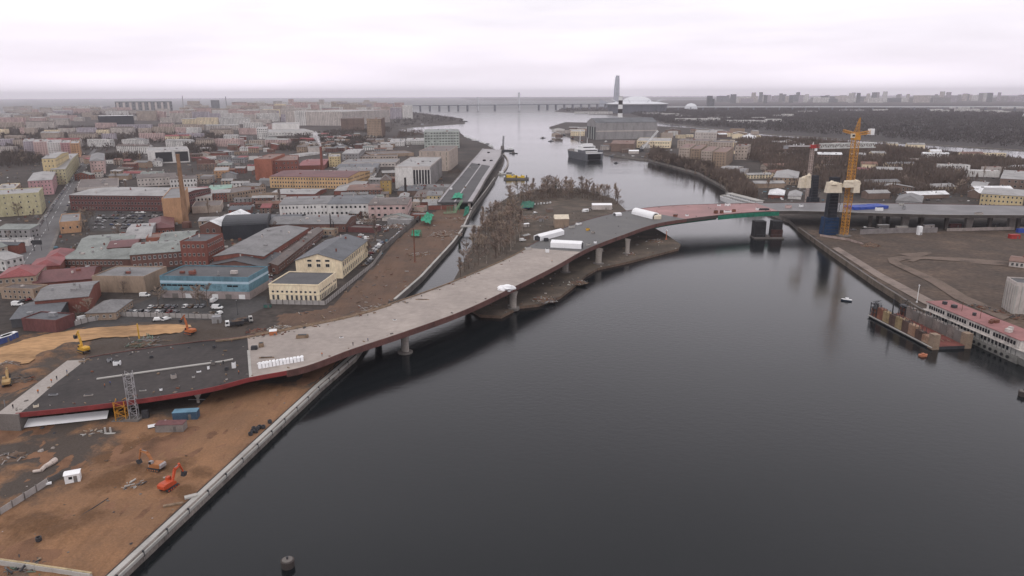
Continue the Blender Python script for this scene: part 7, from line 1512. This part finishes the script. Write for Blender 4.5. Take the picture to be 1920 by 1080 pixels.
for a in (('white portable compressor on the dark deck', 220, 684, (2.6, 1.6, 1.5), WHITEP, .2, 'compressor', 'compressor', 1), ('white site toilet standing on the dark deck', 439, 690, (1.3, 1.2, 2.3), WHITEP, .1, 'site_toilet', 'toilet'), ('grey generator beside the white compressor', 206, 678, (1.8, 1.4, 1.2), STEEL, .4, 'generator', 'generator', 1), ('grey tool bin on the dark deck', 326, 709, (1.8, 1.4, 1.4), CONC, .7), ('dark drum like bin by the site toilet', 425, 694, (1.1, 1.1, 1.1), DSTEEL, 0), ('pale block low on the dark deck', 363, 708, (1.0, .8, .6), CONCL, .2),
          ('white rag bundle near the deck middle', 373, 698, (1.6, .5, .5), WHITE, .4), ('second white rag bundle near the deck middle', 391, 692, (.7, .7, 1.2), WHITE, .1), ('small white bag close to the red girder', 302, 732, (.9, .7, .7), WHITE, .3), ('pale scrap on the deck left of the small white bag', 268, 733, (2.2, .5, .3), CONCL, .2), ('low grey formwork on the dark deck', 100, 741, (3.0, .9, .4), STEEL, .1), ('low pale formwork left of the lattice mast', 166, 742, (3.0, .9, .4), CONC, .2), ('yellow pallet near the abutment corner', 68, 763, (1.6, 1.0, .8), CREAMT, .5), ('dark box on the far lane of the dark deck', 402, 652, (1.2, 1.0, .9), DSTEEL, .2), ('low dark machine on the far lane', 284, 671, (1.4, 1, .8), DSTEEL, .5), ('grey crate near end of the central kerb', 400, 683, (1.4, 1.2, 1.1), CONCD, .2),
          ('white flat sheet lying on the bare concrete deck', 640, 633, (1.6, .9, .15), WHITE, .2), ('dark plank on the bare concrete deck', 792, 562, (7, .5, .25), WOOD, -.1), ('second white sheet on the concrete deck', 740, 600, (1.6, .8, .15), WHITE, .1), ('dark timber near the wrapped bundles', 500, 671, (6, .5, .3), WOOD, .05), ('brown cable drum by the orange cabin', 490, 650, (2, 2, 1.6), WOOD, .3), ('stacked timber on concrete deck near orange cabin', 567, 633, (5, 2, 1.2), WOOD, .1), ('dark pump set beside the cable drum', 477, 655, (2.5, 1.6, 1.4), DSTEEL, .2, 'pump', 'pump', 1),
          ('white tank at the tents on the deck', 1026, 473, (2.2, 2, 2.2), WHITEP, .2), ('grey crate row left of the tents', 990, 468, (4, 2, 1.6), CONCL, .5), ('dark machine in front of the diagonal tent', 1024, 452, (3, 2.2, 2), DSTEEL, .2, 'generator', 'generator', 1), ('pale skip right of the nearer long tent', 1104, 460, (3.4, 1.6, 1.2), CONCL, .7, 'skip', 'skip'), ('white box at the right end of the long tent', 1116, 456, (1.6, 1.4, 1.3), WHITE, .4), ('yellow roller on the dark grey deck', 1102, 432, (2.6, 1.6, 1.6), YEL, .2, 'roller', 'roller', 1), ('grey compressor on dark grey deck', 1112, 437, (2.4, 1.4, 1.2), CONC, .1, 'compressor', 'compressor', 1), ('white pallets by the north edge of the dark grey deck', 1085, 421, (5, 2, 1.4), WHITEP, .8), ('pale pallets by the north edge nearer the tents', 1072, 427, (5, 2, 1.6), CONCL, .8),
          ('red pallets at the start of pink deck', 1266, 406, (3, 2, 1.6), RUST, .1), ('white crate on the pink deck edge', 1288, 405, (2.4, 1.6, 1.1), WHITEP, .1), ('rusty frame on the pink deck', 1342, 400, (3, 2, 2.4), RUST, .1), ('second rusty frame on the pink deck', 1353, 400, (2.4, 2, 2.4), RUST, .2), ('long white crate on the pink deck between rusty frames', 1364, 398, (6, 2, 1.2), WHITEP, .05), ('rust brown bin on the pink deck', 1376, 397, (2.6, 2, 2), RUST, .2), ('white van body on the far side of the pink deck', 1364, 386, (4.4, 2, 2), WHITEP, 0, 'crate', 'crate', 1), ('small white crate on the far side of the pink deck', 1348, 386, (3, 1.6, 1.2), WHITEP, 0), ('dark girder stack on the pink deck near the pylons', 1432, 394, (9, 2, 1.4), DSTEEL, .05), ('white tank left of the girder stack', 1420, 394, (2.4, 2, 1.8), WHITEP, .1),
          ('pale machine at the pylon end of the deck', 1478, 390, (5, 2.4, 2.4), W['rose'], .1, 'generator', 'generator', 1), ('white crate among the pylons', 1502, 388, (3, 2, 2), WHITEP, .3), ('white tipped box on the eastern deck', 1648, 395, (6, 2.2, 2.6), WHITEP, 0), ('grey van like box on eastern deck', 1690, 385, (3.6, 2, 1.8), CONCL, 0, 'crate', 'crate', 1), ('pale frame at the edge of the eastern deck', 1835, 402, (6, 2, 1.6), CONC, 0), ('grey lift platform on eastern deck', 1695, 392, (2.4, 1.8, 2.2), STEEL, 0)): deckbox(*a)
q0, q1 = dk(1602, 394), dk(1666, 391); u, n, L = frame(q0, q1)
for k in range(6): b = MB(BLUET); b.ob(q0, u, n, k * L / 6, (k + 1) * L / 6 - .15, 0, 13, q0.z, q0.z + 2.2 + random.uniform(-.15, .25)); b.build('tarpaulin_stack', label='blue tarpaulin covered stack on the eastern deck', cat='covered stack', group='blue covered stacks on the eastern deck')
random.seed(91)
b = MB(WOOD)
for k in range(210):
    i = int(random.random() ** 1.6 * (zi[3])); w_ = random.choice([random.uniform(.02, .08), random.uniform(.88, .97), random.uniform(.88, .97), random.uniform(.05, .95) if i < zi[0] or i > zi[1] else .93]); q = ST[i][0].lerp(ST[i][1], w_); a_ = random.uniform(0, 3.1); l_ = random.uniform(.3, 1.5)
    b.box((q.x + random.uniform(-2, 2), q.y + random.uniform(-1, 1), q.z + .02), (l_, random.uniform(.15, .6), random.uniform(.08, .5)), random.choice([WOOD, WOOD, DSTEEL, RUST, CONCD, CONCD, CONC]), a_)
b.build('deck_debris', bridge, kind='stuff')
b = MB(CONCD)
for k in range(90):
    x, y = random.uniform(-10, 560), random.uniform(740, 1075); p = gp(x, y, 3.1)
    if inside((p.x, p.y), site): s = random.uniform(.12, .55) * (2 if x < 160 and y < 900 else 1); b.blob((p.x, p.y, 3.12), (s, s * random.uniform(.5, 1), s * .5), random.choice([CONCD, CONC, DIRT, DSTEEL, WOOD]), k, 6, 4, .4)
b.build('site_rubble', kind='stuff')
b = MB(CONCD)
for k in range(500):
    x, y = random.uniform(520, 880), random.uniform(396, 620); p = gp(x, y, 3.2)
    if inside((p.x, p.y), corr): s = random.uniform(.2, .8); b.tube((p.x, p.y, 3.2), (p.x + random.uniform(-2, 2), p.y + random.uniform(-3, 3), 3.35 + random.uniform(0, .4)), s * .4, s * .35, 4, random.choice([CONCD, CONCL, WOOD, RUST, WOOD, DIRT]))
b.build('site_rubble', kind='stuff')
b = MB(CONCD)
for k in range(320):
    x, y = random.uniform(900, 1278), random.uniform(376, 590); p = gp(x, y, 1.5)
    if inside((p.x, p.y), S_land): s = random.uniform(.2, .9); b.blob((p.x, p.y, 1.6), (s, s * .8, s * .6), random.choice([CONCD, CONC, DIRT, DSTEEL, WOOD, CONCL]), k, 6, 4, .4)
b.build('shore_rubble', kind='stuff')
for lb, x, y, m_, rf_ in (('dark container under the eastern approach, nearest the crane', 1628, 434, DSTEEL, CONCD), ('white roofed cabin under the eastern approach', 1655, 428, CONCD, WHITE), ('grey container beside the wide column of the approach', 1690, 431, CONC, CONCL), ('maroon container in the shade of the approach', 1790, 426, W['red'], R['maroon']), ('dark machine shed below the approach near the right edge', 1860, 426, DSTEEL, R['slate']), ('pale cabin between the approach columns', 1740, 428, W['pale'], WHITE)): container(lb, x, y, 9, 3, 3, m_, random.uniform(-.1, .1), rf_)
# viaduct deck clutter
for lb, x, y, s, m_ in (('white bag at the left kerb of the viaduct', 846, 355, (2.4, 2, 1.8), WHITE), ('dark machine on the far part of the viaduct', 908, 302, (4, 3, 2.4), DSTEEL), ('dark crate on the pale part of the viaduct', 898, 309, (2.6, 2, 1.6), DSTEEL), ('second dark machine on the far part of the viaduct', 921, 302, (4, 2.6, 2), DSTEEL), ('pale crate by the left kerb of the viaduct', 880, 315, (3, 2, 1.6), CONCL), ('dark roller further along the viaduct', 916, 287, (4, 2.6, 2.2), DSTEEL), ('brown crate on the viaduct right lane', 872, 352, (2, 1.4, 1.2), WOOD)):
    q = gp(x, y, 10.5); t = thing('crate', lb, 'crate', q); b = MB(m_); b.box(q, s, None, random.uniform(0, 1), .95, .95); b.build('body', t); b = MB(CONCD); b.box(q + V(0, 0, s[2]), (s[0] * .5, s[1] * .5, .3)); b.build('lid', t)
# curved mooring boom round the viaduct end, footbridge over the canal
b = MB(CONC); q = cr_spline([gp(x, y, 1.2) for x, y in ((944, 289), (951, 298), (952, 308), (947, 318), (938, 326))], 5); [b.tube(q[i], q[i + 1], 1.4, 1.4, 6) for i in range(len(q) - 1)]; b.build('mooring_boom', label='curved pale floating boom at the far end of the viaduct', cat='boom')
A, B = gp(866, 424, 5.5), gp(906, 425, 5.5); u, n, L = frame(A, B); t = thing('footbridge', 'short flat grey footbridge across the narrow canal', 'footbridge', A); b = MB(CONCL); b.ob(A, u, n, -1, L, 0, 5, 4.6, 5.5); b.build('deck', t)
for s in (0, 4.8): b = MB(STEEL); b.ob(A, u, n, -1, L, s, s + .15, 6.3, 6.45); [b.ob(A, u, n, k * L / 9, k * L / 9 + .15, s, s + .14, 5.5, 6.3) for k in range(10)]; b.build('railing', t)
# ------------------------------------------------------------------ workers
def person_mesh(jc, stride):
    V_ = [(0, 0, .95), (0, 0, 1.2), (0, 0, 1.42), (0, 0, 1.52), (.02, 0, 1.66), (0, .1, .9), (stride, .12, .48), (stride * .7, .12, .06), (stride * .7 + .16, .13, .03), (0, -.1, .9), (-stride, -.12, .48), (-stride * 1.5, -.12, .06), (-stride * 1.5 + .16, -.13, .03), (0, .2, 1.4), (-.05, .27, 1.14), (.08 + stride, .25, .92), (0, -.2, 1.4), (.05, -.27, 1.14), (.12, -.25, .92)]
    E_ = [(0, 1), (1, 2), (2, 3), (3, 4), (0, 5), (5, 6), (6, 7), (7, 8), (0, 9), (9, 10), (10, 11), (11, 12), (2, 13), (13, 14), (14, 15), (2, 16), (16, 17), (17, 18)]
    Rr = [.15, .16, .17, .065, .11, .11, .075, .055, .04, .11, .075, .055, .04, .075, .06, .045, .075, .06, .045]
    me = bpy.data.meshes.new('figure'); me.from_pydata(V_, E_, []); o = bpy.data.objects.new('figure', me); COL.objects.link(o); md = o.modifiers.new('skin', 'SKIN'); sb = o.modifiers.new('sub', 'SUBSURF'); sb.levels = 1
    for i, r in enumerate(Rr): me.skin_vertices[0].data[i].radius = (r, r); me.skin_vertices[0].data[i].use_root = i == 0
    dg = bpy.context.evaluated_depsgraph_get(); m2 = bpy.data.meshes.new_from_object(o.evaluated_get(dg)); bpy.data.objects.remove(o)
    m2.materials.clear()
    for m_ in (jc, mat('work trousers', (.03, .032, .04), .9), mat('skin', (.42, .25, .18), .6), mat('safety helmet', (.55, .40, .06), .4)): m2.materials.append(m_)
    for p in m2.polygons:
        z = p.center.z; p.material_index = 3 if z > 1.7 else 2 if z > 1.5 else 1 if z < .92 and abs(p.center.y) < .21 else 0
    m2.name = 'person'; return m2
PM = [(person_mesh(mat('orange vest', (.5, .14, .03), .8), .12), 'an orange vest'), (person_mesh(mat('dark jacket', (.03, .03, .035), .9), .02), 'a dark jacket'), (person_mesh(mat('blue jacket', (.05, .08, .2), .9), .16), 'a blue jacket')]
for i, (x, y, wh) in enumerate(((97, 718, 'standing on the pale abutment slab'), (107, 712, 'walking on the pale abutment slab'), (126, 700, 'standing at the slab edge by the dark deck'), (72, 738, 'at the abutment edge'), (25, 766, 'near the abutment corner'), (207, 722, 'crossing the dark deck'), (197, 727, 'crossing the dark deck'), (419, 683, 'near the site toilet on the dark deck'), (508, 684, 'beside the wrapped bundles'), (604, 668, 'at the outer edge of the concrete deck'), (662, 648, 'at the outer edge of the concrete deck'), (690, 640, 'at the outer edge of the concrete deck'), (1035, 492, 'near the deck edge below the tents'), (1270, 405, 'on the pink deck'), (1329, 391, 'on the pink deck'), (448, 702, 'near the end of the dark deck'))):
    q = dk(x, y); me, nm = PM[i % 3]; link('person', me, None, f'worker in {nm} {wh}', 'person', loc=q, rz=random.uniform(0, 6.28))
# ------------------------------------------------------------------ every label single
def finish():
    from collections import defaultdict
    d = defaultdict(list)
    for o in ALL:
        if o.get('label'): d[o['label']].append(o)
    ordn = ['first', 'second', 'third', 'fourth', 'fifth', 'sixth', 'seventh', 'eighth', 'ninth', 'tenth', 'eleventh', 'twelfth', 'thirteenth', 'fourteenth', 'fifteenth', 'sixteenth', 'seventeenth', 'eighteenth', 'nineteenth', 'twentieth']
    for lb, os_ in d.items():
        if len(os_) < 2 or os_[0].get('share'): continue
        os_.sort(key=lambda o: pxy(chain(o))[0]); n = len(os_)
        for i, o in enumerate(os_):
            if n == 2: s = ('left' if i == 0 else 'right') + ' of two'
            elif n == 3: s = ('leftmost', 'middle', 'rightmost')[i] + ' of three'
            elif i < 20 and i <= n / 2: s = ordn[i] + ' from left'
            elif n - 1 - i < 20: s = ordn[n - 1 - i] + ' from right' if i < n - 1 else 'rightmost'
            else: s = ''
            if s: o['label'] = lb + ', ' + s
    for o in ALL:
        if 'share' in o: del o['share']
finish()
